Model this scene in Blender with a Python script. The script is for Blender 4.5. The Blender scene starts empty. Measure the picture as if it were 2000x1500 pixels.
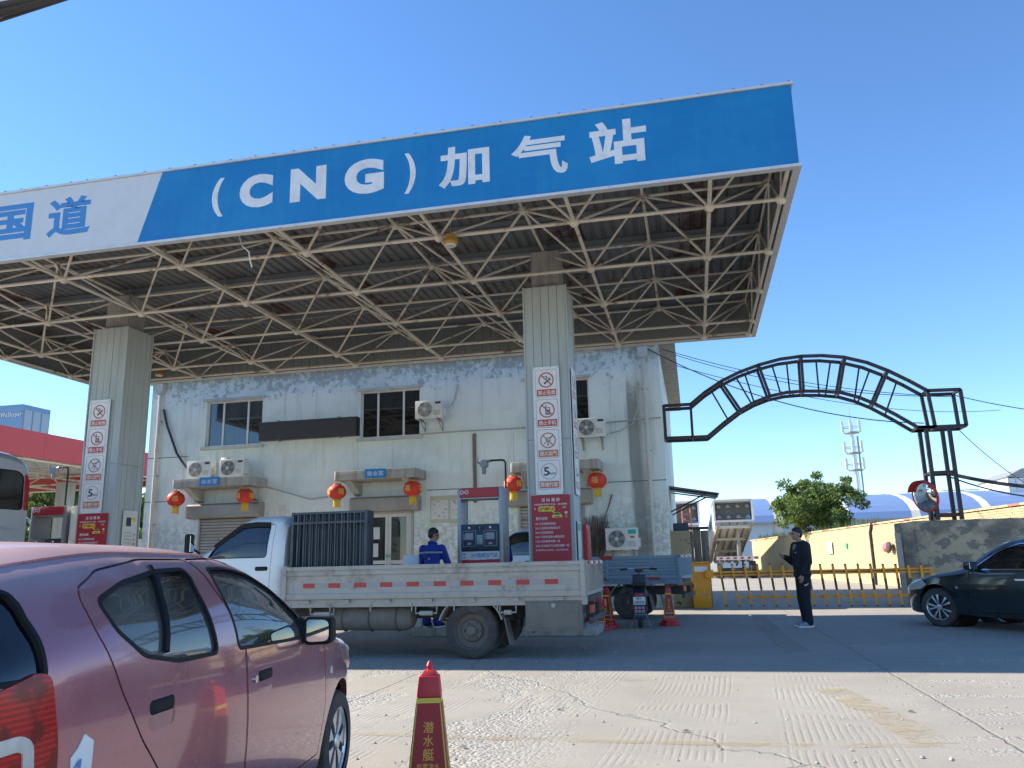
import bpy, bmesh, math, random
import numpy as np
from mathutils import Vector, Matrix
from mathutils.bvhtree import BVHTree
random.seed(7); rng = random.Random(11)
R = math.radians
sc = bpy.context.scene
COL = sc.collection

# ------------------------------------------------------------------ camera
H = 1.25                                   # eye height, sitting in a vehicle
CF, CYAW, CPIT, CROL = 1570.0, -0.21471, 0.21799, -0.02359
_cy, _sy, _cp, _sp = math.cos(CYAW), math.sin(CYAW), math.cos(CPIT), math.sin(CPIT)
_fw = np.array([_sy*_cp, _cy*_cp, _sp]); _r = np.array([_cy, -_sy, 0.0]); _u = np.cross(_r, _fw)
CR = _r*math.cos(CROL) + _u*math.sin(CROL); CU = _u*math.cos(CROL) - _r*math.sin(CROL)
cam = bpy.data.cameras.new('camera'); camo = bpy.data.objects.new('camera', cam); COL.objects.link(camo)
cam.sensor_width = 36.0; cam.lens = 36.0*CF/2000.0; cam.clip_start = 0.05; cam.clip_end = 3000.0
M = Matrix((( CR[0], CU[0], -_fw[0], 0), (CR[1], CU[1], -_fw[1], 0), (CR[2], CU[2], -_fw[2], H), (0, 0, 0, 1)))
camo.matrix_world = M
sc.camera = camo
def _ray(x, y): return _fw + CR*(x-1000)/CF - CU*(y-750)/CF
def gp(x, y, z=0.0):                       # photo pixel -> point at height z
    d = _ray(x, y); q = d*((z-H)/d[2]); return Vector((q[0], q[1], z))
def py(x, y, Y):                           # photo pixel -> point on the plane Y
    d = _ray(x, y); q = d*(Y/d[1]); return Vector((q[0], q[1], q[2]+H))
def pxx(x, y, X):                          # photo pixel -> point on the plane X
    d = _ray(x, y); q = d*(X/d[0]); return Vector((q[0], q[1], q[2]+H))

# ------------------------------------------------------------------ light
SUN = Vector((1.48, -0.10, -1.0)).normalized()      # direction the light travels
elev = math.asin(-SUN.z)
w = bpy.data.worlds.new('World'); sc.world = w; w.use_nodes = True
nt = w.node_tree; bg = nt.nodes['Background']
sky = nt.nodes.new('ShaderNodeTexSky'); sky.sky_type = 'NISHITA'; sky.sun_disc = False
sky.sun_elevation = elev; sky.sun_rotation = math.atan2(-SUN.x, -SUN.y)
sky.altitude = 1500; sky.air_density = 1.1; sky.dust_density = 0.0; sky.ozone_density = 4.0
hs_ = nt.nodes.new('ShaderNodeHueSaturation'); hs_.inputs['Saturation'].default_value = 1.12; hs_.inputs['Hue'].default_value = .502; nt.links.new(sky.outputs[0], hs_.inputs['Color']); nt.links.new(hs_.outputs[0], bg.inputs[0]); bg.inputs[1].default_value = 0.132
sl = bpy.data.lights.new('sun', 'SUN'); sl.energy = 5.0; sl.angle = R(0.53); sl.color = (1.0, 0.93, 0.80)
so = bpy.data.objects.new('sun', sl); COL.objects.link(so); so.rotation_euler = SUN.to_track_quat('-Z', 'Y').to_euler(); so.location = (-30, 10, 40)
sc.view_settings.view_transform = 'Standard'; sc.view_settings.look = 'None'
sc.view_settings.exposure = 1.08; sc.view_settings.gamma = 1.0; sc.view_settings.use_curve_mapping = False

# ------------------------------------------------------------------ mesh helpers
class MB:
    def __init__(s): s.v = []; s.f = []
    def add(s, vs, fs):
        o = len(s.v); s.v += [tuple(p) for p in vs]; s.f += [tuple(i+o for i in f) for f in fs]; return s
    def box(s, c, d, rot=None):
        hx, hy, hz = d[0]/2, d[1]/2, d[2]/2
        P = [Vector((x, y, z)) for z in (-hz, hz) for y in (-hy, hy) for x in (-hx, hx)]
        if rot is not None: P = [rot @ p for p in P]
        return s.add([Vector(c)+p for p in P], [(0,2,3,1), (4,5,7,6), (0,1,5,4), (2,6,7,3), (0,4,6,2), (1,3,7,5)])
    def bb(s, a, b):                       # box between two corners
        return s.box([(a[i]+b[i])/2 for i in range(3)], [abs(b[i]-a[i]) for i in range(3)])
    def bar(s, a, b, wx, wy=None, up=(0, 0, 1)):      # square bar between two points
        a = Vector(a); b = Vector(b); wy = wy or wx
        z = (b-a); L = z.length; z = z/L; u = Vector(up)
        if abs(z.dot(u)) > .99: u = Vector((0, 1, 0))
        x = u.cross(z).normalized(); y = z.cross(x)
        rot = Matrix((x, y, z)).transposed()
        return s.box((a+b)/2, (wx, wy, L), rot)
    def tube(s, pts, r, n=8, cap=True, closed=False):
        pts = [Vector(p) for p in pts]; m = len(pts); rr = r if isinstance(r, (list, tuple)) else [r]*m
        vs = []; fs = []; prev = None
        for i, p in enumerate(pts):
            if closed: t = pts[(i+1) % m]-pts[i-1]
            else: t = (pts[min(i+1, m-1)]-pts[max(i-1, 0)])
            t = t.normalized()
            if prev is None:
                u = Vector((0, 0, 1)) if abs(t.z) < .9 else Vector((1, 0, 0))
                x = u.cross(t).normalized()
            else: x = (prev - t*prev.dot(t)).normalized()
            prev = x; y = t.cross(x)
            vs += [p + (x*math.cos(2*math.pi*k/n)+y*math.sin(2*math.pi*k/n))*rr[i] for k in range(n)]
        for i in range(m if closed else m-1):
            j = (i+1) % m
            fs += [(i*n+k, i*n+(k+1) % n, j*n+(k+1) % n, j*n+k) for k in range(n)]
        if cap and not closed: fs += [tuple(range(n-1, -1, -1)), tuple((m-1)*n+k for k in range(n))]
        return s.add(vs, fs)
    def lathe(s, prof, c=(0, 0, 0), axis='Z', n=24, sq=None, caps=True):      # prof [(r, h)]
        c = Vector(c); vs = []; fs = []
        for r, h in prof:
            for k in range(n):
                a = 2*math.pi*k/n; x, y = r*math.cos(a), r*math.sin(a)
                vs.append(c+(Vector((x, y, h)) if axis == 'Z' else Vector((x, h, y)) if axis == 'Y' else Vector((h, x, y))))
        m = len(prof)
        for i in range(m-1): fs += [(i*n+k, i*n+(k+1) % n, (i+1)*n+(k+1) % n, (i+1)*n+k) for k in range(n)]
        if caps:
            if prof[0][0] > 1e-5: fs.append(tuple(range(n-1, -1, -1)))
            if prof[-1][0] > 1e-5: fs.append(tuple((m-1)*n+k for k in range(n)))
        return s.add(vs, fs)
    def prism(s, poly, a, b, axis='Y'):    # poly in the other two axes: Y->(x,z) X->(y,z) Z->(x,y)
        def mk(p, t): return (p[0], t, p[1]) if axis == 'Y' else (t, p[0], p[1]) if axis == 'X' else (p[0], p[1], t)
        n = len(poly)
        return s.add([mk(p, a) for p in poly]+[mk(p, b) for p in poly],
                     [tuple(range(n)), tuple(range(2*n-1, n-1, -1))]+[(i, n+i, n+(i+1) % n, (i+1) % n) for i in range(n)])
    def ring(s, outer, inner, a, b, axis='Y'):
        def mk(p, t): return (p[0], t, p[1]) if axis == 'Y' else (t, p[0], p[1]) if axis == 'X' else (p[0], p[1], t)
        n = len(outer); V = [mk(p, a) for p in outer]+[mk(p, a) for p in inner]+[mk(p, b) for p in outer]+[mk(p, b) for p in inner]
        F = []
        for i in range(n):
            j = (i+1) % n
            F += [(i, n+i, n+j, j), (2*n+i, 2*n+j, 3*n+j, 3*n+i), (i, j, 2*n+j, 2*n+i), (n+i, 3*n+i, 3*n+j, n+j)]
        return s.add(V, F)
    def quad(s, a, b, c, d): return s.add([a, b, c, d], [(0, 1, 2, 3)])
    def mesh(s, name, fix=True):
        me = bpy.data.meshes.new(name); me.from_pydata(s.v, [], s.f); me.update()
        if fix:
            bm = bmesh.new(); bm.from_mesh(me); bmesh.ops.recalc_face_normals(bm, faces=bm.faces); bm.to_mesh(me); bm.free()
        return me
    def build(s, name, mat, parent=None, smooth=False, bevel=0, ang=35, fix=True):
        return obj(name, s.mesh(name, fix), mat, parent, smooth, bevel, ang)
def smooth_me(me, ang=35):
    me.polygons.foreach_set('use_smooth', [True]*len(me.polygons))
    me.set_sharp_from_angle(angle=R(ang))
def bevel_me(me, wd, seg=2):
    bm = bmesh.new(); bm.from_mesh(me)
    es = [e for e in bm.edges if len(e.link_faces) == 2 and e.calc_face_angle(0) > R(30)]
    if es: bmesh.ops.bevel(bm, geom=es, offset=wd, segments=seg, affect='EDGES', profile=.6, clamp_overlap=True)
    bm.to_mesh(me); bm.free()
def obj(name, me, mat, parent=None, smooth=False, bevel=0, ang=35):
    if bevel: bevel_me(me, bevel); smooth = True
    if smooth: smooth_me(me, ang)
    o = bpy.data.objects.new(name, me); COL.objects.link(o)
    if mat is not None and not me.materials: me.materials.append(mat)
    if parent is not None: o.parent = parent
    return o
def empty(name, loc=(0, 0, 0), rz=0.0, rot=None):
    o = bpy.data.objects.new(name, None); COL.objects.link(o); o.location = loc; o.empty_display_size = .2
    o.rotation_euler = rot if rot else (0, 0, rz); return o
def tag(o, label, cat, group=None):
    o['label'] = label; o['category'] = cat
    if group: o['group'] = group
    return o
def struct(o): o['kind'] = 'structure'; return o
def copy_tree(o, parent=None):
    c = o.copy(); COL.objects.link(c); c.parent = parent
    for ch in list(o.children): copy_tree(ch, c)
    return c
def disc(n, r, cx=0, cy=0, a0=0): return [(cx+r*math.cos(a0+2*math.pi*k/n), cy+r*math.sin(a0+2*math.pi*k/n)) for k in range(n)]
def rrect(x0, z0, x1, z1, r, n=4):
    P = []
    for cx, cz, a in ((x1-r, z1-r, 0), (x0+r, z1-r, 90), (x0+r, z0+r, 180), (x1-r, z0+r, 270)):
        P += [(cx+r*math.cos(R(a+90*k/n)), cz+r*math.sin(R(a+90*k/n))) for k in range(n+1)]
    return P
def roundpoly(P, r, n=4):                  # round the corners of a polygon
    out = []; m = len(P)
    for i in range(m):
        a, b, c = Vector(P[i-1]), Vector(P[i]), Vector(P[(i+1) % m])
        rr = min(r, (a-b).length*.45, (c-b).length*.45)
        p, q = b+(a-b).normalized()*rr, b+(c-b).normalized()*rr
        for k in range(n+1):
            t = k/n; v = p*(1-t)**2+b*2*t*(1-t)+q*t*t; out.append((v.x, v.y))
    return out
def inset(P, d):                           # offset a polygon inward (d>0) along its vertex normals
    A = sum(P[i-1][0]*P[i][1]-P[i][0]*P[i-1][1] for i in range(len(P)))
    s = 1 if A > 0 else -1; out = []; m = len(P)
    for i in range(m):
        a, b, c = Vector(P[i-1]), Vector(P[i]), Vector(P[(i+1) % m])
        e1 = (b-a); e2 = (c-b)
        if e1.length < 1e-7: e1 = e2
        if e2.length < 1e-7: e2 = e1
        n1 = Vector((-e1.y, e1.x)).normalized(); n2 = Vector((-e2.y, e2.x)).normalized()
        nn = n1+n2; L = nn.length
        nn = nn/L if L > 1e-6 else n1
        k = min(1/max(nn.dot(n1), .4), 2.0)
        out.append((b.x+nn.x*s*d*k, b.y+nn.y*s*d*k))
    return out
# ------------------------------------------------------------------ text
def text_mesh(txt, size, bold=0.0, align='CENTER', sx=1.0, shear=0, space=1.0, line=1.0):
    cu = bpy.data.curves.new('t', 'FONT'); cu.body = txt; cu.size = size; cu.align_x = align; cu.align_y = 'CENTER'
    cu.bevel_depth = bold*.55; cu.bevel_resolution = 0; cu.resolution_u = 5 if len(txt) == 1 else 3; cu.shear = shear; cu.space_character = space; cu.space_line = line; cu.fill_mode = 'BOTH'
    o = bpy.data.objects.new('t', cu); COL.objects.link(o)
    dg = bpy.context.evaluated_depsgraph_get(); me = bpy.data.meshes.new_from_object(o.evaluated_get(dg)); bpy.data.objects.remove(o)
    if sx != 1.0: me.transform(Matrix.Diagonal((sx, 1, 1, 1)))
    me.materials.clear()
    bm = bmesh.new(); bm.from_mesh(me); bmesh.ops.delete(bm, geom=[f for f in bm.faces if f.calc_center_median().z < -1e-5], context='FACES'); bm.to_mesh(me); bm.free()
    return me
def fit_text(txt, wd, ht, bold=0.03, space=1.0, shear=0):        # text whose ink fills wd x ht, centred on the origin
    me = text_mesh(txt, 1.0, bold, shear=shear, space=space)
    if not me.vertices: return me
    a = np.array([v.co[:] for v in me.vertices]); lo, hi = a.min(0), a.max(0)
    sx = wd/max(hi[0]-lo[0], 1e-6); sy = ht/max(hi[1]-lo[1], 1e-6)
    me.transform(Matrix.Diagonal((sx, sy, min(.06, .0012/max(bold*.55, 1e-4)), 1)) @ Matrix.Translation((-(lo[0]+hi[0])/2, -(lo[1]+hi[1])/2, 0)))
    return me
FRONT = (math.pi/2, 0, 0)                  # turns a flat XY mesh to face -Y
def decal(name, me, mat, parent, loc, rot=FRONT):
    o = obj(name, me, mat, parent); o.location = loc; o.rotation_euler = rot; return o
def flat(poly): # flat polygon in local XY
    m = MB(); m.add([(p[0], p[1], 0) for p in poly], [tuple(range(len(poly)))]); return m
# ------------------------------------------------------------------ materials
def pm(name, col, rough=.6, metal=0, var=.12, scale=3.0, bump=0.0, bscale=40.0, dirt=None, damt=.35, dscale=1.5, coat=0, spec=None, streak=False, obj_space=False):
    m = bpy.data.materials.new(name); m.use_nodes = True; t = m.node_tree; n = t.nodes; l = t.links
    b = n['Principled BSDF']; b.inputs['Roughness'].default_value = rough; b.inputs['Metallic'].default_value = metal
    if coat: b.inputs['Coat Weight'].default_value = coat; b.inputs['Coat Roughness'].default_value = .06
    if spec is not None: b.inputs['Specular IOR Level'].default_value = spec
    if obj_space: pos = n.new('ShaderNodeTexCoord').outputs['Object']
    else: pos = n.new('ShaderNodeNewGeometry').outputs['Position']
    nz = n.new('ShaderNodeTexNoise'); nz.inputs['Scale'].default_value = scale; nz.inputs['Detail'].default_value = 6; nz.inputs['Roughness'].default_value = .65
    l.new(pos, nz.inputs['Vector'])
    rp = n.new('ShaderNodeMapRange'); rp.inputs['From Min'].default_value = .25; rp.inputs['From Max'].default_value = .75
    rp.inputs['To Min'].default_value = 1-var; rp.inputs['To Max'].default_value = 1+var; l.new(nz.outputs['Fac'], rp.inputs['Value'])
    mx = n.new('ShaderNodeMix'); mx.data_type = 'RGBA'; mx.blend_type = 'MULTIPLY'; mx.inputs[0].default_value = 1
    mx.inputs[6].default_value = (*col, 1); l.new(rp.outputs[0], mx.inputs[7])
    out = mx.outputs[2]
    if dirt:
        n2 = n.new('ShaderNodeTexNoise'); n2.inputs['Scale'].default_value = dscale; n2.inputs['Detail'].default_value = 8; n2.inputs['Roughness'].default_value = .7
        if streak:
            mp = n.new('ShaderNodeMapping'); mp.inputs['Scale'].default_value = (3, 3, .35); l.new(pos, mp.inputs['Vector']); l.new(mp.outputs[0], n2.inputs['Vector'])
        else: l.new(pos, n2.inputs['Vector'])
        r2 = n.new('ShaderNodeMapRange'); r2.inputs['From Min'].default_value = .48; r2.inputs['From Max'].default_value = .68; r2.inputs['To Max'].default_value = damt
        l.new(n2.outputs['Fac'], r2.inputs['Value'])
        m2 = n.new('ShaderNodeMix'); m2.data_type = 'RGBA'; m2.inputs[7].default_value = (*dirt, 1); l.new(r2.outputs[0], m2.inputs[0]); l.new(out, m2.inputs[6]); out = m2.outputs[2]
    l.new(out, b.inputs['Base Color'])
    if bump:
        n3 = n.new('ShaderNodeTexNoise'); n3.inputs['Scale'].default_value = bscale; n3.inputs['Detail'].default_value = 5; l.new(pos, n3.inputs['Vector'])
        bp = n.new('ShaderNodeBump'); bp.inputs['Strength'].default_value = bump; bp.inputs['Distance'].default_value = .02; l.new(n3.outputs['Fac'], bp.inputs['Height']); l.new(bp.outputs[0], b.inputs['Normal'])
    m['bsdf'] = 1
    return m
def node(t, ty, **kw):
    n = t.nodes.new(ty)
    for k, v in kw.items():
        if k in ('op',): n.operation = v
        else: n.inputs[k.replace('_', ' ')].default_value = v
    return n
def ramp(t, src, pts):                     # colour ramp
    c = t.nodes.new('ShaderNodeValToRGB'); e = c.color_ramp.elements
    while len(e) < len(pts): e.new(.5)
    for i, (p, col) in enumerate(pts): e[i].position = p; e[i].color = (*col, 1) if len(col) == 3 else col
    t.links.new(src, c.inputs[0]); return c.outputs[0]
def mixc(t, fac, a, b):
    m = t.nodes.new('ShaderNodeMix'); m.data_type = 'RGBA'
    if hasattr(fac, 'links') or not isinstance(fac, (int, float)): t.links.new(fac, m.inputs[0])
    else: m.inputs[0].default_value = fac
    for s, i in ((a, 6), (b, 7)):
        if isinstance(s, tuple): m.inputs[i].default_value = (*s, 1)
        else: t.links.new(s, m.inputs[i])
    return m.outputs[2]
def mth(t, op, a, b=None, c=None, clamp=False):
    m = t.nodes.new('ShaderNodeMath'); m.operation = op; m.use_clamp = clamp
    for i, s in enumerate((a, b, c)):
        if s is None: continue
        if isinstance(s, (int, float)): m.inputs[i].default_value = s
        else: t.links.new(s, m.inputs[i])
    return m.outputs[0]
def sstep(t, v, a, b):
    r = t.nodes.new('ShaderNodeMapRange'); r.interpolation_type = 'SMOOTHSTEP'; t.links.new(v, r.inputs[0]); r.inputs[1].default_value = a; r.inputs[2].default_value = b; return r.outputs[0]
def noise(t, vec, scale, detail=5, rough=.6, dist=0):
    n = t.nodes.new('ShaderNodeTexNoise'); n.inputs['Scale'].default_value = scale; n.inputs['Detail'].default_value = detail; n.inputs['Roughness'].default_value = rough; n.inputs['Distortion'].default_value = dist
    t.links.new(vec, n.inputs['Vector']); return n.outputs['Fac']
def mapping(t, vec, sc_=(1, 1, 1), loc=(0, 0, 0), rot=(0, 0, 0)):
    m = t.nodes.new('ShaderNodeMapping'); m.inputs['Scale'].default_value = sc_; m.inputs['Location'].default_value = loc; m.inputs['Rotation'].default_value = rot; t.links.new(vec, m.inputs['Vector']); return m.outputs[0]
def newmat(name, rough=.7):
    m = bpy.data.materials.new(name); m.use_nodes = True; t = m.node_tree; b = t.nodes['Principled BSDF']; b.inputs['Roughness'].default_value = rough
    return m, t, b, t.nodes.new('ShaderNodeNewGeometry').outputs['Position']
def bumpto(t, b, h, strength, dist=.02):
    bp = t.nodes.new('ShaderNodeBump'); bp.inputs['Strength'].default_value = strength; bp.inputs['Distance'].default_value = dist; t.links.new(h, bp.inputs['Height']); t.links.new(bp.outputs[0], b.inputs['Normal'])
def sepxyz(t, v):
    s = t.nodes.new('ShaderNodeSeparateXYZ'); t.links.new(v, s.inputs[0]); return s.outputs

def glass(name, tint=(.75, .85, .85), alpha=.35, rough=.02, dust_haze=.04):   # architectural/vehicle glass: mirror reflection over a tinted see-through, with a painted pale haze to lighten the panes
    m = bpy.data.materials.new(name); m.use_nodes = True; t = m.node_tree; n = t.nodes; l = t.links; n.remove(n['Principled BSDF'])
    tr = n.new('ShaderNodeBsdfTransparent'); tr.inputs[0].default_value = (*[c*alpha for c in tint], 1)
    gl = n.new('ShaderNodeBsdfGlossy'); gl.inputs['Roughness'].default_value = rough
    fr = n.new('ShaderNodeFresnel'); fr.inputs['IOR'].default_value = 1.55
    mul = n.new('ShaderNodeMath'); mul.operation = 'MULTIPLY_ADD'; mul.inputs[1].default_value = 1.35; mul.inputs[2].default_value = .03; mul.use_clamp = True
    l.new(fr.outputs[0], mul.inputs[0])
    mx = n.new('ShaderNodeMixShader'); l.new(mul.outputs[0], mx.inputs[0]); l.new(tr.outputs[0], mx.inputs[1]); l.new(gl.outputs[0], mx.inputs[2])
    df = n.new('ShaderNodeBsdfDiffuse'); df.inputs[0].default_value = (.46, .46, .44, 1); g_ = n.new('ShaderNodeNewGeometry'); nz = noise(t, g_.outputs['Position'], 2.5, 5, .6); m2 = n.new('ShaderNodeMixShader')
    l.new(mth(t, 'MULTIPLY', sstep(t, nz, .2, .8), dust_haze*2), m2.inputs[0]); l.new(mx.outputs[0], m2.inputs[1]); l.new(df.outputs[0], m2.inputs[2]); l.new(m2.outputs[0], n['Material Output'].inputs[0])
    return m
# concrete forecourt: poured slabs, worn gravelly patches, raked anti-slip grooves
def mk_concrete():
    m, t, b, pos = newmat('forecourt_concrete', .88); l = t.links; X, Y, Z = sepxyz(t, pos)
    big = noise(t, pos, .35, 6, .6); mid = noise(t, pos, 2.3, 7, .7); fine = noise(t, pos, 55, 3, .7)
    col = ramp(t, big, [(.3, (.265, .237, .20)), (.55, (.325, .295, .25)), (.75, (.37, .34, .29))])
    col = mixc(t, mth(t, 'MULTIPLY', sstep(t, mid, .45, .7), .45), col, (.26, .24, .215))
    # gravel showing through
    vor = t.nodes.new('ShaderNodeTexVoronoi'); vor.inputs['Scale'].default_value = 38; l.new(pos, vor.inputs['Vector'])
    gr = noise(t, mapping(t, pos, (.9, .5, 1), (3, 1, 0)), .8, 5, .65)
    right = sstep(t, X, 1.2, 2.2)
    grm = mth(t, 'MAXIMUM', mth(t, 'MULTIPLY', sstep(t, gr, .47, .56), mth(t, 'SUBTRACT', 1, sstep(t, X, -1.8, -.6))), mth(t, 'MULTIPLY', sstep(t, noise(t, mapping(t, pos, (.5, 2.6, 1)), 1.0, 4, .6), .52, .6), right))
    gcol = ramp(t, vor.outputs['Color'], [(.0, (.16, .15, .14)), (.5, (.34, .32, .285)), (1, (.5, .47, .42))])
    col = mixc(t, mth(t, 'MULTIPLY', grm, .75), col, gcol)
    # grooves raked along the driving direction, in lanes about a metre wide
    warp = noise(t, mapping(t, pos, (.9, 1.0, 1)), 1.0, 2, .5)
    gx = mth(t, 'ADD', X, mth(t, 'MULTIPLY', warp, .07))
    gx = mth(t, 'ADD', gx, mth(t, 'MULTIPLY', Y, -.06))
    sn = mth(t, 'SINE', mth(t, 'MULTIPLY', gx, 2*math.pi/.054))
    lane = mth(t, 'FRACT', mth(t, 'MULTIPLY', gx, 1/1.15))
    lm = mth(t, 'MULTIPLY', sstep(t, lane, .12, .16), mth(t, 'SUBTRACT', 1, sstep(t, lane, .80, .84)))
    rows = noise(t, mapping(t, pos, (.9, 1.7, 1), (5, 0, 0)), 1.0, 4, .6)
    lm = mth(t, 'MULTIPLY', lm, sstep(t, rows, .42, .56))
    lm = mth(t, 'MULTIPLY', lm, mth(t, 'SUBTRACT', 1, sstep(t, X, 1.0, 1.5)))
    lm = mth(t, 'MULTIPLY', lm, sstep(t, Y, 4.6, 5.6))
    lm = mth(t, 'MULTIPLY', lm, mth(t, 'SUBTRACT', 1, mth(t, 'MULTIPLY', grm, .8)))
    groove = mth(t, 'MULTIPLY', mth(t, 'MINIMUM', mth(t, 'ADD', sn, .2), .4), lm)
    col = mixc(t, mth(t, 'MULTIPLY', mth(t, 'MULTIPLY', sstep(t, sn, .2, -.7), lm), .10), col, (.22, .2, .18))
    # slab joints and cracks
    def line(v, per, off, wd): 
        fr = mth(t, 'ABSOLUTE', mth(t, 'SUBTRACT', mth(t, 'FRACT', mth(t, 'ADD', mth(t, 'MULTIPLY', v, 1/per), off)), .5)); return mth(t, 'SUBTRACT', 1, sstep(t, fr, wd/per, wd/per*2.2))
    wob = mth(t, 'MULTIPLY', noise(t, pos, 6, 3, .6), .05)
    jn = mth(t, 'MAXIMUM', line(mth(t, 'ADD', X, wob), 5.2, .12, .008), line(mth(t, 'ADD', Y, wob), 7.4, .1, .006))
    cv = t.nodes.new('ShaderNodeTexVoronoi'); cv.feature = 'DISTANCE_TO_EDGE'; cv.inputs['Scale'].default_value = .13
    wn = t.nodes.new('ShaderNodeTexNoise'); wn.inputs['Scale'].default_value = 1.6; wn.inputs['Detail'].default_value = 6; l.new(pos, wn.inputs['Vector'])
    va = t.nodes.new('ShaderNodeVectorMath'); va.operation = 'MULTIPLY_ADD'; va.inputs[1].default_value = (.7, .7, 0); l.new(wn.outputs['Color'], va.inputs[0]); l.new(pos, va.inputs[2]); l.new(va.outputs[0], cv.inputs['Vector'])
    crack = mth(t, 'SUBTRACT', 1, sstep(t, cv.outputs['Distance'], .001, .003))
    lines = mth(t, 'MAXIMUM', jn, mth(t, 'MULTIPLY', crack, .8))
    col = mixc(t, mth(t, 'MULTIPLY', lines, .38), col, (.14, .13, .12))
    oil = sstep(t, noise(t, mapping(t, pos, (.6, 1.1, 1), (9, 4, 0)), .9, 4, .55), .64, .74)
    col = mixc(t, mth(t, 'MULTIPLY', oil, .35), col, (.12, .11, .1))
    l.new(col, b.inputs['Base Color'])
    hgt = mth(t, 'ADD', mth(t, 'MULTIPLY', fine, .22), mth(t, 'MULTIPLY', mth(t, 'MULTIPLY', vor.outputs['Distance'], grm), -.9))
    hgt = mth(t, 'ADD', hgt, mth(t, 'MULTIPLY', groove, .12)); hgt = mth(t, 'SUBTRACT', hgt, mth(t, 'MULTIPLY', lines, .6))
    bumpto(t, b, hgt, .8, .02); return m
# facade: pale mint limewash, peeling to grey plaster along the roof, brown stains low down
def mk_facade():
    m, t, b, pos = newmat('mint_limewash', .9); X, Y, Z = sepxyz(t, pos)
    a = noise(t, pos, .8, 8, .68); s = noise(t, mapping(t, pos, (4.5, 4.5, .28)), 1.0, 7, .7); f = noise(t, pos, 5.5, 8, .7)
    col = ramp(t, a, [(.3, (.57, .635, .585)), (.5, (.71, .76, .715)), (.72, (.77, .80, .76))])
    col = mixc(t, mth(t, 'MULTIPLY', sstep(t, s, .50, .72), .6), col, (.47, .46, .38))
    zt = mth(t, 'ADD', Z, mth(t, 'MULTIPLY', mth(t, 'SUBTRACT', noise(t, pos, 1.1, 5, .6), .5), 2.4))
    peel = mth(t, 'MULTIPLY', sstep(t, mth(t, 'ADD', f, mth(t, 'MULTIPLY', mth(t, 'SUBTRACT', zt, 6.55), .17)), .56, .585), sstep(t, zt, 5.6, 6.2))
    mint = mth(t, 'MULTIPLY', sstep(t, mth(t, 'ADD', f, mth(t, 'MULTIPLY', mth(t, 'SUBTRACT', zt, 6.6), .2)), .50, .55), sstep(t, zt, 5.9, 6.4))
    col = mixc(t, mth(t, 'MULTIPLY', mint, .8), col, (.42, .60, .52))
    col = mixc(t, mth(t, 'MULTIPLY', peel, .9), col, mixc(t, noise(t, pos, 9, 4, .6), (.37, .36, .37), (.50, .49, .49)))
    lowb = mth(t, 'SUBTRACT', 3.3, mth(t, 'ADD', Z, mth(t, 'MULTIPLY', mth(t, 'SUBTRACT', s, .5), 3.0)))
    low = mth(t, 'MULTIPLY', sstep(t, lowb, .0, 1.4), sstep(t, f, .42, .56))
    col = mixc(t, mth(t, 'MULTIPLY', low, .55), col, (.36, .32, .25))
    wet = mth(t, 'MULTIPLY', mth(t, 'SUBTRACT', 1, sstep(t, mth(t, 'ABSOLUTE', mth(t, 'ADD', mth(t, 'ADD', X, 1.38), mth(t, 'MULTIPLY', mth(t, 'SUBTRACT', s, .5), .5))), .10, .26)), mth(t, 'SUBTRACT', 1, sstep(t, mth(t, 'ADD', Z, mth(t, 'MULTIPLY', f, 1.5)), 6.2, 7.2)))
    col = mixc(t, mth(t, 'MULTIPLY', wet, .8), col, (.20, .20, .185))
    sp = sstep(t, noise(t, pos, 3.4, 8, .75), .64, .70); col = mixc(t, mth(t, 'MULTIPLY', sp, .4), col, (.40, .42, .41))
    t.links.new(col, b.inputs['Base Color'])
    bumpto(t, b, mth(t, 'ADD', mth(t, 'MULTIPLY', f, .5), mth(t, 'MULTIPLY', peel, -.5)), .5, .02); return m
def mk_rusty(name, col, rust=(.22, .10, .045), lo=.56, hi=.64, scale=3.2, rough=.62, dirt=(.30, .25, .19), stretch=(1, 1, 1), amt=.85, metal=0):
    m, t, b, pos = newmat(name, rough); p2 = mapping(t, pos, stretch)
    f = noise(t, p2, scale, 8, .72); g = noise(t, pos, 1.3, 5, .6)
    c = mixc(t, mth(t, 'MULTIPLY', sstep(t, g, .4, .7), .35), col, dirt)
    c = mixc(t, mth(t, 'MULTIPLY', sstep(t, f, lo, hi), amt), c, rust)
    t.links.new(c, b.inputs['Base Color']); b.inputs['Metallic'].default_value = metal; bumpto(t, b, f, .25, .01); return m
def mk_brick(name, c1, c2):
    m, t, b, pos = newmat(name, .9)
    oi = t.nodes.new('ShaderNodeObjectInfo')
    n1 = noise(t, mapping(t, pos, (6, 6, 11)), 1.0, 2, .5); n2 = noise(t, pos, .7, 6, .65)
    c = mixc(t, sstep(t, n1, .3, .7), c1, c2); c = mixc(t, mth(t, 'MULTIPLY', sstep(t, n2, .5, .75), .4), c, (.30, .25, .17))
    t.links.new(c, b.inputs['Base Color']); bumpto(t, b, noise(t, pos, 60, 4, .6), .4, .01); return m
def mk_peel(name, base, under, dark, lo=.5):
    m, t, b, pos = newmat(name, .92)
    f = noise(t, mapping(t, pos, (1, 1, 1.5)), 2.2, 9, .68); d = noise(t, pos, .9, 6, .6)
    c = mixc(t, sstep(t, f, lo, lo+.03), base, under); c = mixc(t, mth(t, 'MULTIPLY', sstep(t, d, .48, .62), .8), c, dark)
    t.links.new(c, b.inputs['Base Color']); bumpto(t, b, f, .7, .03); return m
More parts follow.
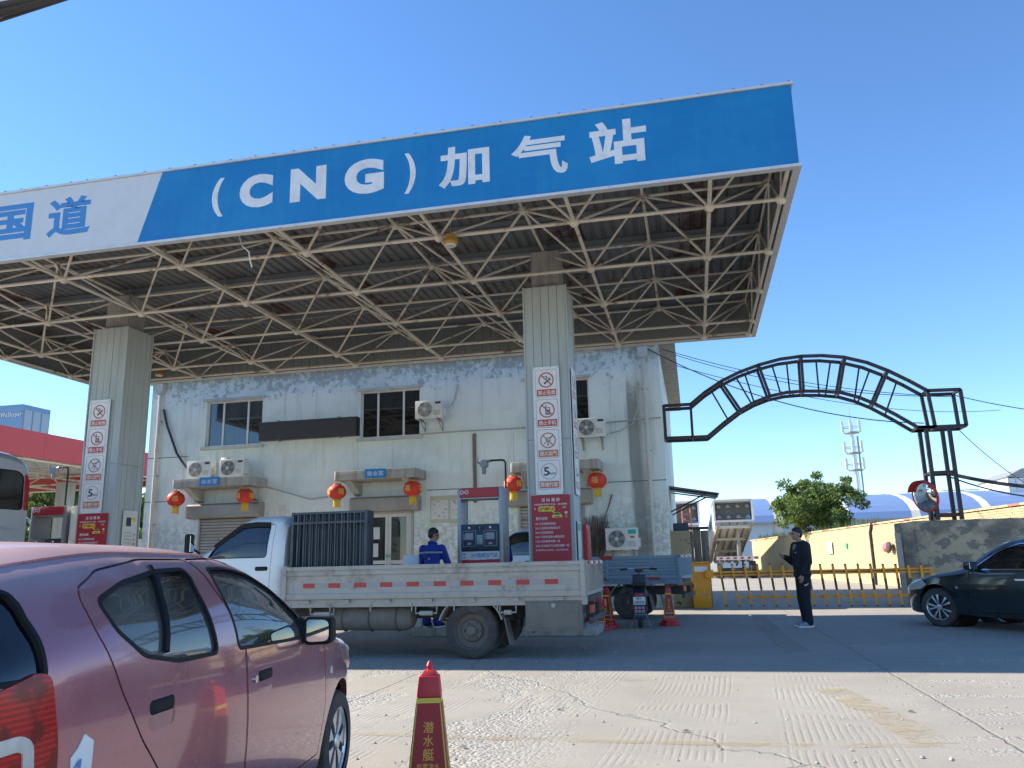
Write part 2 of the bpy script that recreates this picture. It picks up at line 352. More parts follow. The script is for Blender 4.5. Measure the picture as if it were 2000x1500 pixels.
def mk_banner():
    m, t, b, pos = newmat('blue_banner', .42); X, Y, Z = sepxyz(t, pos)
    a = noise(t, pos, .9, 6, .65); s = noise(t, mapping(t, pos, (5, 5, .5)), 1.0, 6, .65); f = noise(t, mapping(t, pos, (.7, 1, 2.2)), 2.0, 3, .5)
    c = mixc(t, sstep(t, a, .35, .7), (.002, .165, .42), (.006, .20, .46)); c = mixc(t, mth(t, 'MULTIPLY', sstep(t, s, .5, .75), .30), c, (.03, .23, .45)); c = mixc(t, mth(t, 'MULTIPLY', sstep(t, noise(t, pos, 9, 6, .8), .66, .72), .5), c, (.10, .22, .36))
    t.links.new(c, b.inputs['Base Color']); rib = mth(t, 'SINE', mth(t, 'MULTIPLY', X, 2*math.pi/.19))
    bumpto(t, b, mth(t, 'ADD', mth(t, 'MULTIPLY', rib, .10), mth(t, 'MULTIPLY', f, 1.6)), .35, .02); return m
M_ = {}
M_['concrete'] = mk_concrete(); M_['facade'] = mk_facade()
M_['pipe'] = mk_rusty('cream_pipe_paint', (.72, .65, .535), lo=.55, hi=.66, scale=2.6)
M_['roofsheet'] = mk_rusty('galvanised_roof_sheet', (.14, .148, .152), rust=(.10, .05, .035), lo=.57, hi=.62, scale=1.5, stretch=(1.6, .3, 1), dirt=(.16, .15, .14), amt=.8)
M_['rustsheet'] = mk_rusty('rusted_roof_sheet', (.14, .135, .13), rust=(.07, .026, .02), lo=.50, hi=.56, scale=1.1, stretch=(1, .8, 1), dirt=(.2, .17, .14), amt=.95)
M_['purlin'] = pm('grey_purlin', (.19, .21, .22), .6, .0, .1)
M_['clad'] = pm('grey_cladding', (.42, .45, .44), .5, 0, .06, 1.2, dirt=(.28, .28, .25), damt=.45, streak=True)
M_['cladside'] = M_['clad']
M_['backclad'] = pm('dark_cladding', (.17, .19, .185), .6, 0, .08, 2)
M_['blue'] = mk_banner(); M_['blue_plain'] = pm('blue_banner', (.002, .175, .44), .42, 0, .12, 1.0, bump=.12, bscale=5, dirt=(.03, .19, .45), damt=.35, dscale=.9)
M_['bannerwhite'] = pm('white_banner', (.60, .61, .63), .5, 0, .05, 1.5, dirt=(.40, .38, .36), damt=.3)
M_['edge'] = pm('aluminium_edge', (.62, .62, .60), .45, .3, .08, dirt=(.4, .33, .25), damt=.5, dscale=6)
M_['letterblue'] = pm('blue_letter', (.05, .22, .50), .45, 0, .06)
M_['letterwhite'] = pm('white_letter', (.70, .70, .71), .45, 0, .08, 2, dirt=(.4, .38, .36), damt=.35, dscale=5)
M_['white'] = pm('white_paint', (.74, .74, .72), .5, 0, .05)
M_['offwhite'] = pm('aged_white_plastic', (.62, .60, .54), .5, 0, .08, 3, dirt=(.38, .34, .27), damt=.4, dscale=4)
M_['black'] = pm('black_paint', (.02, .02, .022), .5, 0, .2)
M_['blacksteel'] = pm('black_steel', (.028, .026, .028), .55, .1, .3, 3, dirt=(.10, .05, .035), damt=.5, dscale=4)
M_['rubber'] = pm('rubber', (.032, .031, .030), .85, 0, .25, 6, bump=.15)
M_['tyre'] = pm('dusty_tyre', (.055, .052, .048), .9, 0, .25, 5, bump=.2, dirt=(.16, .14, .12), damt=.55, dscale=3)
M_['chrome'] = pm('chrome', (.75, .75, .76), .18, 1, .04)
M_['alu'] = pm('alloy', (.55, .56, .58), .32, .8, .06)
M_['steel'] = pm('brushed_steel', (.30, .31, .315), .42, .55, .08, 5)
M_['red'] = pm('red_paint', (.42, .02, .03), .4, 0, .08)
M_['signred'] = pm('sign_red', (.50, .045, .03), .5, 0, .06)
M_['signorange'] = pm('faded_sign_red', (.52, .16, .055), .5, 0, .06)
M_['posterred'] = pm('poster_red', (.38, .02, .03), .5, 0, .08)
M_['yellow'] = pm('yellow_paint', (.68, .31, .015), .45, 0, .10, 3, dirt=(.35, .2, .06), damt=.4)
M_['yellowprint'] = pm('yellow_print', (.72, .55, .06), .5, 0, .06)
M_['gold'] = pm('gold_print', (.80, .40, .06), .5, 0, .06)
M_['lantern'] = pm('lantern_silk', (.62, .045, .022), .6, 0, .08, 6)
M_['tassel'] = pm('tassel', (.78, .50, .05), .7, 0, .1, 20)
M_['cap'] = pm('cap_gold', (.5, .25, .04), .5, .2, .1)
M_['ac'] = pm('ac_casing', (.66, .655, .61), .5, 0, .05, 3, dirt=(.42, .38, .32), damt=.35, dscale=5)
M_['acdark'] = pm('ac_grille', (.12, .12, .12), .5, 0, .1)
M_['winframe'] = pm('window_alu', (.62, .62, .60), .45, .1, .06)
M_['stoneledge'] = pm('ledge_plaster', (.50, .50, .46), .9, 0, .12, 3, bump=.2, dirt=(.33, .31, .27), damt=.6, dscale=2)
M_['hood'] = pm('hood_concrete', (.40, .37, .33), .9, 0, .15, 3, bump=.3, dirt=(.17, .15, .13), damt=.75, dscale=1.6, streak=True)
M_['shutter'] = pm('shutter_steel', (.36, .33, .29), .5, .3, .1, 2, dirt=(.2, .17, .14), damt=.4)
M_['pvc'] = pm('pvc_pipe', (.55, .53, .46), .55, 0, .08, 2, dirt=(.34, .30, .24), damt=.5)
M_['led'] = pm('led_panel', (.032, .028, .030), .55, 0, .12, 30)
M_['signblue'] = pm('sign_blue', (.005, .20, .52), .5, 0, .05)
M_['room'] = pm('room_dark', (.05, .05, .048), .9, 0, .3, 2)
M_['winglass'] = glass('window_glass', (.6, .7, .75), .85, dust_haze=.05); M_['curtainsky'] = pm('blue_curtain', (.20, .29, .36), .9, 0, .1, 3); M_['curtaindark'] = pm('dark_blind', (.085, .10, .115), .8, 0, .15, 3)  # curtain blue paints in the sky reflected by the left upper window
M_['darkglass'] = glass('dark_window_glass', (.5, .58, .58), .5, dust_haze=.025)
M_['cable'] = pm('cable', (.03, .03, .032), .6, 0, .2)
M_['greycable'] = pm('pale_cable', (.40, .39, .36), .6, 0, .1)
M_['wood'] = pm('weathered_wood', (.20, .165, .13), .9, 0, .3, 4, bump=.5, bscale=25, dirt=(.09, .07, .06), damt=.7, dscale=3, streak=True)
M_['terracotta'] = pm('terracotta_bin', (.42, .17, .10), .7, 0, .12, 3, dirt=(.25, .14, .1), damt=.5)
M_['navyplastic'] = pm('navy_plastic', (.02, .032, .06), .5, 0, .15)
M_['skin'] = pm('skin', (.36, .19, .125), .55, 0, .06, 8)
M_['hair'] = pm('hair', (.012, .010, .009), .6, 0, .3, 30)
M_['greyprint'] = pm('grey_print', (.30, .30, .31), .6, 0, .1)
M_['darkprint'] = pm('dark_print', (.04, .045, .06), .6, 0, .1)
M_['teal'] = pm('teal_print', (.02, .36, .33), .5, 0, .1)
M_['green'] = pm('green_print', (.04, .4, .15), .5, 0, .1)
M_['paper'] = pm('paper', (.64, .62, .58), .8, 0, .06, 2, dirt=(.5, .45, .3), damt=.3)
M_['poster'] = pm('yellowed_poster', (.50, .47, .33), .8, 0, .12, 3)
M_['amber'] = pm('amber_lens', (.62, .26, .01), .25, 0, .05)
M_['mirror'] = pm('mirror', (.82, .84, .86), .03, 1, .0)
for k in ('brick',): M_['brick'] = mk_brick('yellow_brick', (.50, .38, .205), (.60, .485, .29))
M_['mortar'] = pm('mortar', (.40, .33, .22), .95, 0, .2, 5, bump=.4)
M_['peelwall'] = mk_peel('peeling_plaster', (.20, .185, .16), (.42, .35, .235), (.13, .12, .105), .46)
M_['peelpost'] = mk_peel('peeling_post', (.44, .36, .22), (.055, .048, .045), (.30, .24, .15), .57)
# ------------------------------------------------------------------ parents that hold world-space children
WORLD = {}
def wempty(name, loc):
    o = empty(name, loc); WORLD[o.name] = Matrix.Translation(loc).inverted(); return o
_obj0 = obj
def obj(name, me, mat, parent=None, smooth=False, bevel=0, ang=35):
    o = _obj0(name, me, mat, parent, smooth, bevel, ang)
    if parent is not None and parent.name in WORLD: o.matrix_parent_inverse = WORLD[parent.name]
    return o
_cyl = {}
def unit_cyl(n, mat):
    k = (n, mat.name)
    if k not in _cyl:
        me = MB().tube([(0, 0, 0), (0, 0, 1)], 1.0, n).mesh('pipe'); smooth_me(me, 50); me.materials.append(mat); _cyl[k] = me
    return _cyl[k]
def pipe(name, a, b, r, mat, parent, n=8):
    a = Vector(a); b = Vector(b); d = b-a
    o = obj(name, unit_cyl(n, mat), None, parent); o.location = a; o.rotation_mode = 'QUATERNION'
    o.rotation_quaternion = d.to_track_quat('Z', 'Y'); o.scale = (r, r, d.length); return o

# ------------------------------------------------------------------ ground
m = MB(); m.quad((-700, -60, 0), (700, -60, 0), (700, 1200, 0), (-700, 1200, 0))
struct(m.build('ground', M_['concrete'], fix=False))
def mk_marking(name, col, lo, hi):
    mm, t, b, pos = newmat(name, .85)
    f = noise(t, pos, 3.5, 8, .72); g_ = noise(t, pos, 30, 4, .7)
    a = sstep(t, mth(t, 'ADD', f, mth(t, 'MULTIPLY', g_, .25)), lo, hi)
    c = mixc(t, noise(t, pos, 5, 5, .6), col, (.40, .36, .28)); t.links.new(c, b.inputs['Base Color'])
    t.links.new(mth(t, 'MULTIPLY', a, .46), b.inputs['Alpha']); return mm
M_['markyel'] = mk_marking('worn_yellow_line', (.47, .36, .17), .50, .74)
M_['markpale'] = mk_marking('worn_pale_line', (.48, .43, .34), .50, .62)
def strip(name, pts, wd, mat, z=.004):
    pts = [Vector((p.x, p.y, 0)) for p in pts]; m = MB(); L = []; Rr = []
    for i, p in enumerate(pts):
        d = (pts[min(i+1, len(pts)-1)]-pts[max(i-1, 0)]).normalized(); nn = Vector((-d.y, d.x, 0))
        L.append(p+nn*wd/2+Vector((0, 0, z))); Rr.append(p-nn*wd/2+Vector((0, 0, z)))
    for i in range(len(pts)-1): m.quad(Rr[i], Rr[i+1], L[i+1], L[i])
    return struct(m.build(name, mat))
strip('road_marking', [gp(640, 1430), gp(1000, 1443), gp(1500, 1455), gp(1845, 1456)], .13, M_['markyel'])
strip('road_marking', [gp(1620, 1345), gp(1720, 1395), gp(1828, 1453)], .30, M_['markyel'], .008)
strip('road_marking', [gp(1480, 1203), gp(1515, 1240), gp(1560, 1274)], .32, M_['markpale'])
# ------------------------------------------------------------------ canopy
ZB, ZT = 6.38, 7.17
XB = [.56, -1.48, -3.67, -5.98, -8.33, -10.69, -12.9, -15.0]; XE0, XE1 = 1.59, -16.0
XT = [1.58, -.45, -2.49, -4.82, -7.17, -9.5, -11.84, -13.97, -16.0]
YB = [11.6, 13.7, 15.81, 17.92]; YE0, YE1 = 10.62, 19.05
YT = [10.62, 12.65, 14.76, 16.86, 18.97]
can = wempty('filling_canopy', (-7.2, 14.76, 0))
tag(can, 'large flat canopy with blue and white fascia over an open steel pipe space frame', 'canopy')
rb, rd = .031, .020
XBall = [XE0]+XB+[XE1]; YBall = [YE0]+YB+[YE1]
for y in YBall:
    for i in range(len(XBall)-1): pipe('bottom_chord', (XBall[i], y, ZB+(.03 if y in (YE0, YE1) else 0)), (XBall[i+1], y, ZB+(.03 if y in (YE0, YE1) else 0)), rb, M_['pipe'], can)
for x in XBall:
    for i in range(len(YBall)-1): pipe('bottom_chord', (x, YBall[i], ZB), (x, YBall[i+1], ZB), rb, M_['pipe'], can)
for y in YT:
    for i in range(len(XT)-1): pipe('top_chord', (XT[i], y, ZT), (XT[i+1], y, ZT), rb*.9, M_['pipe'], can)
for x in XT:
    for i in range(len(YT)-1): pipe('top_chord', (x, YT[i], ZT), (x, YT[i+1], ZT), rb*.9, M_['pipe'], can)
ball = MB().lathe([(0, -.085), (.05, -.07), (.08, -.03), (.085, 0), (.08, .03), (.05, .07), (0, .085)], n=10, caps=False).mesh('node'); smooth_me(ball, 60); ball.materials.append(M_['pipe'])
for xi, x in enumerate(XB):
    for yi, y in enumerate(YB):
        for tx in (XT[xi], XT[xi+1]):
            for ty in (YT[yi], YT[yi+1]):
                pipe('diagonal_brace', (x, y, ZB), (tx, ty, ZT), rd+.004*((xi+yi) % 2), M_['pipe'], can, 6)
for xi, x in enumerate(XB):
    for tx in (XT[xi], XT[xi+1]):
        pipe('edge_brace', (x, YE1, ZB), (tx, YT[-1], ZT), rd, M_['pipe'], can, 6)
        pipe('edge_brace', (x, YE0, ZB), (tx, YT[0], ZT), rd, M_['pipe'], can, 6)
for yi, y in enumerate(YB):
    for ty in (YT[yi], YT[yi+1]):
        pipe('edge_brace', (XE0, y, ZB), (XT[0], ty, ZT), rd, M_['pipe'], can, 6)
        pipe('edge_brace', (XE1, y, ZB), (XT[-1], ty, ZT), rd, M_['pipe'], can, 6)
for x in XB+[XE0, XE1]:
    for y in YB+[YE1]: o = obj('node_ball', ball, None, can); o.location = (x, y, ZB)
for x in XT:
    for y in YT[1:]:
        o = obj('node_ball', ball, None, can); o.location = (x, y, ZT)
        pipe('roof_post', (x, y, ZT), (x, y, 7.36), .045, M_['purlin'], can, 6)
ZR = 7.43
for i in range(7):
    y = 10.85+i*1.36; m = MB(); m.bb((-16.05, y-.03, ZR-.13), (1.62, y+.03, ZR-.02)); m.bb((-16.05, y-.03, ZR-.13), (1.62, y+.07, ZR-.115)); m.build('purlin', M_['purlin'], can)
# corrugated roof sheets, each about 0.84 m wide
x = 1.66; k = 0
while x > -16.1:
    wd = .84; m = MB(); pr = []
    nr = 4
    for j in range(nr):
        u0 = x-wd*(j/nr); s_ = wd/nr
        pr += [(u0, ZR+.035), (u0-s_*.22, ZR+.035), (u0-s_*.36, ZR), (u0-s_*.86, ZR)]
    pr.append((x-wd, ZR+.035))
    for j in range(len(pr)-1):
        m.quad((pr[j][0], 10.6, pr[j][1]), (pr[j+1][0], 10.6, pr[j+1][1]), (pr[j+1][0], 19.15, pr[j+1][1]), (pr[j][0], 19.15, pr[j][1]))
    m.build('roof_sheet', M_['rustsheet'] if k % 3 == 1 else M_['roofsheet'], can, fix=False)
    x -= wd; k += 1
# fascia
YF = 10.53; ZF0, ZF1 = 6.36, 7.60; XR, XL = 1.73, -16.15
m = MB(); m.prism([(-8.40, ZF0+.03), (XR-.015, ZF0+.03), (XR-.015, ZF1-.03), (-8.03, ZF1-.03)], YF-.0, YF+.05); fb = m.build('fascia_panel', M_['blue'], can)
m = MB(); m.prism([(XL+.015, ZF0+.03), (-8.403, ZF0+.03), (-8.033, ZF1-.03), (XL+.015, ZF1-.03)], YF-.0, YF+.05); fw_ = m.build('fascia_panel', M_['bannerwhite'], can)
# right, left and back fascia
m = MB(); m.bb((XR-.05, YF+.052, ZF0+.03), (XR, 19.25, ZF1-.03)); m.build('fascia_panel', M_['blue'], can)
m = MB(); m.bb((XL, YF+.052, ZF0+.03), (XL+.05, 19.25, ZF1-.03)); m.build('fascia_panel', M_['bannerwhite'], can)
yb = 19.2; i = 0
m = MB()
n_ = 78; s_ = (XR-XL-.12)/n_
for i in range(n_):
    x0 = XL+.06+i*s_; m.bb((x0+.006, yb, ZF0+.03), (x0+s_-.006, yb+.04, ZF1-.03))
m.bb((XL+.06, yb+.015, ZF0+.035), (XR-.06, yb+.035, ZF1-.035)); m.build('fascia_panel', M_['backclad'], can)
m = MB()
n_ = 38; s_ = 8.55/n_
for xa, xb in ((XR-.09, XR-.055), (XL+.055, XL+.09)):
    m = MB()
    for i in range(n_): y0 = YF+.1+i*s_; m.bb((xa, y0+.006, ZF0+.03), (xb, y0+s_-.006, ZF1-.03))
    m.bb((xa+.01, YF+.1, ZF0+.035), (xb-.005, YF+8.6, ZF1-.035)); m.build('fascia_lining', M_['backclad'], can)
for nm, a, b in (('fascia_trim', (XL-.03, YF-.02, ZF0-.015), (XR+.02, YF+.09, ZF0+.028)), ('fascia_trim', (XL-.03, YF-.025, ZF1-.028), (XR+.02, YF+.09, ZF1+.01)),
                 ('fascia_trim', (XR-.08, YF+.091, ZF0-.015), (XR+.02, 19.27, ZF0+.028)), ('fascia_trim', (XR-.08, YF+.091, ZF1-.028), (XR+.02, 19.27, ZF1+.01)),
                 ('fascia_trim', (XL-.03, YF+.091, ZF0-.015), (XL+.08, 19.27, ZF0+.028)), ('fascia_trim', (XL+.081, 19.18, ZF0-.015), (XR-.081, 19.27, ZF0+.028))):
    m = MB(); m.bb(a, b); m.build(nm, M_['edge'], can)
# rivets/clips along the top edge, uneven
x = XL
while x < XR:
    m = MB(); m.box((x, YF-.01, ZF1+.016), (.035, .04, .012)); m.build('trim_clip', M_['purlin'], can); x += rng.uniform(.3, .55)
# lettering on the fascia, each character placed from its box in the photograph
def face_char(ch, x0, x1, yc, ht, mat, bold=.055, dy=0):
    a = py(x0, yc+.065*(x1-x0), YF); b = py(x1, yc-.065*(x1-x0), YF); c = (a+b)/2
    me = fit_text(ch, (b-a).length*1.0, ht, bold); decal('letter', me, mat, can, (c.x, YF-.0015, c.z+dy))
face_char('国', -22, 63, 436, .66, M_['letterblue']); face_char('道', 93, 178, 422, .70, M_['letterblue'])
face_char('(', 414, 437, 386, .66, M_['letterwhite'], .05)
face_char('C', 468, 533, 373, .56, M_['letterwhite'], .11); face_char('N', 567, 637, 359, .56, M_['letterwhite'], .11); face_char('G', 673, 750, 345, .57, M_['letterwhite'], .11)
face_char(')', 790, 812, 338, .66, M_['letterwhite'], .05)
face_char('加', 857, 956, 324, .66, M_['letterwhite']); face_char('气', 998, 1108, 302, .66, M_['letterwhite'], .04); face_char('站', 1150, 1263, 277, .68, M_['letterwhite'])
# dangling torn plastic strip and loose wire under the frame
tag(MB().tube([py(465, 455, 11.0), py(473, 480, 11.0), py(486, 492, 11.0), py(488, 508, 11.0), py(492, 522, 11.0)], .012, 5).build('torn_strip', M_['white'], None, True), 'torn white plastic strip dangling from the canopy frame', 'strip')
# canopy lamps
M_['lampyellow'] = pm('lamp_yellow', (.42, .23, .04), .5, 0, .12, 5, dirt=(.2, .13, .06), damt=.5)
def canopy_lamp(pos, label, drop=.22):
    r_ = empty('canopy_lamp', pos); tag(r_, label, 'lamp')
    pipe('hanger', (0, 0, 0), (0, 0, drop+.2), .018, M_['purlin'], r_)
    MB().lathe([(.06, .14), (.085, .13), (.085, .02), (.13, .0), (.145, -.05), (.13, -.09), (.06, -.09)], n=16).build('housing', M_['lampyellow'], r_, True)
    MB().lathe([(.115, -.092), (.10, -.115), (.0, -.12)], n=16, caps=False).build('lens', M_['offwhite'], r_, True)
    m = MB()
    for k in range(14):
        a = 2*math.pi*k/14; m.box((.135*math.cos(a), .135*math.sin(a), .03), (.012, .012, .07))
    m.build('cooling_fin', M_['lampyellow'], r_); r_.scale = (.82, .82, .82)
p = py(880, 470, 11.5); canopy_lamp((p.x, p.y, p.z), 'yellow explosion-proof lamp hanging under the canopy front edge')
p = py(311, 728, 18.7); canopy_lamp((p.x, p.y, p.z), 'round yellow lamp hanging under the canopy back edge beside the grey column')
# ------------------------------------------------------------------ columns
def column(cx, cy, label):
    c = empty('canopy_column', (cx, cy, 0)); tag(c, label, 'column', 'clad columns carrying the canopy')
    hw = .42
    MB().bb((-.27, -.27, 0), (.27, .27, 7.12)).build('concrete_core', M_['hood'], c)
    for sgn, ax in ((-1, 'y'), (1, 'y'), (-1, 'x'), (1, 'x')):
        for tier, (z0, z1) in enumerate(((.02, 3.42), (3.426, 6.36))):
            for i in range(5):
                u0 = -hw+.025+i*(2*hw-.05)/5; u1 = u0+(2*hw-.05)/5-.008; d = hw-.02+.002*((i*7+tier*3) % 3)
                m = MB()
                if ax == 'y': m.bb((u0, sgn*(d-.02), z0), (u1, sgn*d, z1))
                else: m.bb((sgn*(d-.02), u0, z0), (sgn*d, u1, z1))
                m.build('cladding_board', M_['clad'], c)
    for sx in (-1, 1):
        for sy in (-1, 1):
            m = MB(); m.bb((sx*(hw-.024), sy*(hw-.024), .02), (sx*(hw+.004), sy*(hw+.004), 6.365)); m.build('corner_trim', M_['clad'], c)
    return c
cR = column(-2.46, 14.76, 'tall grey clad column beside the gas dispenser, with a red fire cabinet behind it')
cL = column(-11.90, 14.76, 'tall grey clad column with a paper notice on its side, behind the pink car roof')
# islands under the columns
for cx, x0, x1, lab in ((-2.46, -5.0, -1.7, 'low concrete island carrying the dispenser behind the flatbed truck'), (-11.9, -14.6, -10.6, 'low concrete island carrying the column behind the pink car')):
    m = MB(); m.bb((x0, 14.1, .0), (x1, 15.45, .15)); tag(m.build('pump_island', M_['hood'], None, bevel=.03), lab, 'island')
# ------------------------------------------------------------------ sign boards
def ring_me(r0, r1, n=36):
    m = MB(); m.add([(r*math.cos(2*math.pi*k/n), r*math.sin(2*math.pi*k/n), 0) for r in (r0, r1) for k in range(n)], [(k, (k+1) % n, n+(k+1) % n, n+k) for k in range(n)]); return m
def warn_board(loc, rz, label, group=None, W=.50, Ht=2.36):
    b = empty('warning_board', loc, rz); tag(b, label, 'sign', group)
    MB().bb((-W/2, -.012, -Ht/2), (W/2, .0, Ht/2)).build('panel', M_['white'], b)
    ch = Ht*.955/4; texts = ['禁止吸烟', '禁止手机', '熄火加气', '限速行驶']
    y = -.014
    for i in range(4):
        zc = Ht/2-.035-ch*(i+.5); top = zc+ch/2-.02; bot = zc-ch/2+.02; red = M_['signred'] if i < 2 else M_['signorange']
        O = rrect(-W/2+.045, bot, W/2-.045, top, .035); I = inset(O, .006)
        m = MB(); m.add([(p[0], y, p[1]) for p in O]+[(p[0], y, p[1]) for p in I], [(k, (k+1) % len(O), len(O)+(k+1) % len(O), len(O)+k) for k in range(len(O))]); m.build('border_line', M_['signred'] if i else M_['greyprint'], b)
        cz = top-.20; rr = .145
        rg = ring_me(rr, rr-(.022 if i < 3 else .010)); decal('prohibition_ring', rg.mesh('r'), red, b, (0, y, cz))
        bm_ = M_['darkprint']
        m = MB()
        def rect(cx, cz_, w_, h_, a=0): 
            ca, sa = math.cos(a), math.sin(a); m.add([(cx+ca*u-sa*v, cz_+sa*u+ca*v, 0) for u, v in ((-w_/2, -h_/2), (w_/2, -h_/2), (w_/2, h_/2), (-w_/2, h_/2))], [(0, 1, 2, 3)])
        def arc(cx, cz_, r_, w_, a0, a1, n=10):
            for k in range(n):
                t0, t1 = R(a0+(a1-a0)*k/n), R(a0+(a1-a0)*(k+1)/n); m.add([(cx+q*math.cos(t), cz_+q*math.sin(t), 0) for q, t in ((r_, t0), (r_+w_, t0), (r_+w_, t1), (r_, t1))], [(0, 1, 2, 3)])
        if i == 0:
            rect(-.02, -.055, .05, .035, R(35)); rect(.045, -.008, .10, .026, R(35)) ; arc(-.03, .03, .035, .010, -60, 120); arc(.045, .065, .03, .010, 150, 330)
        elif i == 1:
            rect(.012, -.022, .085, .135); rect(-.018, .065, .016, .05); 
        elif i == 2:
            arc(.0, .01, .03, .013, 0, 360, 16); rect(.06, .06, .07, .02, R(40)); rect(-.055, -.045, .04, .015, R(35)); rect(.0, -.07, .02, .05)
        if m.v: decal('pictogram', m.mesh('p'), bm_, b, (0, y-.001, cz))
        if i == 1:
            m = MB()
            rect(.012, .018, .062, .034)
            for a in range(3):
                for c_ in range(3): rect(.012+(c_-1)*.022, -.022-a*.020, .014, .012)
            decal('phone_keys', m.mesh('k'), M_['white'], b, (0, y-.002, cz))
        if i < 3:
            m = MB(); rect(0, 0, 2*rr-.02, .020, R(-45)); decal('slash', m.mesh('s'), red, b, (0, y-.003, cz))
        else:
            decal('numeral', fit_text('5', .10, .155, .04), M_['darkprint'], b, (-.045, y, cz)); decal('lettering', fit_text('km', .11, .05, .03), M_['darkprint'], b, (.062, y, cz-.035))
        m = MB(); rect(0, 0, .36, .125); decal('caption_plate', m.mesh('c'), red, b, (0, y, bot+.085))
        decal('lettering', fit_text(texts[i], .32, .085, .03), M_['white'], b, (0, y-.002, bot+.085))
    m = MB()
    for sx in (-1, 1):
        for z in (Ht/2-.03, .2, -.3, -Ht/2+.03): m.lathe([(.009, -.018), (.009, -.012)], (sx*(W/2-.022), 0, z), 'Y', 8)
    m.build('screw', M_['greyprint'], b)
    return b
def promo_poster(loc, rz, label, group=None, W=.70, Ht=1.16):
    b = empty('promotion_poster', loc, rz); tag(b, label, 'poster', group)
    MB().bb((-W/2, -.006, -Ht/2), (W/2, 0, Ht/2)).build('sheet', M_['posterred'], b); y = -.008; wt = M_['letterwhite']
    def ln(t, x, z, w_, h_, bold=.02, mat=wt): decal('lettering', fit_text(t, w_, h_, bold), mat, b, (x, y, z))
    top = Ht/2
    ln('活 动 通 知', 0, top-.085, .33, .065, .03)
    ln('为感谢新老用户支持，本站特推', .0, top-.165, .60, .036); ln('出', -.285, top-.235, .035, .036); ln('活动', .245, top-.225, .07, .034)
    m = MB(); P = rrect(-.15, -.045, .15, .045, .03); m.add([(p[0], p[1], 0) for p in P], [tuple(range(len(P)))]); m.add([(.08, -.044, 0), (.13, -.044, 0), (.15, -.085, 0)], [(0, 1, 2)]); decal('speech_bubble', m.mesh('b'), M_['yellowprint'], b, (-.075, y, top-.245))
    decal('lettering', fit_text('加气赠礼品', .27, .06, .03, shear=.15), M_['posterred'], b, (-.075, y-.002, top-.245))
    m = MB(); P = [(-.09, -.035), (.09, -.035), (.095, .0), (.065, .015), (.045, .05), (-.045, .05), (-.065, .015), (-.095, 0)]; m.add([(p[0], p[1], 0) for p in P], [tuple(range(8))]); decal('car_picture', m.mesh('c'), M_['yellowprint'], b, (.115, y, top-.365))
    m = MB(); m.add([(-.055, .012, 0), (.055, .012, 0), (.038, .042, 0), (-.038, .042, 0)], [(0, 1, 2, 3)]); m.add([(-.05, -.025, 0), (.05, -.025, 0), (.05, -.012, 0), (-.05, -.012, 0)], [(0, 1, 2, 3)]); decal('car_picture_glass', m.mesh('c'), M_['darkprint'], b, (.115, y-.002, top-.365))
    m = MB(); m.add([(-.022, -.055, 0), (.022, -.055, 0), (.022, .02, 0), (-.022, .02, 0)], [(0, 1, 2, 3)]); decal('pump_picture', m.mesh('c'), M_['signorange'], b, (.275, y, top-.355))
    m = MB(); m.add([(-.022, .022, 0), (.022, .022, 0), (.022, .055, 0), (-.022, .055, 0)], [(0, 1, 2, 3)]); decal('pump_picture_top', m.mesh('c'), wt, b, (.275, y, top-.355))
    ln('累积加满：', -.165, top-.415, .22, .055, .025)
    for i, (t, w_) in enumerate((('100 元兑换精美纸抽', .37), ('200 元兑换洗衣粉或毛巾', .45), ('300 元兑换玻璃水', .33), ('1000 元兑换品牌大桶洗涤剂', .52), ('1500 元兑换鲜鸡蛋一盘', .44), ('2000 元兑换太行山纯正蜂蜜一瓶', .60))):
        ln(t, -.29+w_/2, top-.505-i*.077, w_, .045, .015)
    ln('最终解释权归本站所有，活动详情请咨询', .0, top-.505-6*.077, .58, .030, .01)
    return b
warn_board((-2.475, 14.325, 3.60), 0, 'white warning board with four safety signs on the column front beside the gas dispenser')
warn_board((-2.03, 14.72, 3.60), R(90), 'white warning board on the column side facing the brown downpipe and gate')
promo_poster((-2.47, 14.330, 1.83), 0, 'red promotion poster with a yellow car, complete, on the column beside the gas dispenser')
warn_board((-11.99, 14.325, 3.60), 0, 'white warning board with four safety signs on the column rising behind the pink car')
promo_poster((-11.93, 14.330, 1.83), 0, 'red promotion poster half hidden by the pink car roof')
# paper notice on the left column's side
b = empty('paper_notice', (-11.463, 14.85, 1.98), R(90)); tag(b, 'yellowed paper notice with a small photo on the column side', 'notice')
MB().bb((-.22, -.006, -.5), (.22, 0, .5)).build('sheet', M_['paper'], b)
m = MB(); m.add([(-.12, .18, 0), (.03, .18, 0), (.03, .36, 0), (-.12, .36, 0)], [(0, 1, 2, 3)]); decal('photo', m.mesh('q'), M_['darkprint'], b, (0, -.008, 0))
m = MB(); m.add([(p[0], p[1], 0) for p in disc(12, .055, .12, .32)], [tuple(range(12))]); decal('seal', m.mesh('q'), M_['yellowprint'], b, (0, -.008, 0))
for i in range(4): decal('lettering', fit_text('安全操作规程说明', .24, .024, .01), M_['greyprint'], b, (-.06, -.008, .05-i*.07))
for i, c_ in enumerate('严禁烟火'): decal('lettering', fit_text(c_, .05, .06, .03), M_['signred'], b, (.15, -.008, .0-i*.09))
# torn paper and key holder on the right column's side
b = empty('torn_notice', (-2.033, 14.75, 1.62), R(90)); tag(b, 'torn pale green paper hanging on the column side beside the red fire cabinet', 'notice')
m = MB(); m.prism([(-.2, -.42), (.14, -.48), (.2, -.1), (.19, .32), (-.2, .34)], -.006, 0); m.build('sheet', M_['paper'], b)
m = MB(); m.prism([(-.16, .16), (.1, .15), (.12, .28), (-.16, .29)], -.009, -.007); m.build('printed_block', M_['teal'], b)
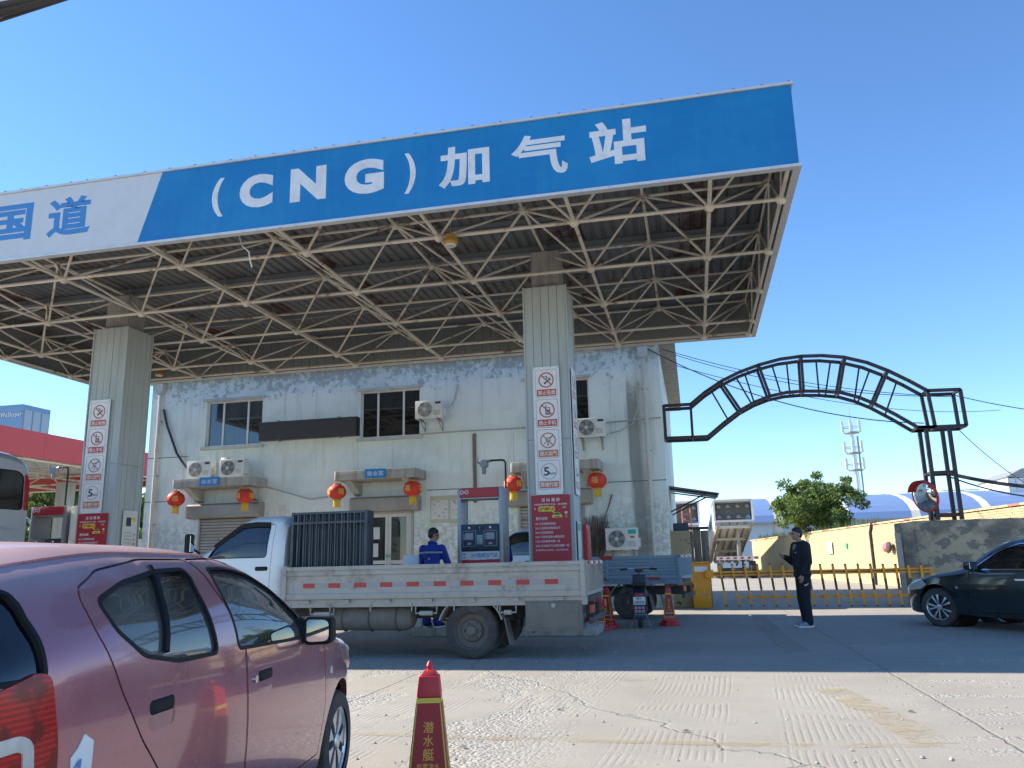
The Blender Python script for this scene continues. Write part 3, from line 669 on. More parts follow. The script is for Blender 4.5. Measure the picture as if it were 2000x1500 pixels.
# ------------------------------------------------------------------ office building
YW = 22.0; BX0, BX1, BY1, BZ = -16.52, -.62, 32.6, 7.10
bld = wempty('office_building', (-8.5, 27, 0))
tag(bld, 'two-storey office building with peeling pale mint walls behind the canopy', 'building')
OPEN = [(-14.55, -12.64, 4.92, 6.35), (-9.43, -7.57, 4.91, 6.33), (-4.42, -2.60, 5.0, 6.28), (-14.6, -12.65, 0, 3.15), (-9.35, -7.75, 0, 3.15), (-4.7, -2.85, 0, 3.15)]
def holed_wall(m, x0, x1, z0, z1, ops, ya, yb_):
    xs = sorted(set([x0, x1]+[o[0] for o in ops]+[o[1] for o in ops]))
    for a, b in zip(xs, xs[1:]):
        cuts = sorted([(o[2], o[3]) for o in ops if o[0] <= a+1e-6 and o[1] >= b-1e-6]); z = z0
        for c0, c1 in cuts:
            if c0 > z+1e-6: m.bb((a, ya, z), (b, yb_, c0))
            z = c1
        if z < z1: m.bb((a, ya, z), (b, yb_, z1))
m = MB(); holed_wall(m, BX0, BX1, 0, BZ, OPEN, YW, YW+.3)
m.bb((BX1-.3, YW+.3, 0), (BX1, BY1, BZ)); m.bb((BX0, YW+.3, 0), (BX0+.3, BY1, BZ)); m.bb((BX0+.3, BY1-.3, 0), (BX1-.3, BY1, BZ))
m.build('wall', M_['facade'], bld)
m = MB(); m.bb((BX0-.35, YW-.28, BZ+.002), (BX1+.46, BY1+.3, BZ+.17)); m.build('roof_slab', M_['hood'], bld)
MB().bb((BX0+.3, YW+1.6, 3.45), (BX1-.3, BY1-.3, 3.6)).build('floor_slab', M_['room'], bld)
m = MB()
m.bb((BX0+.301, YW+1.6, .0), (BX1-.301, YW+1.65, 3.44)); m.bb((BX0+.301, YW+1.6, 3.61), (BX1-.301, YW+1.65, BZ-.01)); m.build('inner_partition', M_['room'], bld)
# string joints scored in the plaster
for z, xa, xb in ((4.66, BX0, -15.1), (3.30, BX0, -15.7), (3.30, -7.35, -5.1), (3.30, -2.2, BX1)):
    MB().bb((xa, YW-.006, z), (xb, YW+.01, z+.022)).build('plaster_joint', M_['acdark'], bld)
for xx_, za, zb_ in ((-14.75, 3.9, 4.8), (-14.1, 3.9, 4.75), (-9.5, 3.8, 4.85), (-8.4, 3.85, 4.8), (-6.0, 3.75, 4.8), (-4.8, 3.9, 4.8)):
    MB().bb((xx_, YW-.004, za), (xx_+.012, YW+.01, zb_)).build('plaster_joint', M_['stoneledge'], bld)
def window(x0, x1, z0, z1, gl, splits):
    wn = wempty('window', ((x0+x1)/2, YW, z0)); wn.parent = bld; wn.matrix_parent_inverse = WORLD[bld.name]
    f = .05; ya, yb_ = YW+.10, YW+.16
    m = MB(); m.bb((x0+.002, ya, z0+.002), (x1-.002, yb_, z0+f)); m.bb((x0+.002, ya, z1-f), (x1-.002, yb_, z1-.002)); m.bb((x0+.002, ya, z0+f), (x0+f, yb_, z1-f)); m.bb((x1-f, ya, z0+f), (x1-.002, yb_, z1-f))
    for s in splits: xx = x0+(x1-x0)*s; m.bb((xx-.03, ya+.001, z0+f), (xx+.03, yb_-.001, z1-f))
    m.build('frame', M_['winframe'], wn)
    e = [0]+list(splits)+[1]
    for a, b in zip(e, e[1:]): MB().bb((x0+(x1-x0)*a+.02, YW+.125, z0+f-.01), (x0+(x1-x0)*b-.02, YW+.131, z1-f+.01)).build('pane', gl, wn)
    MB().bb((x0-.1, YW-.07, z1+.005), (x1+.08, YW+.002, z1+.075)).build('lintel', M_['stoneledge'], wn)
    MB().bb((x0-.1, YW-.08, z0-.09), (x1+.08, YW+.10, z0-.005)).build('sill', M_['stoneledge'], wn)
    m = MB(); nn = 44; P = [(x0+.02+(x1-x0-.04)*i/nn, YW+.26+(.018 if i % 2 else -.018)) for i in range(nn+1)]
    for a, b in zip(P, P[1:]): m.quad((a[0], a[1], z0+.01), (b[0], b[1], z0+.01), (b[0], b[1], z1-.01), (a[0], a[1], z1-.01))
    m.build('curtain', M_['curtainsky'] if gl is M_['winglass'] else M_['curtaindark'], wn, fix=False)
window(*OPEN[0], M_['winglass'], (.28, .72)); window(*OPEN[1], M_['darkglass'], (.28, .71)); window(*OPEN[2], M_['darkglass'], (.28, .72))
def shutter(x0, x1, z0, z1, full):
    sh = wempty('roller_shutter', ((x0+x1)/2, YW, 0)); sh.parent = bld; sh.matrix_parent_inverse = WORLD[bld.name]
    h = MB(); P = roundpoly([(YW-.34, z1-.42), (YW+.05, z1-.42), (YW+.05, z1+.02), (YW-.34, z1+.02)], .12); h.prism(P, x0-.22, x1+.22, 'X'); h.build('drum_housing', M_['shutter'], sh, True)
    for i in range(5): MB().bb((x0-.221, YW-.352, z1-.36+i*.07), (x1+.221, YW-.336, z1-.33+i*.07)).build('housing_rib', M_['shutter'], sh)
    if full:
        z = .03
        while z < z1-.45: 
            m = MB(); m.prism([(YW+.03, z), (YW+.015, z+.02), (YW+.015, z+.065), (YW+.03, z+.085), (YW+.05, z+.085), (YW+.05, z)], x0+.003, x1-.003, 'X'); m.build('slat', M_['shutter'], sh); z += .09
    for xx in (x0+.035, x1-.035): MB().bb((xx-.03, YW-.02, .0), (xx+.03, YW+.014, z1-.42)).build('guide_rail', M_['shutter'], sh)
shutter(-14.6, -12.65, 0, 3.15, True); shutter(-9.35, -7.75, 0, 3.15, False); shutter(-4.7, -2.85, 0, 3.15, True)
# glazed double door
dr = wempty('double_door', (-8.55, YW, 0)); dr.parent = bld; dr.matrix_parent_inverse = WORLD[bld.name]
y0 = YW+.1
for xa, xb, hs in ((-9.19, -8.56, 1), (-8.55, -7.92, -1)):
    lf = MB(); f = .085; z0, z1 = .16, 2.70
    lf.bb((xa, y0, z0), (xa+f, y0+.05, z1)); lf.bb((xb-f, y0, z0), (xb, y0+.05, z1)); lf.bb((xa+f, y0, z0), (xb-f, y0+.05, z0+.14)); lf.bb((xa+f, y0, z1-.1), (xb-f, y0+.05, z1)); lf.bb((xa+f, y0, 1.28), (xb-f, y0+.05, 1.38))
    lo = lf.build('door_leaf', M_['offwhite'], dr)
    MB().bb((xa+f-.01, y0+.02, z0+.13), (xb-f+.01, y0+.026, 1.29)).build('pane', M_['darkglass'], lo); MB().bb((xa+f-.01, y0+.02, 1.37), (xb-f+.01, y0+.026, z1-.09)).build('pane', M_['darkglass'], lo)
    hx = xb-.04 if hs > 0 else xa+.04
    MB().tube([(hx, y0-.01, 1.2), (hx, y0-.05, 1.22), (hx, y0-.05, 1.55), (hx, y0-.01, 1.57)], .011, 6).build('door_handle', M_['chrome'], lo, True)
    MB().bb((hx-.035, y0-.006, 1.46), (hx+.035, y0-.001, 1.53)).build('push_sticker', M_['green'], lo)
MB().bb((-9.35, y0-.02, 2.705), (-7.75, y0+.06, 2.74)).build('door_head', M_['offwhite'], dr)
for xx in (-9.27, -7.835): MB().bb((xx-.078, y0-.02, 0), (xx+.078, y0+.06, 2.70)).build('door_jamb', M_['offwhite'], dr)
MB().bb((-9.08, y0+.012, 1.98), (-8.82, y0+.018, 2.32)).build('door_paper', M_['paper'], dr); MB().bb((-9.08, y0+.012, 1.48), (-8.86, y0+.018, 1.86)).build('door_paper', M_['paper'], dr)
m = MB(); m.bb((-9.6, YW-.9, 0), (-7.5, YW-.002, .15)); m.build('step', M_['hood'], bld)
# door hoods
for k, (pl, pr_, yt, yb_) in enumerate(((335, 487, 952, 974), (651, 810, 938, 960), (996, 1170, 921, 944))):
    a = py(pl, yt, 21.0); b = py(pr_, yt, 21.0); z1 = 3.86; z0 = 3.60
    m = MB(); m.prism(roundpoly([(a.x, 21.0), (b.x, 21.0), (b.x+.02, YW-.002), (a.x-.02, YW-.002)], .09, 4), z0, z1, 'Z'); m.build('door_hood', M_['hood'], bld, True, bevel=.02)
    for xx in (a.x+.35, b.x-.35): MB().prism([(21.15, z0-.002), (YW-.002, z0-.002), (YW-.002, z0-.38), (YW-.18, z0-.34)], xx-.1, xx+.1, 'X').build('hood_bracket', M_['stoneledge'], bld)
# downpipes
for xx, yb_ in ((-16.16, 0), (-1.05, 0)):
    dp = wempty('downpipe', (xx, YW-.1, 0)); dp.parent = bld; dp.matrix_parent_inverse = WORLD[bld.name]
    MB().tube([(xx, YW-.09, .1), (xx, YW-.09, 6.85)], .055, 12).build('pipe', M_['pvc'], dp, True)
    MB().prism([(xx-.07, 6.70), (xx+.07, 6.70), (xx+.14, 6.82), (xx+.14, 7.0), (xx-.14, 7.0), (xx-.14, 6.82)], YW-.2, YW-.005).build('rain_head', M_['pvc'], dp)
    for z in (1.6, 3.2, 4.9): MB().lathe([(.066, z-.05), (.066, z+.05)], (xx, YW-.09, 0), n=12).build('pipe_collar', M_['pvc'], dp, True)
    for z in (1.0, 2.6, 4.1, 5.8): MB().bb((xx-.075, YW-.1, z), (xx+.075, YW-.002, z+.03)).build('pipe_clamp', M_['greyprint'], dp)
MB().tube([(-5.93, YW-.02, 2.9), (-5.93, YW-.02, 4.86)], .05, 8).build('rusty_conduit', M_['wood'], bld, True)
# cables along the facade
def cable(name, pts, r, mat, label, cat='cable', group=None):
    o = MB().tube(pts, r, 6).build(name, mat, None, True); tag(o, label, cat, group); return o
def sag(a, b, d, n=14): a = Vector(a); b = Vector(b); return [a.lerp(b, i/n)-Vector((0, 0, 4*d*(i/n)*(1-i/n))) for i in range(n+1)]
cable('wall_cable', [py(320, 800, 21.93), py(326, 830, 21.9), py(345, 885, 21.9), py(358, 905, 21.8), py(371, 922, 21.7)], .035, M_['cable'], 'thick black hose hanging beside the left downpipe to the air conditioner')
cable('wall_cable', [py(480, 946, 21.6), py(510, 948, 21.9), py(560, 962, 21.92), py(605, 975, 21.92), py(640, 970, 21.9)], .022, M_['greycable'], 'sagging grey cable between the two door hoods')
cable('wall_cable', [py(820, 848, 21.93), py(900, 842, 21.93), py(1020, 836, 21.93), py(1120, 832, 21.93), py(1290, 815, 21.93)], .022, M_['greycable'], 'pale conduit running along the wall below the first-floor windows')
cable('refrigerant_hose', [py(868, 797, 21.7), py(880, 794, 21.85), py(888, 780, 21.9), py(892, 765, 21.9), py(894, 752, 21.97)], .03, M_['pvc'], 'curved hose from the wall air conditioner into the wall')
cable('refrigerant_hose', [py(1182, 848, 21.7), py(1210, 842, 21.85), py(1235, 828, 21.9), py(1248, 790, 21.9), py(1246, 746, 21.97)], .018, M_['greycable'], 'thin hose from the air conditioner by the right downpipe')
cable('refrigerant_hose', [py(1195, 966, 21.97), py(1190, 985, 21.9), py(1183, 1005, 21.9), py(1175, 1040, 21.85)], .022, M_['wood'], 'brown hose dangling on the wall above the twig broom')
# air conditioners
def ac_unit(pos, label, rz=0, W=.80, Ht=.55, D=.30, fan=-1, dark=False, rack=True, sticker=None):
    a = empty('air_conditioner', pos, rz); tag(a, label, 'air conditioner', 'outdoor air conditioner units')
    MB().bb((-W/2, -D/2, 0.03), (W/2, D/2, Ht)).build('casing', M_['ac'], a, bevel=.015)
    cx = fan*(W*.5-.29); cz = Ht*.53; rr = .215; y = -D/2-.004
    if dark:
        m = MB(); m.prism(rrect(cx-.24, cz-.235, cx+.24, cz+.235, .04), y-.006, y); m.build('grille_panel', M_['offwhite'], a)
        y -= .008
    MB().lathe([(rr, y-.004), (rr, y)], (cx, 0, cz), 'Y', 28).build('fan_opening', M_['acdark'], a, True)
    m = MB()
    for k in range(5):
        t = 2*math.pi*k/5; c_, s_ = math.cos(t), math.sin(t); m.add([(cx+c_*.04-s_*.02, y-.006, cz+s_*.04+c_*.02), (cx+c_*rr*.9-s_*.09, y-.006, cz+s_*rr*.9+c_*.09), (cx+c_*rr*.92+s_*.03, y-.010, cz+s_*rr*.92-c_*.03), (cx+c_*.05+s_*.03, y-.008, cz+s_*.05-c_*.03)], [(0, 1, 2, 3)])
    m.build('fan_blade', M_['greyprint'], a)
    m = MB()
    for q in range(5): 
        r_ = rr*(.3+.17*q); m.tube([(cx+r_*math.cos(2*math.pi*k/24), y-.018, cz+r_*math.sin(2*math.pi*k/24)) for k in range(24)], .004, 4, closed=True)
    for k in range(24 if not dark else 8): t = 2*math.pi*k/(24 if not dark else 8); m.bar((cx+.05*math.cos(t), y-.018, cz+.05*math.sin(t)), (cx+rr*math.cos(t), y-.018, cz+rr*math.sin(t)), .005)
    m.build('fan_guard', M_['greyprint'] if dark else M_['offwhite'], a)
    MB().lathe([(.048, y-.03), (.048, y-.018)], (cx, 0, cz), 'Y', 16).build('fan_hub', M_['offwhite'], a, True)
    m = MB()
    for q in range(5): m.bb((-fan*W*.18, -D/2-.005, .12+q*.03), (-fan*W*.42, -D/2-.001, .13+q*.03))
    m.build('vent_slot', M_['greyprint'], a)
    st = sticker or M_['darkprint']
    MB().bb((-fan*W*.20, -D/2-.006, Ht-.16) if sticker else (-fan*W*.25, -D/2-.006, Ht-.11), (-fan*W*.45, -D/2-.002, Ht-.05)).build('brand_sticker', st, a)
    if sticker: MB().bb((-fan*W*.26, -D/2-.006, Ht-.27), (-fan*W*.40, -D/2-.002, Ht-.21)).build('warning_sticker', M_['signorange'], a)
    MB().bb((W/2+.001, -D/4, .1), (W/2+.05, D/4, .33)).build('valve_cover', M_['ac'], a)
    for sx in (-1, 1):
        MB().bb((sx*W*.33-.03, -D/2, 0), (sx*W*.33+.03, D/2, .028)).build('foot', M_['acdark'], a)
        if rack:
            m = MB(); m.bar((sx*W*.33, -D/2-.02, -.012), (sx*W*.33, D/2+.22, -.012), .03); m.bar((sx*W*.33, D/2+.20, -.28), (sx*W*.33, D/2+.20, .02), .03); m.bar((sx*W*.33, -D/2+.05, -.02), (sx*W*.33, D/2+.19, -.25), .022); m.build('wall_bracket', M_['shutter'], a)
    return a
def at_ac(xl, xr, yb_, Y): p = py((xl+xr)/2, yb_, Y); return (p.x, Y, p.z)
p = at_ac(369, 414, 953, 21.45); ac_unit((p[0], 21.45, 3.862), 'outdoor air conditioner with a white fan guard on the door hood, nearer the downpipe', rack=False)
p = at_ac(433, 478, 950, 21.45); ac_unit((p[0], 21.45, 3.862), 'outdoor air conditioner with a dark fan on the door hood, under the floodlight', dark=True, rack=False)
p = at_ac(818, 862, 825, 21.60); ac_unit((p[0], 21.60, 5.26), 'outdoor air conditioner bracketed to the wall beside the first-floor window with a curved hose')
p = at_ac(1133, 1178, 861, 21.60); ac_unit((p[0], 21.60, 4.47), 'outdoor air conditioner bracketed to the wall under the window behind the column', dark=True)
p = at_ac(1188, 1245, 1076, 21.60); ac_unit((p[0], 21.60, 1.46), 'large outdoor air conditioner with a green sticker low on the wall', W=.84, Ht=.60, dark=True, sticker=M_['teal'])
# LED board
p0 = py(505, 862, 21.75); p1 = py(697, 818, 21.75)
b = empty('led_board', ((p0.x+p1.x)/2, 21.8, 4.96)); tag(b, 'long dark display board hung between the first-floor windows', 'display board')
L = (p1.x-p0.x)/2
MB().bb((-L, -.06, .03), (L, .19, .58)).build('cabinet', M_['black'], b, bevel=.01)
MB().bb((-L+.03, -.066, .06), (L-.03, -.061, .55)).build('screen', M_['led'], b)
for sx in (-.62, .62): MB().bb((sx*L-.03, -.02, 0), (sx*L+.03, .19, .029)).build('bracket', M_['shutter'], b); MB().bb((sx*L-.03, -.02, .581), (sx*L+.03, .19, .62)).build('bracket', M_['shutter'], b)
# room signs on the hoods
for txt, (xa, xb, yc), lab in (('站长室', (388, 427, 961), 'small blue room sign under the paired air conditioners'), ('营业室', (712, 753, 945), 'small blue room sign above the glazed double door')):
    a_ = py(xa, yc, 20.97); b_ = py(xb, yc-1, 20.97); s = empty('room_sign', ((a_.x+b_.x)/2, 20.985, 3.745)); tag(s, lab, 'sign')
    W = b_.x-a_.x; MB().bb((-W/2, -.012, -.125), (W/2, .0, .125)).build('plate', M_['signblue'], s); decal('lettering', fit_text(txt, W*.78, .135, .008), M_['letterwhite'], s, (0, -.015, 0))
# floodlight
p = py(440, 901, 21.7); s = empty('floodlight', (p.x, 21.7, p.z)); tag(s, 'small square floodlight on the wall above the paired air conditioners', 'floodlight')
MB().box((0, 0, 0), (.24, .12, .2), Matrix.Rotation(R(-20), 3, 'X')).build('housing', M_['shutter'], s, bevel=.01); MB().box((0, -.067, -.024), (.19, .012, .15), Matrix.Rotation(R(-20), 3, 'X')).build('lens', M_['white'], s)
MB().bb((.13, -.02, -.02), (.17, .298, .02)).build('bracket', M_['shutter'], s)
# lanterns
def lantern():
    r_ = empty('red_lantern', (0, 0, 0))
    prof = []; n = 12
    body = MB(); nr = 24; vs = []; fs = []
    for i in range(n+1):
        a = math.pi*(.12+.76*i/n); r0 = .255*math.sin(a)**.85; z = -.20*math.cos(a)/math.cos(math.pi*.12)*1.0
        for k in range(nr*2):
            rr = r0*(1.0 if k % 2 == 0 else .955); t = 2*math.pi*k/(nr*2); vs.append((rr*math.cos(t), rr*math.sin(t), z))
    N = nr*2
    for i in range(n): fs += [(i*N+k, i*N+(k+1) % N, (i+1)*N+(k+1) % N, (i+1)*N+k) for k in range(N)]
    body.add(vs, fs); body.build('silk_body', M_['lantern'], r_, True, ang=60)
    for z in (.215, -.215): MB().lathe([(.11, z-.022), (.11, z+.022)], n=20).build('gold_cap', M_['cap'], r_, True)
    m = MB()
    for k in range(22): t = 2*math.pi*k/22; m.tube([(.085*math.cos(t), .085*math.sin(t), -.235), (.09*math.cos(t+.1), .09*math.sin(t+.1), -.32), (.095*math.cos(t), .095*math.sin(t), -.40-.02*(k % 3))], .011, 4)
    m.build('tassel', M_['tassel'], r_)
    MB().tube([(0, 0, .235), (0, 0, .30)], .008, 5).build('hanging_cord', M_['cable'], r_)
    for ch, a in (('福', -35), ('福', 55)):
        t = R(a-90); me = fit_text(ch, .17, .17, .02); decal('lettering', me, M_['gold'], r_, (.262*math.cos(t), .262*math.sin(t), 0), (math.pi/2, 0, R(a)))
    return r_
ln0 = lantern()
labs = ['red lantern at the hood corner nearest the left downpipe', 'red lantern beside the white truck cab roof under the paired air conditioners', 'red lantern above the stacked black railings', 'red lantern beside the glazed double door and wall posters', 'red lantern between the gas dispenser and the grey column', 'red lantern hanging above the twig broom']
for i, (x, y) in enumerate(((342, 994), (478, 988), (658, 976), (806, 970), (1003, 962), (1167, 955))):
    o = ln0 if i == 0 else copy_tree(ln0); q = py(x, y, 21.25); o.location = (q.x, 21.25, 3.30); o.rotation_euler.z = R(rng.uniform(-30, 30)); tag(o, labs[i], 'lantern', 'red lanterns under the door hoods')
# wall posters, broom, fire cabinet
for x0, x1, y0_, y1_, lab in ((840, 877, 968, 1022, 'faded wall poster with small pictures left of the dispenser, whole'), (879, 900, 967, 1022, 'faded wall poster partly hidden behind the dispenser frame'), (544, 557, 986, 1010, 'small pink notice on the wall above the truck cab')):
    a = py(x0, y1_, 21.98); b2 = py(x1, y0_, 21.98); s = empty('wall_poster', ((a.x+b2.x)/2, 21.99, (a.z+b2.z)/2)); tag(s, lab, 'poster'); W = b2.x-a.x; Hh = b2.z-a.z
    MB().bb((-W/2, -.004, -Hh/2), (W/2, .005, Hh/2)).build('sheet', M_['poster'] if x0 > 600 else M_['paper'], s)
    if x0 > 600:
        MB().bb((-W*.44, -.006, -Hh*.36), (W*.44, -.0045, Hh*.34)).build('picture_area', M_['paper'], s)
        m = MB()
        for i in range(7): cx, cz = rng.uniform(-.36, .3)*W, rng.uniform(-.3, .3)*Hh; m.bb((cx, -.008, cz), (cx+rng.uniform(.04, .12)*W+.02, -.0065, cz+.03))
        m.build('small_picture', M_['greyprint'], s)
q = py(1136, 1045, 16.3); s = empty('fire_cabinet', (q.x, 16.3, 0)); tag(s, 'tall red fire cabinet standing behind the grey column', 'cabinet')
MB().bb((-.14, -.3, 0), (.14, .3, 1.95)).build('body', M_['red'], s, bevel=.01); MB().bb((.141, -.27, .1), (.15, .27, 1.85)).build('door', M_['red'], s)
q = py(1163, 1050, 21.7); s = empty('twig_broom', (q.x, 21.65, 0)); tag(s, 'large brown twig broom leaning upside down on the wall', 'broom')
m = MB()
for k in range(240):
    a = rng.uniform(-.33, .33); b2 = rng.uniform(-.1, .12); h_ = rng.uniform(1.75, 2.45); m.tube([(a*.25, b2*.3, 1.0), (a*.7+rng.uniform(-.03, .03), b2+.1, 1.5), (a+rng.uniform(-.06, .06), b2+.18, h_)], .006, 3, cap=False)
m.build('twig_head', M_['wood'], s); MB().tube([(0, 0, .02), (0, .02, 1.25)], .03, 8).build('handle', M_['wood'], s, True); MB().lathe([(.1, 1.0), (.11, 1.06)], n=10).build('binding', M_['cable'], s)
# tin awning on the gable, antenna
s = wempty('tin_awning', (.0, 24.6, 3.0)); tag(s, 'small corrugated tin awning on the building side above the old gate pier', 'awning')
m = MB(); A = (-.615, 23.6); za, zb_ = 3.28, 3.02; n_ = 18
for i in range(n_):
    y0_ = 23.6+i*.11; d = .018 if i % 2 else 0; d2 = .018-d
    m.quad((-.615, y0_, za+d), (.78, y0_, zb_+d), (.78, y0_+.11, zb_+d2), (-.615, y0_+.11, za+d2))
m.build('tin_sheet', M_['shutter'], s, fix=False)
for y0_ in (23.75, 25.4): pipe('strut', (-.6, y0_, 2.55), (.45, y0_, 3.05), .02, M_['blacksteel'], s); pipe('rail', (-.6, y0_, 3.22), (.70, y0_, 3.0), .02, M_['blacksteel'], s)
pipe('rail', (.70, 23.65, 2.99), (.70, 25.5, 2.99), .02, M_['blacksteel'], s)
# ------------------------------------------------------------------ vehicle shells: lofted bodies cut by booleans
def smoothcurve(pts):
    xs = [p[0] for p in pts]; ys = [p[1] for p in pts]; n = len(xs)
    d = [(ys[i+1]-ys[i])/(xs[i+1]-xs[i]) for i in range(n-1)]
    mm = [d[0]]+[0 if d[i-1]*d[i] <= 0 else 2*d[i-1]*d[i]/(d[i-1]+d[i]) for i in range(1, n-1)]+[d[-1]]
    def f(x):
        if x <= xs[0]: return ys[0]
        if x >= xs[-1]: return ys[-1]
        for i in range(n-1):
            if x <= xs[i+1]: break
        h = xs[i+1]-xs[i]; t = (x-xs[i])/h
        return (2*t**3-3*t*t+1)*ys[i]+(t**3-2*t*t+t)*h*mm[i]+(-2*t**3+3*t*t)*ys[i+1]+(t**3-t*t)*h*mm[i+1]
    return f
def section(w, zb, zs, zt, tum, crown, rc, off=0.0, nS=8, nU=7, nC=6, nR=7, bulge=.02):
    """half profile from the floor centre up the side and over to the roof centre -> [(y, z)]"""
    w -= off; zb += off; zt -= off; zs = min(max(zs, zb+.1), zt-.04)
    P = [(0, zb), (w*.55, zb), (w*.86, zb+.005), (w*.95, zb+.035)]
    for i in range(nS):
        t = i/(nS-1); z = zb+.09+(zs-zb-.09)*t; P.append((w*(1-.022*(1-t)**2*1.6-.012*t**3)+bulge*math.sin(math.pi*t)*.5, z))
    ws = P[-1][0]; h = zt-zs; cr = min(crown, h*.5); r = min(rc, h*.55, w*.4)
    C = Vector((max(ws-tum*h, w*.3), zt-cr)); A = Vector((ws, zs)); B = Vector((0, zt))
    d1 = (A-C); d1 = d1.normalized() if d1.length > 1e-6 else Vector((0, -1)); r = min(r, (A-C).length*.8)
    p1 = C+d1*r; 
    rb_ = min(r*1.6, C.x*.6); p2 = Vector((C.x-rb_, zt-cr*((C.x-rb_)/C.x)**2))
    for i in range(1, nU+1):
        t = i/nU; q = A.lerp(p1, t); P.append((q.x+.018*math.sin(math.pi*t)*min(1, h*3), q.y))
    for i in range(1, nC+1):
        t = i/nC; q = p1*(1-t)**2+C*2*t*(1-t)+p2*t*t; P.append((q.x, q.y))
    for i in range(1, nR+1):
        y = p2.x*(1-i/nR); P.append((y, zt-cr*(y/C.x)**2))
    return P
def loft_mesh(prm, xs, off=0.0):
    rows = []
    x0, x1 = xs[0], xs[-1]
    for x in xs:
        xx = x0+off+(x-x0)*(x1-x0-2*off)/(x1-x0)
        rows.append((xx, section(prm['w'](x), prm['zb'](x), prm['zs'](x), prm['zt'](x), prm['tum'], prm['crown'], prm['rc'], off)))
    n = len(rows[0][1]); vs = []; fs = []
    ring_n = 2*n-2
    for x, P in rows:
        vs += [(x, y, z) for y, z in P]+[(x, -y, z) for y, z in P[-2:0:-1]]
    for i in range(len(rows)-1):
        for k in range(ring_n):
            a, b = i*ring_n+k, i*ring_n+(k+1) % ring_n; fs.append((a, b, b+ring_n, a+ring_n))
    fs.append(tuple(range(ring_n-1, -1, -1))); fs.append(tuple((len(rows)-1)*ring_n+k for k in range(ring_n)))
    m = MB(); m.add(vs, fs); return m.mesh('loft')
_SOLV = 'MANIFOLD'
def boolean(a, b, op, name='bool'):        # meshes in, mesh out
    oa = bpy.data.objects.new('ba', a); ob = bpy.data.objects.new('bb', b); COL.objects.link(oa); COL.objects.link(ob)
    md = oa.modifiers.new('b', 'BOOLEAN'); md.object = ob; md.operation = op; md.solver = _SOLV
    bpy.context.view_layer.update(); dg = bpy.context.evaluated_depsgraph_get()
    me = bpy.data.meshes.new_from_object(oa.evaluated_get(dg)); bpy.data.objects.remove(oa); bpy.data.objects.remove(ob); me.name = name; return me
def prism_me(poly, a, b, axis='Y'): return MB().prism(poly, a, b, axis).mesh('prism')
def ring_prism(poly, d_out, d_in, a, b, axis='Y'): return MB().ring(inset(poly, -d_out), inset(poly, d_in), a, b, axis).mesh('ringp')
def bvh(me):
    return BVHTree.FromPolygons([v.co for v in me.vertices], [p.vertices[:] for p in me.polygons])
def side_y(tree, x, z, sgn=1):
    h = tree.ray_cast(Vector((x, 3*sgn, z)), Vector((0, -sgn, 0))); return h[0].y if h[0] else None
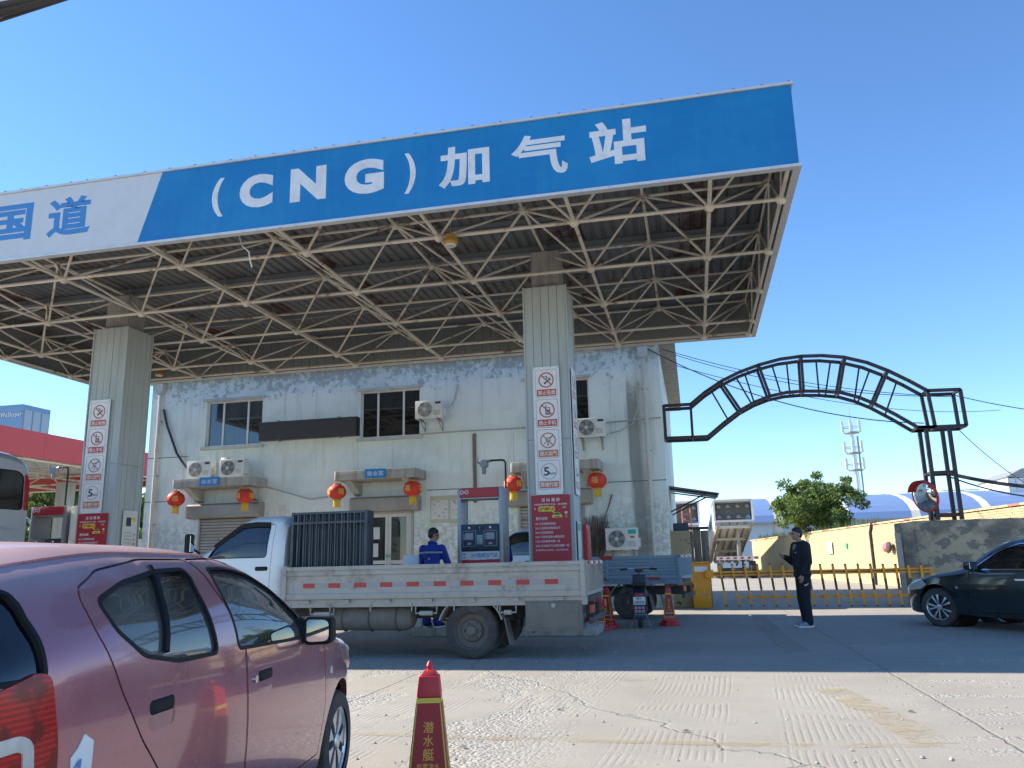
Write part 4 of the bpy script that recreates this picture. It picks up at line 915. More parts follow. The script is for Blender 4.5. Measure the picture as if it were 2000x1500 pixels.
def wheel(parent, x, y, r, wd, side, kind, mats, name='wheel'):
    """tyre and rim as sub-parts; side=+1 faces +y"""
    wl = empty(name, (x, y, r)); wl.parent = parent
    s = side
    ty = [(r*.66, -wd/2), (r*.80, -wd/2-.004), (r*.93, -wd/2+.006), (r*.985, -wd/2+.03), (r, -wd/2+.06), (r, wd/2-.06), (r*.985, wd/2-.03), (r*.93, wd/2-.006), (r*.80, wd/2+.004), (r*.66, wd/2)]
    m = MB(); m.lathe(ty, axis='Y', n=40, caps=False); m.build('tyre', mats[0], wl, True, ang=40)
    ro = r*.675; f = s*(wd/2-.012)
    if kind == 'steel':                    # deep dished truck wheel with hand holes and hub
        m = MB(); m.lathe([(ro, f), (ro*.96, f-s*.01), (ro*.90, f-s*.07), (ro*.62, f-s*.085), (ro*.55, f-s*.05), (ro*.30, f-s*.045), (ro*.28, f-s*.0), (ro*.20, f+s*.02), (0, f+s*.022)], axis='Y', n=36, caps=False); m.lathe([(ro*1.02, -f*.9), (0, -f*.9)], axis='Y', n=24, caps=False); m.build('rim', mats[1], wl, True, ang=25)
        for k in range(6):
            a = 2*math.pi*k/6; MB().lathe([(.016, f-s*.05), (.016, f-s*.015), (.0, f-s*.012)], (ro*.44*math.cos(a), 0, ro*.44*math.sin(a)), 'Y', 6).build('wheel_nut', mats[1], wl)
        for k in range(5):
            a = 2*math.pi*(k+.5)/5; MB().lathe([(.024, f-s*.0855), (.0, f-s*.0856)], (ro*.74*math.cos(a), 0, ro*.74*math.sin(a)), 'Y', 10, caps=False).build('hand_hole', M_['black'], wl)
    else:
        m = MB(); m.lathe([(ro, f), (ro*.95, f-s*.006), (ro*.92, f-s*.04), (ro*.80, f-s*.06), (0, f-s*.065)], axis='Y', n=36, caps=False); m.lathe([(ro*1.02, -f*.9), (0, -f*.9)], axis='Y', n=24, caps=False); m.build('rim', mats[2], wl, True, ang=30)
        if kind == 'cover':                # plastic cover: seven broad spokes
            for k in range(7):
                a = 2*math.pi*k/7; m = MB(); P = []
                for rr, hw in ((.16, .115), (.5, .20), (.94, .34)): P.append((rr, hw))
                lo = [(ro*rr*math.cos(a-hw), ro*rr*math.sin(a-hw)) for rr, hw in P]; hi = [(ro*rr*math.cos(a+hw), ro*rr*math.sin(a+hw)) for rr, hw in reversed(P)]
                m.prism(lo+hi, f-s*.03, f-s*.004); m.build('spoke', mats[1], wl, bevel=.004)
            m = MB(); m.lathe([(ro*.24, f-s*.03), (ro*.24, f), (ro*.18, f+s*.008), (0, f+s*.01)], axis='Y', n=20, caps=False); m.build('hub_cap', mats[1], wl, True)
            m = MB(); m.lathe([(ro*1.0, f+s*.002), (ro*.90, f-s*.012), (ro*.90, f-s*.03)], axis='Y', n=36, caps=False); m.build('cover_edge', mats[1], wl, True)
        else:                              # alloy: five split spokes
            for k in range(5):
                for q in (-1, 1):
                    a = 2*math.pi*k/5; lo = []
                    pts = [(.14, a+q*.10-.12), (.95, a+q*.25-.10), (.95, a+q*.25+.10), (.14, a+q*.10+.12)]
                    m = MB(); m.prism([(ro*r_*math.cos(t), ro*r_*math.sin(t)) for r_, t in pts], f-s*.035, f-s*.002); m.build('spoke', mats[1], wl, bevel=.004)
            m = MB(); m.lathe([(ro*.22, f-s*.035), (ro*.22, f+s*.002), (0, f+s*.006)], axis='Y', n=20, caps=False); m.build('hub_cap', mats[1], wl, True)
            m = MB(); m.lathe([(ro*1.0, f+s*.002), (ro*.92, f-s*.01), (ro*.92, f-s*.04)], axis='Y', n=36, caps=False); m.build('rim_edge', mats[1], wl, True)
    return wl
def carpaint(name, col, col2, rough=.28, flake=.25, dust_haze=(.4, .36, .32), damt=.25):
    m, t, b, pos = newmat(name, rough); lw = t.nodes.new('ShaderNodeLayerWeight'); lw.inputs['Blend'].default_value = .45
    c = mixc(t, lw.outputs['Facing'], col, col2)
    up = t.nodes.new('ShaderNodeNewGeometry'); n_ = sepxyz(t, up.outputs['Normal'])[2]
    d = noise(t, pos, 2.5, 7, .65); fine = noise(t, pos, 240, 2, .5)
    c = mixc(t, mth(t, 'MULTIPLY', mth(t, 'ADD', mth(t, 'MULTIPLY', sstep(t, n_, .35, .95), 1.3), mth(t, 'MULTIPLY', sstep(t, d, .45, .7), .28)), damt), c, dust_haze)
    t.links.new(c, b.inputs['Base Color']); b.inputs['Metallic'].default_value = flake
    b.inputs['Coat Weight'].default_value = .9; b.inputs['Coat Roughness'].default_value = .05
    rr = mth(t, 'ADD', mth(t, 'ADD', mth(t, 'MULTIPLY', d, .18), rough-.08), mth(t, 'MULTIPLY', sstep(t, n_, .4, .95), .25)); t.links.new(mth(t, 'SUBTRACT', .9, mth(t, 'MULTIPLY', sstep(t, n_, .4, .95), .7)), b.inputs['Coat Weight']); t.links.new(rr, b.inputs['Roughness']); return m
def car_shell(prm, xs, arches, windows, doors, paint, glassmat, root, trimmat, thick=.035, smoothang=28):
    """arches [(x, z, r)], windows {key:(poly, axis, a, b, material)}, doors {key:(poly, a, b)} -> outer BVH"""
    outer = loft_mesh(prm, xs); tree = bvh(outer)
    inner = loft_mesh(prm, xs, thick)
    shell = boolean(outer.copy(), inner, 'DIFFERENCE')
    for x, z, r in arches:
        for sg in (-1, 1):
            cyl = MB().lathe([(r, sg*.42), (r, sg*1.4)], (x, 0, z), 'Y', 40).mesh('c'); shell = boolean(shell, cyl, 'DIFFERENCE')
    gsh = boolean(loft_mesh(prm, xs, .010), loft_mesh(prm, xs, .016), 'DIFFERENCE')
    tsh = boolean(loft_mesh(prm, xs, -.002), loft_mesh(prm, xs, .022), 'DIFFERENCE')
    parts = {}
    for k, (poly, ax, a, b, gm) in windows.items(): shell = boolean(shell, prism_me(poly, a, b, ax), 'DIFFERENCE')
    dobj = {}
    for k, (poly, a, b) in doors.items():
        dm = boolean(shell.copy(), prism_me(inset(poly, .0035), a, b), 'INTERSECT'); shell = boolean(shell, prism_me(inset(poly, -.0035), a, b), 'DIFFERENCE')
        dm.materials.clear(); dobj[k] = obj('door', dm, paint, root, True, ang=smoothang)
    shell.materials.clear(); body = obj('body', shell, paint, root, True, ang=smoothang)
    for k, (poly, ax, a, b, gm) in windows.items():
        par = dobj.get(k.split('_')[0]+'_'+k.split('_')[1] if '_' in k else k, root)
        gmsh = boolean(gsh.copy(), prism_me(inset(poly, -.006), a, b, ax), 'INTERSECT'); gmsh.materials.clear(); obj('window_glass', gmsh, gm, par, True, ang=60)
        tm = boolean(tsh.copy(), ring_prism(poly, .006, .008, a, b, ax), 'INTERSECT'); tm.materials.clear(); obj('window_seal', tm, trimmat, par, True, ang=40)
    return tree, body, dobj
def surf_patch(tree, poly, sgn, mat, name, parent, t=.004, dx=.03):
    """a thin patch following the body side inside a side-view outline"""
    xs_ = [p[0] for p in poly]; m = MB(); n = len(poly)
    cx = sum(p[0] for p in poly)/n; cz = sum(p[1] for p in poly)/n
    vs = []; fs = []
    rings = 4
    for i in range(rings+1):
        k = i/rings
        for p in poly:
            x, z = cx+(p[0]-cx)*k, cz+(p[1]-cz)*k; y = side_y(tree, x, z, sgn)
            if y is None: y = sgn*.6
            vs.append((x, y+sgn*(t if i < rings else t*.1), z))
    for i in range(rings):
        for q in range(n): fs.append((i*n+q, i*n+(q+1) % n, (i+1)*n+(q+1) % n, (i+1)*n+q))
    m.add(vs, fs); return m.build(name, mat, parent, True, ang=50)
# ------------------------------------------------------------------ pink hatchback (x forward from the tail, y>0 is its left side)
M_['pink'] = carpaint('rose_pink_paint', (.35, .098, .12), (.37, .165, .21), .26, .5, dust_haze=(.50, .34, .32), damt=.55)
M_['pinkshade'] = carpaint('rose_pink_shade', (.27, .08, .10), (.30, .15, .20), .4, .5, dust_haze=(.50, .34, .32), damt=.3); M_['carglass'] = glass('car_glass', (.85, .92, .92), .95, dust_haze=.085); M_['cardark'] = glass('privacy_glass', (.4, .45, .47), .35, dust_haze=.01)
M_['interior'] = pm('car_interior', (.27, .265, .26), .8, 0, .2, 6); M_['seatcloth'] = pm('floral_seat_cover', (.58, .54, .52), .9, 0, .15, 5, dirt=(.16, .10, .12), damt=.8, dscale=14)
M_['tail'], _t, _b, _pos = newmat('tail_lamp_red', .22)
_z = sepxyz(_t, _pos)[2]; _c = mixc(_t, sstep(_t, mth(_t, 'SINE', mth(_t, 'MULTIPLY', _z, 420)), -.3, .6), (.30, .003, .005), (.52, .008, .01)); _c = mixc(_t, sstep(_t, noise(_t, _pos, 9, 3, .5), .5, .62), _c, (.16, .002, .004)); _t.links.new(_c, _b.inputs['Base Color']); _b.inputs['Specular IOR Level'].default_value = .35; M_['lampclear'] = pm('clear_lamp', (.46, .46, .45), .25, .2, .2, 25, coat=.4)
M_['plasticblack'] = pm('black_plastic', (.014, .014, .016), .65, 0, .15, spec=.2)
def pink_car():
    r_ = empty('pink_hatchback', (0, 0, 0)); tag(r_, 'dusty rose pink hatchback with a torn sticker beside its tail lamp', 'car')
    L = 3.56
    prm = dict(w=smoothcurve([(0, .69), (.06, .735), (.22, .77), (.6, .79), (1.5, .80), (2.6, .79), (3.1, .755), (3.38, .66), (3.5, .54), (L, .40)]),
               zb=smoothcurve([(0, .34), (.15, .22), (.6, .19), (3.0, .19), (3.35, .20), (L, .30)]),
               zs=smoothcurve([(0, .92), (.5, .96), (1.3, .93), (2.4, .885), (2.9, .82), (3.3, .72), (L, .55)]),
               zt=smoothcurve([(0, 1.08), (.05, 1.18), (.16, 1.285), (.4, 1.33), (.9, 1.365), (1.4, 1.365), (1.75, 1.34), (2.1, 1.245), (2.5, 1.03), (2.62, .965), (2.8, .925), (3.1, .86), (3.35, .77), (3.5, .66), (L, .58)]),
               tum=.34, crown=.06, rc=.13)
    xs = [0, .02, .05, .09, .14, .2, .28, .38, .5]+[.6+.1*i for i in range(20)]+[2.58, 2.64, 2.72, 2.8, 2.9, 3.0, 3.1, 3.2, 3.28, 3.35, 3.41, 3.46, 3.5, 3.53, L]
    rw = roundpoly([(1.25, .94), (1.225, 1.255), (1.0, 1.25), (.74, 1.215), (.57, 1.165), (.60, 1.075), (.73, .985), (.95, .945)], .035)
    fw = roundpoly([(1.44, .935), (1.415, 1.255), (1.62, 1.255), (1.84, 1.225), (2.06, 1.145), (2.27, 1.02), (2.40, .905), (2.0, .915)], .03)
    ws = roundpoly([(1.80, -.48), (1.80, .48), (2.52, .62), (2.55, 0), (2.52, -.62)], .05)
    rg = roundpoly([(-.2, .985), (.27, .98), (.275, 1.08), (.255, 1.205), (.1, 1.225), (-.2, 1.225)], .02)
    rdoor = roundpoly([(.62, .30), (1.545, .30), (1.50, .93), (1.32, 1.29), (.98, 1.29), (.66, 1.255), (.50, 1.20), (.50, 1.08), (.60, .90), (.72, .74), (.86, .60), (.80, .42)], .03)
    fdoor = roundpoly([(1.555, .30), (2.56, .30), (2.60, .55), (2.56, .90), (2.44, .985), (2.30, 1.045), (2.07, 1.18), (1.85, 1.265), (1.62, 1.295), (1.33, 1.29), (1.51, .93)], .03)
    W = {'rear_R_w': (rw, 'Y', -2, -.3, M_['carglass']), 'rear_L_w': (rw, 'Y', .3, 2, M_['carglass']), 'front_R_w': (fw, 'Y', -2, -.3, M_['carglass']), 'front_L_w': (fw, 'Y', .3, 2, M_['carglass']),
         'ws': (ws, 'Z', .9, 2, M_['carglass']), 'rg': (rg, 'Y', -2, 2, M_['cardark'])}
    D = {'rear_R': (rdoor, -2, -.3), 'front_R': (fdoor, -2, -.3), 'rear_L': (rdoor, .3, 2), 'front_L': (fdoor, .3, 2)}
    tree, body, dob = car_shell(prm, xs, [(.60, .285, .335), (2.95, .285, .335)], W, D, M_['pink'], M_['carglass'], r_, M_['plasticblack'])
    for sg in (-1, 1):
        for x in (.60, 2.95):
            wheel(r_, x, sg*.685, .28, .165, sg, 'cover', (M_['tyre'], M_['alu'], M_['black']))
            MB().lathe([(.338, sg*.30), (.338, sg*.66)], (x, 0, .285), 'Y', 30, caps=False).build('wheel_well', M_['plasticblack'], r_, True)
        # tail lamp wrapping the corner
        P = roundpoly([(-.05, .62), (.20, .58), (.31, .66), (.315, .80), (.285, .985), (.24, 1.0), (-.05, .93)], .03)
        tl = boolean(loft_mesh(prm, xs, -.006), loft_mesh(prm, xs, .012), 'DIFFERENCE'); tl = boolean(tl, prism_me(P, sg*.36, sg*2), 'INTERSECT'); tl.materials.clear(); to = obj('tail_lamp', tl, M_['tail'], r_, True, ang=30)
        P2 = roundpoly([(-.04, .725), (.18, .715), (.225, .755), (.22, .835), (.18, .86), (-.04, .85)], .025)
        t2 = boolean(loft_mesh(prm, xs, -.010), loft_mesh(prm, xs, .005), 'DIFFERENCE'); t3 = boolean(t2, ring_prism(P2, .0, .036, sg*.42, sg*2), 'INTERSECT'); t3.materials.clear(); obj('reversing_lens', t3, M_['lampclear'], to, True, ang=30)
        # headlamp
        P = roundpoly([(3.02, .80), (3.12, .70), (3.36, .62), (3.45, .66), (3.40, .77), (3.15, .87)], .03)
        hl = boolean(loft_mesh(prm, xs, -.014), loft_mesh(prm, xs, .012), 'DIFFERENCE'); hl = boolean(hl, prism_me(P, sg*.30, sg*2), 'INTERSECT'); hl.materials.clear(); obj('headlight', hl, M_['lampclear'], r_, True, ang=40)
        # handles
        for nm, hx, hz in (('rear', .835, .805), ('front', 1.71, .785)):
            y = side_y(tree, hx, hz, sg); dd = dob[nm+('_L' if sg > 0 else '_R')]
            surf_patch(tree, rrect(hx-.082, hz-.052, hx+.082, hz+.044, .03), sg, M_['pinkshade'], 'handle_recess', dd, .0015)  # flush patch in darker pink paints the shade of the body-coloured scoop
            surf_patch(tree, rrect(hx-.078, hz-.004, hx+.078, hz+.041, .018), sg, M_['plasticblack'], 'handle', dd, .010)
            if nm == 'front': MB().lathe([(.016, y+sg*.008), (.016, y-sg*.01)], (hx-.115, 0, hz+.015), 'Y', 12).build('lock_barrel', M_['chrome'], dd, True)
        # division bar of the rear side window
        m = MB()
        pts = []
        for t in range(7):
            k = t/6; x = .985-.12*k; z = 1.262-.277*k; y = side_y(tree, x, z, sg); pts.append((x, y-sg*.002, z))
        MB().tube(pts, .014, 6).build('window_divider', M_['plasticblack'], dob['rear_'+('L' if sg > 0 else 'R')], True)
        # mirror
        y = side_y(tree, 2.28, .93, sg)
        mr = empty('door_mirror', (2.27, y, .945)); mr.parent = r_
        ms = MB(); ms.prism(roundpoly([(-.075, -.07), (.072, -.075), (.082, .025), (.062, .066), (-.072, .06)], .035, 5), -.05, .035, 'X'); me = ms.mesh('h'); me.transform(Matrix.Translation((0, sg*.075, 0)) @ Matrix.Scale(1, 4)); bevel_me(me, .014); 
        obj('housing', me, M_['plasticblack'], mr, True)
        ms = MB(); ms.prism(roundpoly([(-.06, -.053), (.057, -.058), (.066, .020), (.048, .05), (-.058, .046)], .03, 5), -.056, -.0515, 'X'); me = ms.mesh('g'); me.transform(Matrix.Translation((0, sg*.075, 0))); obj('mirror_glass', me, M_['mirror'], mr)
        MB().prism([(-.07, -.06), (.09, -.07), (.02, .06), (-.06, .05)], -.02, .05).build('foot', M_['plasticblack'], mr)
        MB().box((.0, sg*.03, -.02), (.05, .06, .05)).build('arm', M_['plasticblack'], mr)
        y = side_y(tree, 2.69, .70, sg); MB().lathe([(.022, y-sg*.01), (.022, y+sg*.004), (0, y+sg*.010)], (2.69, 0, .70), 'Y', 14, caps=False).build('side_indicator', M_['lampclear'], r_, True)
        # roof gutter
        pts = []
        for i in range(16):
            x = .25+1.35*i/15; z = prm['zt'](x)-.055; y = side_y(tree, x, z, sg); pts.append((x, (y or 0)-sg*.004, z+.004))
        MB().tube(pts, .006, 5).build('roof_gutter', M_['pink'], r_, True)
        # torn sticker
    y = side_y(tree, .33, .55, -1)
    st = boolean(boolean(loft_mesh(prm, xs, -.003), loft_mesh(prm, xs, .002), 'DIFFERENCE'), prism_me([(.365, .60), (.455, .60), (.465, .79), (.425, .815), (.40, .785), (.37, .765), (.378, .70)], -2, -.3), 'INTERSECT'); st.materials.clear(); so_ = obj('torn_sticker', st, M_['white'], r_)
    y = side_y(tree, .415, .70, -1); me = fit_text('NG', .105, .058, .02); me.transform(Matrix.Rotation(R(-48), 4, 'Z')); decal('lettering', me, M_['letterblue'], r_, (.418, y-.007, .70), (R(90), 0, R(3)))
    # hatch seam, rear bumper line, rear wiper
    m = MB(); m.tube([(.005, -.62, .58), (-.004, 0, .575), (.005, .62, .58)], .006, 5); m.build('hatch_seam', M_['plasticblack'], r_)
    MB().bb((-.02, -.26, .42), (.01, .26, .54)).build('number_plate', M_['signblue'], r_)
    # interior: seats, dash, wheel
    for sg in (-1, 1):
        for x, nm in ((1.42, 'front_seat'), (.55, 'rear_seat')):
            s_ = empty(nm, (x, sg*.34, 0)); s_.parent = r_
            m = MB(); m.box((.24, 0, .42), (.5, .46, .16)); m.build('cushion', M_['seatcloth'], s_, bevel=.05)
            m = MB(); m.box((-.06, 0, .74), (.14, .46, .55), Matrix.Rotation(R(-14), 3, 'Y')); m.build('backrest', M_['seatcloth'], s_, bevel=.06)
            m = MB(); m.box((-.15, 0, 1.10), (.10, .26, .20), Matrix.Rotation(R(-10), 3, 'Y')); m.build('headrest', M_['seatcloth'], s_, bevel=.045)
    m = MB(); m.prism([(2.15, .52), (2.6, .52), (2.6, .86), (2.42, .90), (2.25, .86), (2.15, .74)], -.68, .68); m.build('dashboard', M_['interior'], r_, bevel=.03)
    c_ = Vector((2.02, .34, .83)); ax = Vector((-.85, 0, .52)).normalized(); u = Vector((0, 1, 0)); v = ax.cross(u)
    MB().tube([c_+(u*math.cos(2*math.pi*k/24)+v*math.sin(2*math.pi*k/24))*.18 for k in range(24)], .015, 6, closed=True).build('steering_wheel', M_['interior'], r_, True)
    MB().bb((2.05, -.40, .875), (2.3, -.1, .905)).build('red_booklet', M_['red'], r_)
    MB().box((1.78, 0, 1.235), (.03, .22, .07)).build('interior_mirror', M_['plasticblack'], r_, bevel=.01)
    MB().bb((.3, -.72, .26), (2.6, .72, .30)).build('cabin_floor', M_['interior'], r_)
    MB().tube([(2.35, -.5, .965), (2.28, -.1, .99), (2.25, .3, .99)], .008, 5).build('wiper', M_['plasticblack'], r_)
    return r_, prm
pc, _p = pink_car()
th = R(-8); hd = Vector((math.sin(th), math.cos(th), 0)); rt = Vector((math.cos(th), -math.sin(th), 0))   # heading, and to its right
fwp = gp(663, 1448, .28)                   # centre of the right front wheel's outer face
org = Vector((fwp.x, fwp.y, 0))-hd*2.95-rt*.77
pc.location = (org.x, org.y, 0); pc.rotation_euler = (0, 0, math.pi/2-th)
# ------------------------------------------------------------------ flatbed trucks (x forward from the tail, y>0 its left side)
M_['cabwhite'] = pm('cab_white', (.66, .69, .68), .35, 0, .05, 2, dirt=(.42, .38, .32), damt=.35, coat=.5)
M_['bedwhite'] = mk_rusty('dusty_bed_paint', (.38, .355, .305), rust=(.21, .17, .13), lo=.50, hi=.66, scale=2.4, dirt=(.31, .27, .215), amt=.75)
M_['bedblue'] = mk_rusty('blue_grey_bed', (.22, .31, .38), rust=(.30, .28, .25), lo=.60, hi=.70, scale=3, dirt=(.26, .30, .32), amt=.6)
M_['cabsilver'] = pm('cab_silver', (.42, .45, .47), .32, .5, .06, 2, coat=.5)
M_['chassis'] = pm('chassis_grime', (.075, .068, .06), .9, 0, .3, 4, dirt=(.16, .14, .115), damt=.6)
M_['grimebox'] = pm('grimy_toolbox', (.17, .155, .13), .8, 0, .2, 3, dirt=(.10, .09, .08), damt=.6, dscale=2.5)
M_['refred'] = pm('reflector_red', (.40, .035, .03), .4, 0, .1); M_['refgrey'] = pm('reflector_silver', (.30, .295, .28), .45, .1, .1)
M_['truckrim'] = pm('rusty_rim', (.17, .145, .12), .8, .1, .2, 5, dirt=(.10, .075, .06), damt=.6)
def truck_cab(root, x0, L, w, zr, zfloor, paint, wpoly, wsx, nose=.35):
    """cab from x0 forwards; returns outer BVH"""
    A = x0; F = x0+L
    prm = dict(w=smoothcurve([(A, w*.93), (A+.05, w*.985), (A+.15, w), (F-.5, w), (F-.15, w*.94), (F-.03, w*.82), (F, w*.7)]),
               zb=smoothcurve([(A, zfloor), (F-.3, zfloor-.12), (F, zfloor-.05)]),
               zs=smoothcurve([(A, zfloor+.75), (wsx[1], zfloor+.78), (F-.1, zfloor+.5), (F, zfloor+.4)]),
               zt=smoothcurve([(A, zr-.10), (A+.06, zr-.03), (A+.2, zr), (wsx[0]-.15, zr-.01), (wsx[0]+.05, zr-.09), (wsx[1], zfloor+.90), (wsx[1]+.12, zfloor+.83), (F-.1, zfloor+.66), (F, zfloor+.52)]),
               tum=.17, crown=.05, rc=.14)
    xs = [A, A+.02, A+.06, A+.1, A+.16, A+.25]+[A+.25+(F-.3-A-.25)*i/14 for i in range(1, 15)]+[F-.24, F-.18, F-.12, F-.07, F-.03, F]
    ws = roundpoly([(wsx[0]+.02, -w*.72), (wsx[0]+.02, w*.72), (wsx[1], w*.82), (wsx[1], -w*.82)], .05)
    rwn = roundpoly([(-w*.55, zfloor+.95), (w*.55, zfloor+.95), (w*.5, zr-.25), (-w*.5, zr-.25)], .05)
    wp = roundpoly(wpoly, .05)
    dp = roundpoly([(A+.20, zfloor+.02), (A+.16, zr-.16), (wsx[0]-.02, zr-.12), (wsx[1]-.02, zfloor+.83), (wsx[1]+.0, zfloor+.10), (wsx[1]-.2, zfloor+.0)], .05)
    gm = M_['darkglass']
    W = {'c_L_w': (wp, 'Y', .3, 3, gm), 'c_R_w': (wp, 'Y', -3, -.3, gm), 'ws': (ws, 'Z', zfloor+.8, 4, M_['carglass']), 'rw': (rwn, 'X', A-.3, A+.2, gm)}
    D = {'c_L': (dp, .3, 3), 'c_R': (dp, -3, -.3)}
    tree, body, dob = car_shell(prm, xs, [], W, D, paint, gm, root, M_['plasticblack'])
    for sg in (-1, 1):
        hx, hz = A+.32, zfloor+.62; surf_patch(tree, rrect(hx-.1, hz-.03, hx+.1, hz+.03, .02), sg, M_['plasticblack'], 'handle', dob['c_'+('L' if sg > 0 else 'R')], .015)
        y = side_y(tree, wsx[1]-.05, zfloor+.8, sg)
        mr = empty('door_mirror', (wsx[1]+.05, y, zfloor+.86)); mr.parent = root
        MB().bar((0, 0, 0), (.05, sg*.16, .08), .025).build('arm', M_['plasticblack'], mr)
        m = MB(); m.box((.06, sg*.19, .14), (.09, .13, .28)); m.build('housing', M_['plasticblack'], mr, bevel=.03)
        MB().box((.012, sg*.19, .14), (.004, .10, .23)).build('mirror_glass', M_['mirror'], mr)
        pts = [(p[0], (side_y(tree, p[0], p[1], sg) or 0)+sg*.02, p[1]) for p in (wpoly[1], ((wpoly[1][0]+wpoly[2][0])/2, wpoly[2][1]+.02), wpoly[2], wpoly[3])]
        m = MB()
        for a, b in zip(pts, pts[1:]): m.bar(a, b, .07, .008, up=(0, 1, 0))
        m.build('rain_visor', M_['plasticblack'], dob['c_'+('L' if sg > 0 else 'R')])
        m = MB(); m.prism(roundpoly([(F-.22, zfloor+.18), (F-.04, zfloor+.18), (F-.05, zfloor+.40), (F-.25, zfloor+.44)], .04), sg*w*.55, sg*w*.93); m.build('headlight', M_['lampclear'], root, bevel=.02)
    for sg in (-1, 1):
        m = MB(); m.box((A+.48, sg*w*.45, zfloor+.55), (.14, .46, .7)); m.build('seat', M_['interior'], root, bevel=.05)
    m = MB(); m.prism([(wsx[1]-.25, zfloor+.4), (wsx[1]+.1, zfloor+.4), (wsx[1]+.1, zfloor+.78), (wsx[1]-.2, zfloor+.76)], -w*.85, w*.85); m.build('dashboard', M_['interior'], root, bevel=.03)
    m = MB(); m.box((F-.04, 0, zfloor-.12), (.14, w*1.9, .26)); m.build('front_bumper', paint, root, bevel=.05)
    return tree
def bed_side(root, x0, x1, y, sg, z0, z1, mat, ribbed):
    m = MB(); t = .03
    if not ribbed:
        prof = [(y-sg*t, z0), (y, z0), (y+sg*.004, z0+.07), (y-sg*.014, z0+.085), (y-sg*.014, z1-.135), (y+sg*.006, z1-.12), (y+sg*.006, z1-.075), (y-sg*.004, z1-.07), (y-sg*.004, z1-.06), (y+sg*.012, z1-.05), (y+sg*.012, z1), (y-sg*t, z1)]
    else:
        prof = [(y-sg*t, z0), (y, z0)]; n = 6; h = (z1-z0-.1)/n
        for i in range(n): z = z0+.05+i*h; prof += [(y, z), (y-sg*.016, z+.012), (y-sg*.016, z+h-.032), (y, z+h-.02)]
        prof += [(y, z1), (y-sg*t, z1)]
    m.prism(prof, x0, x1, 'X'); return m.build('side_board', mat, root, bevel=.004)
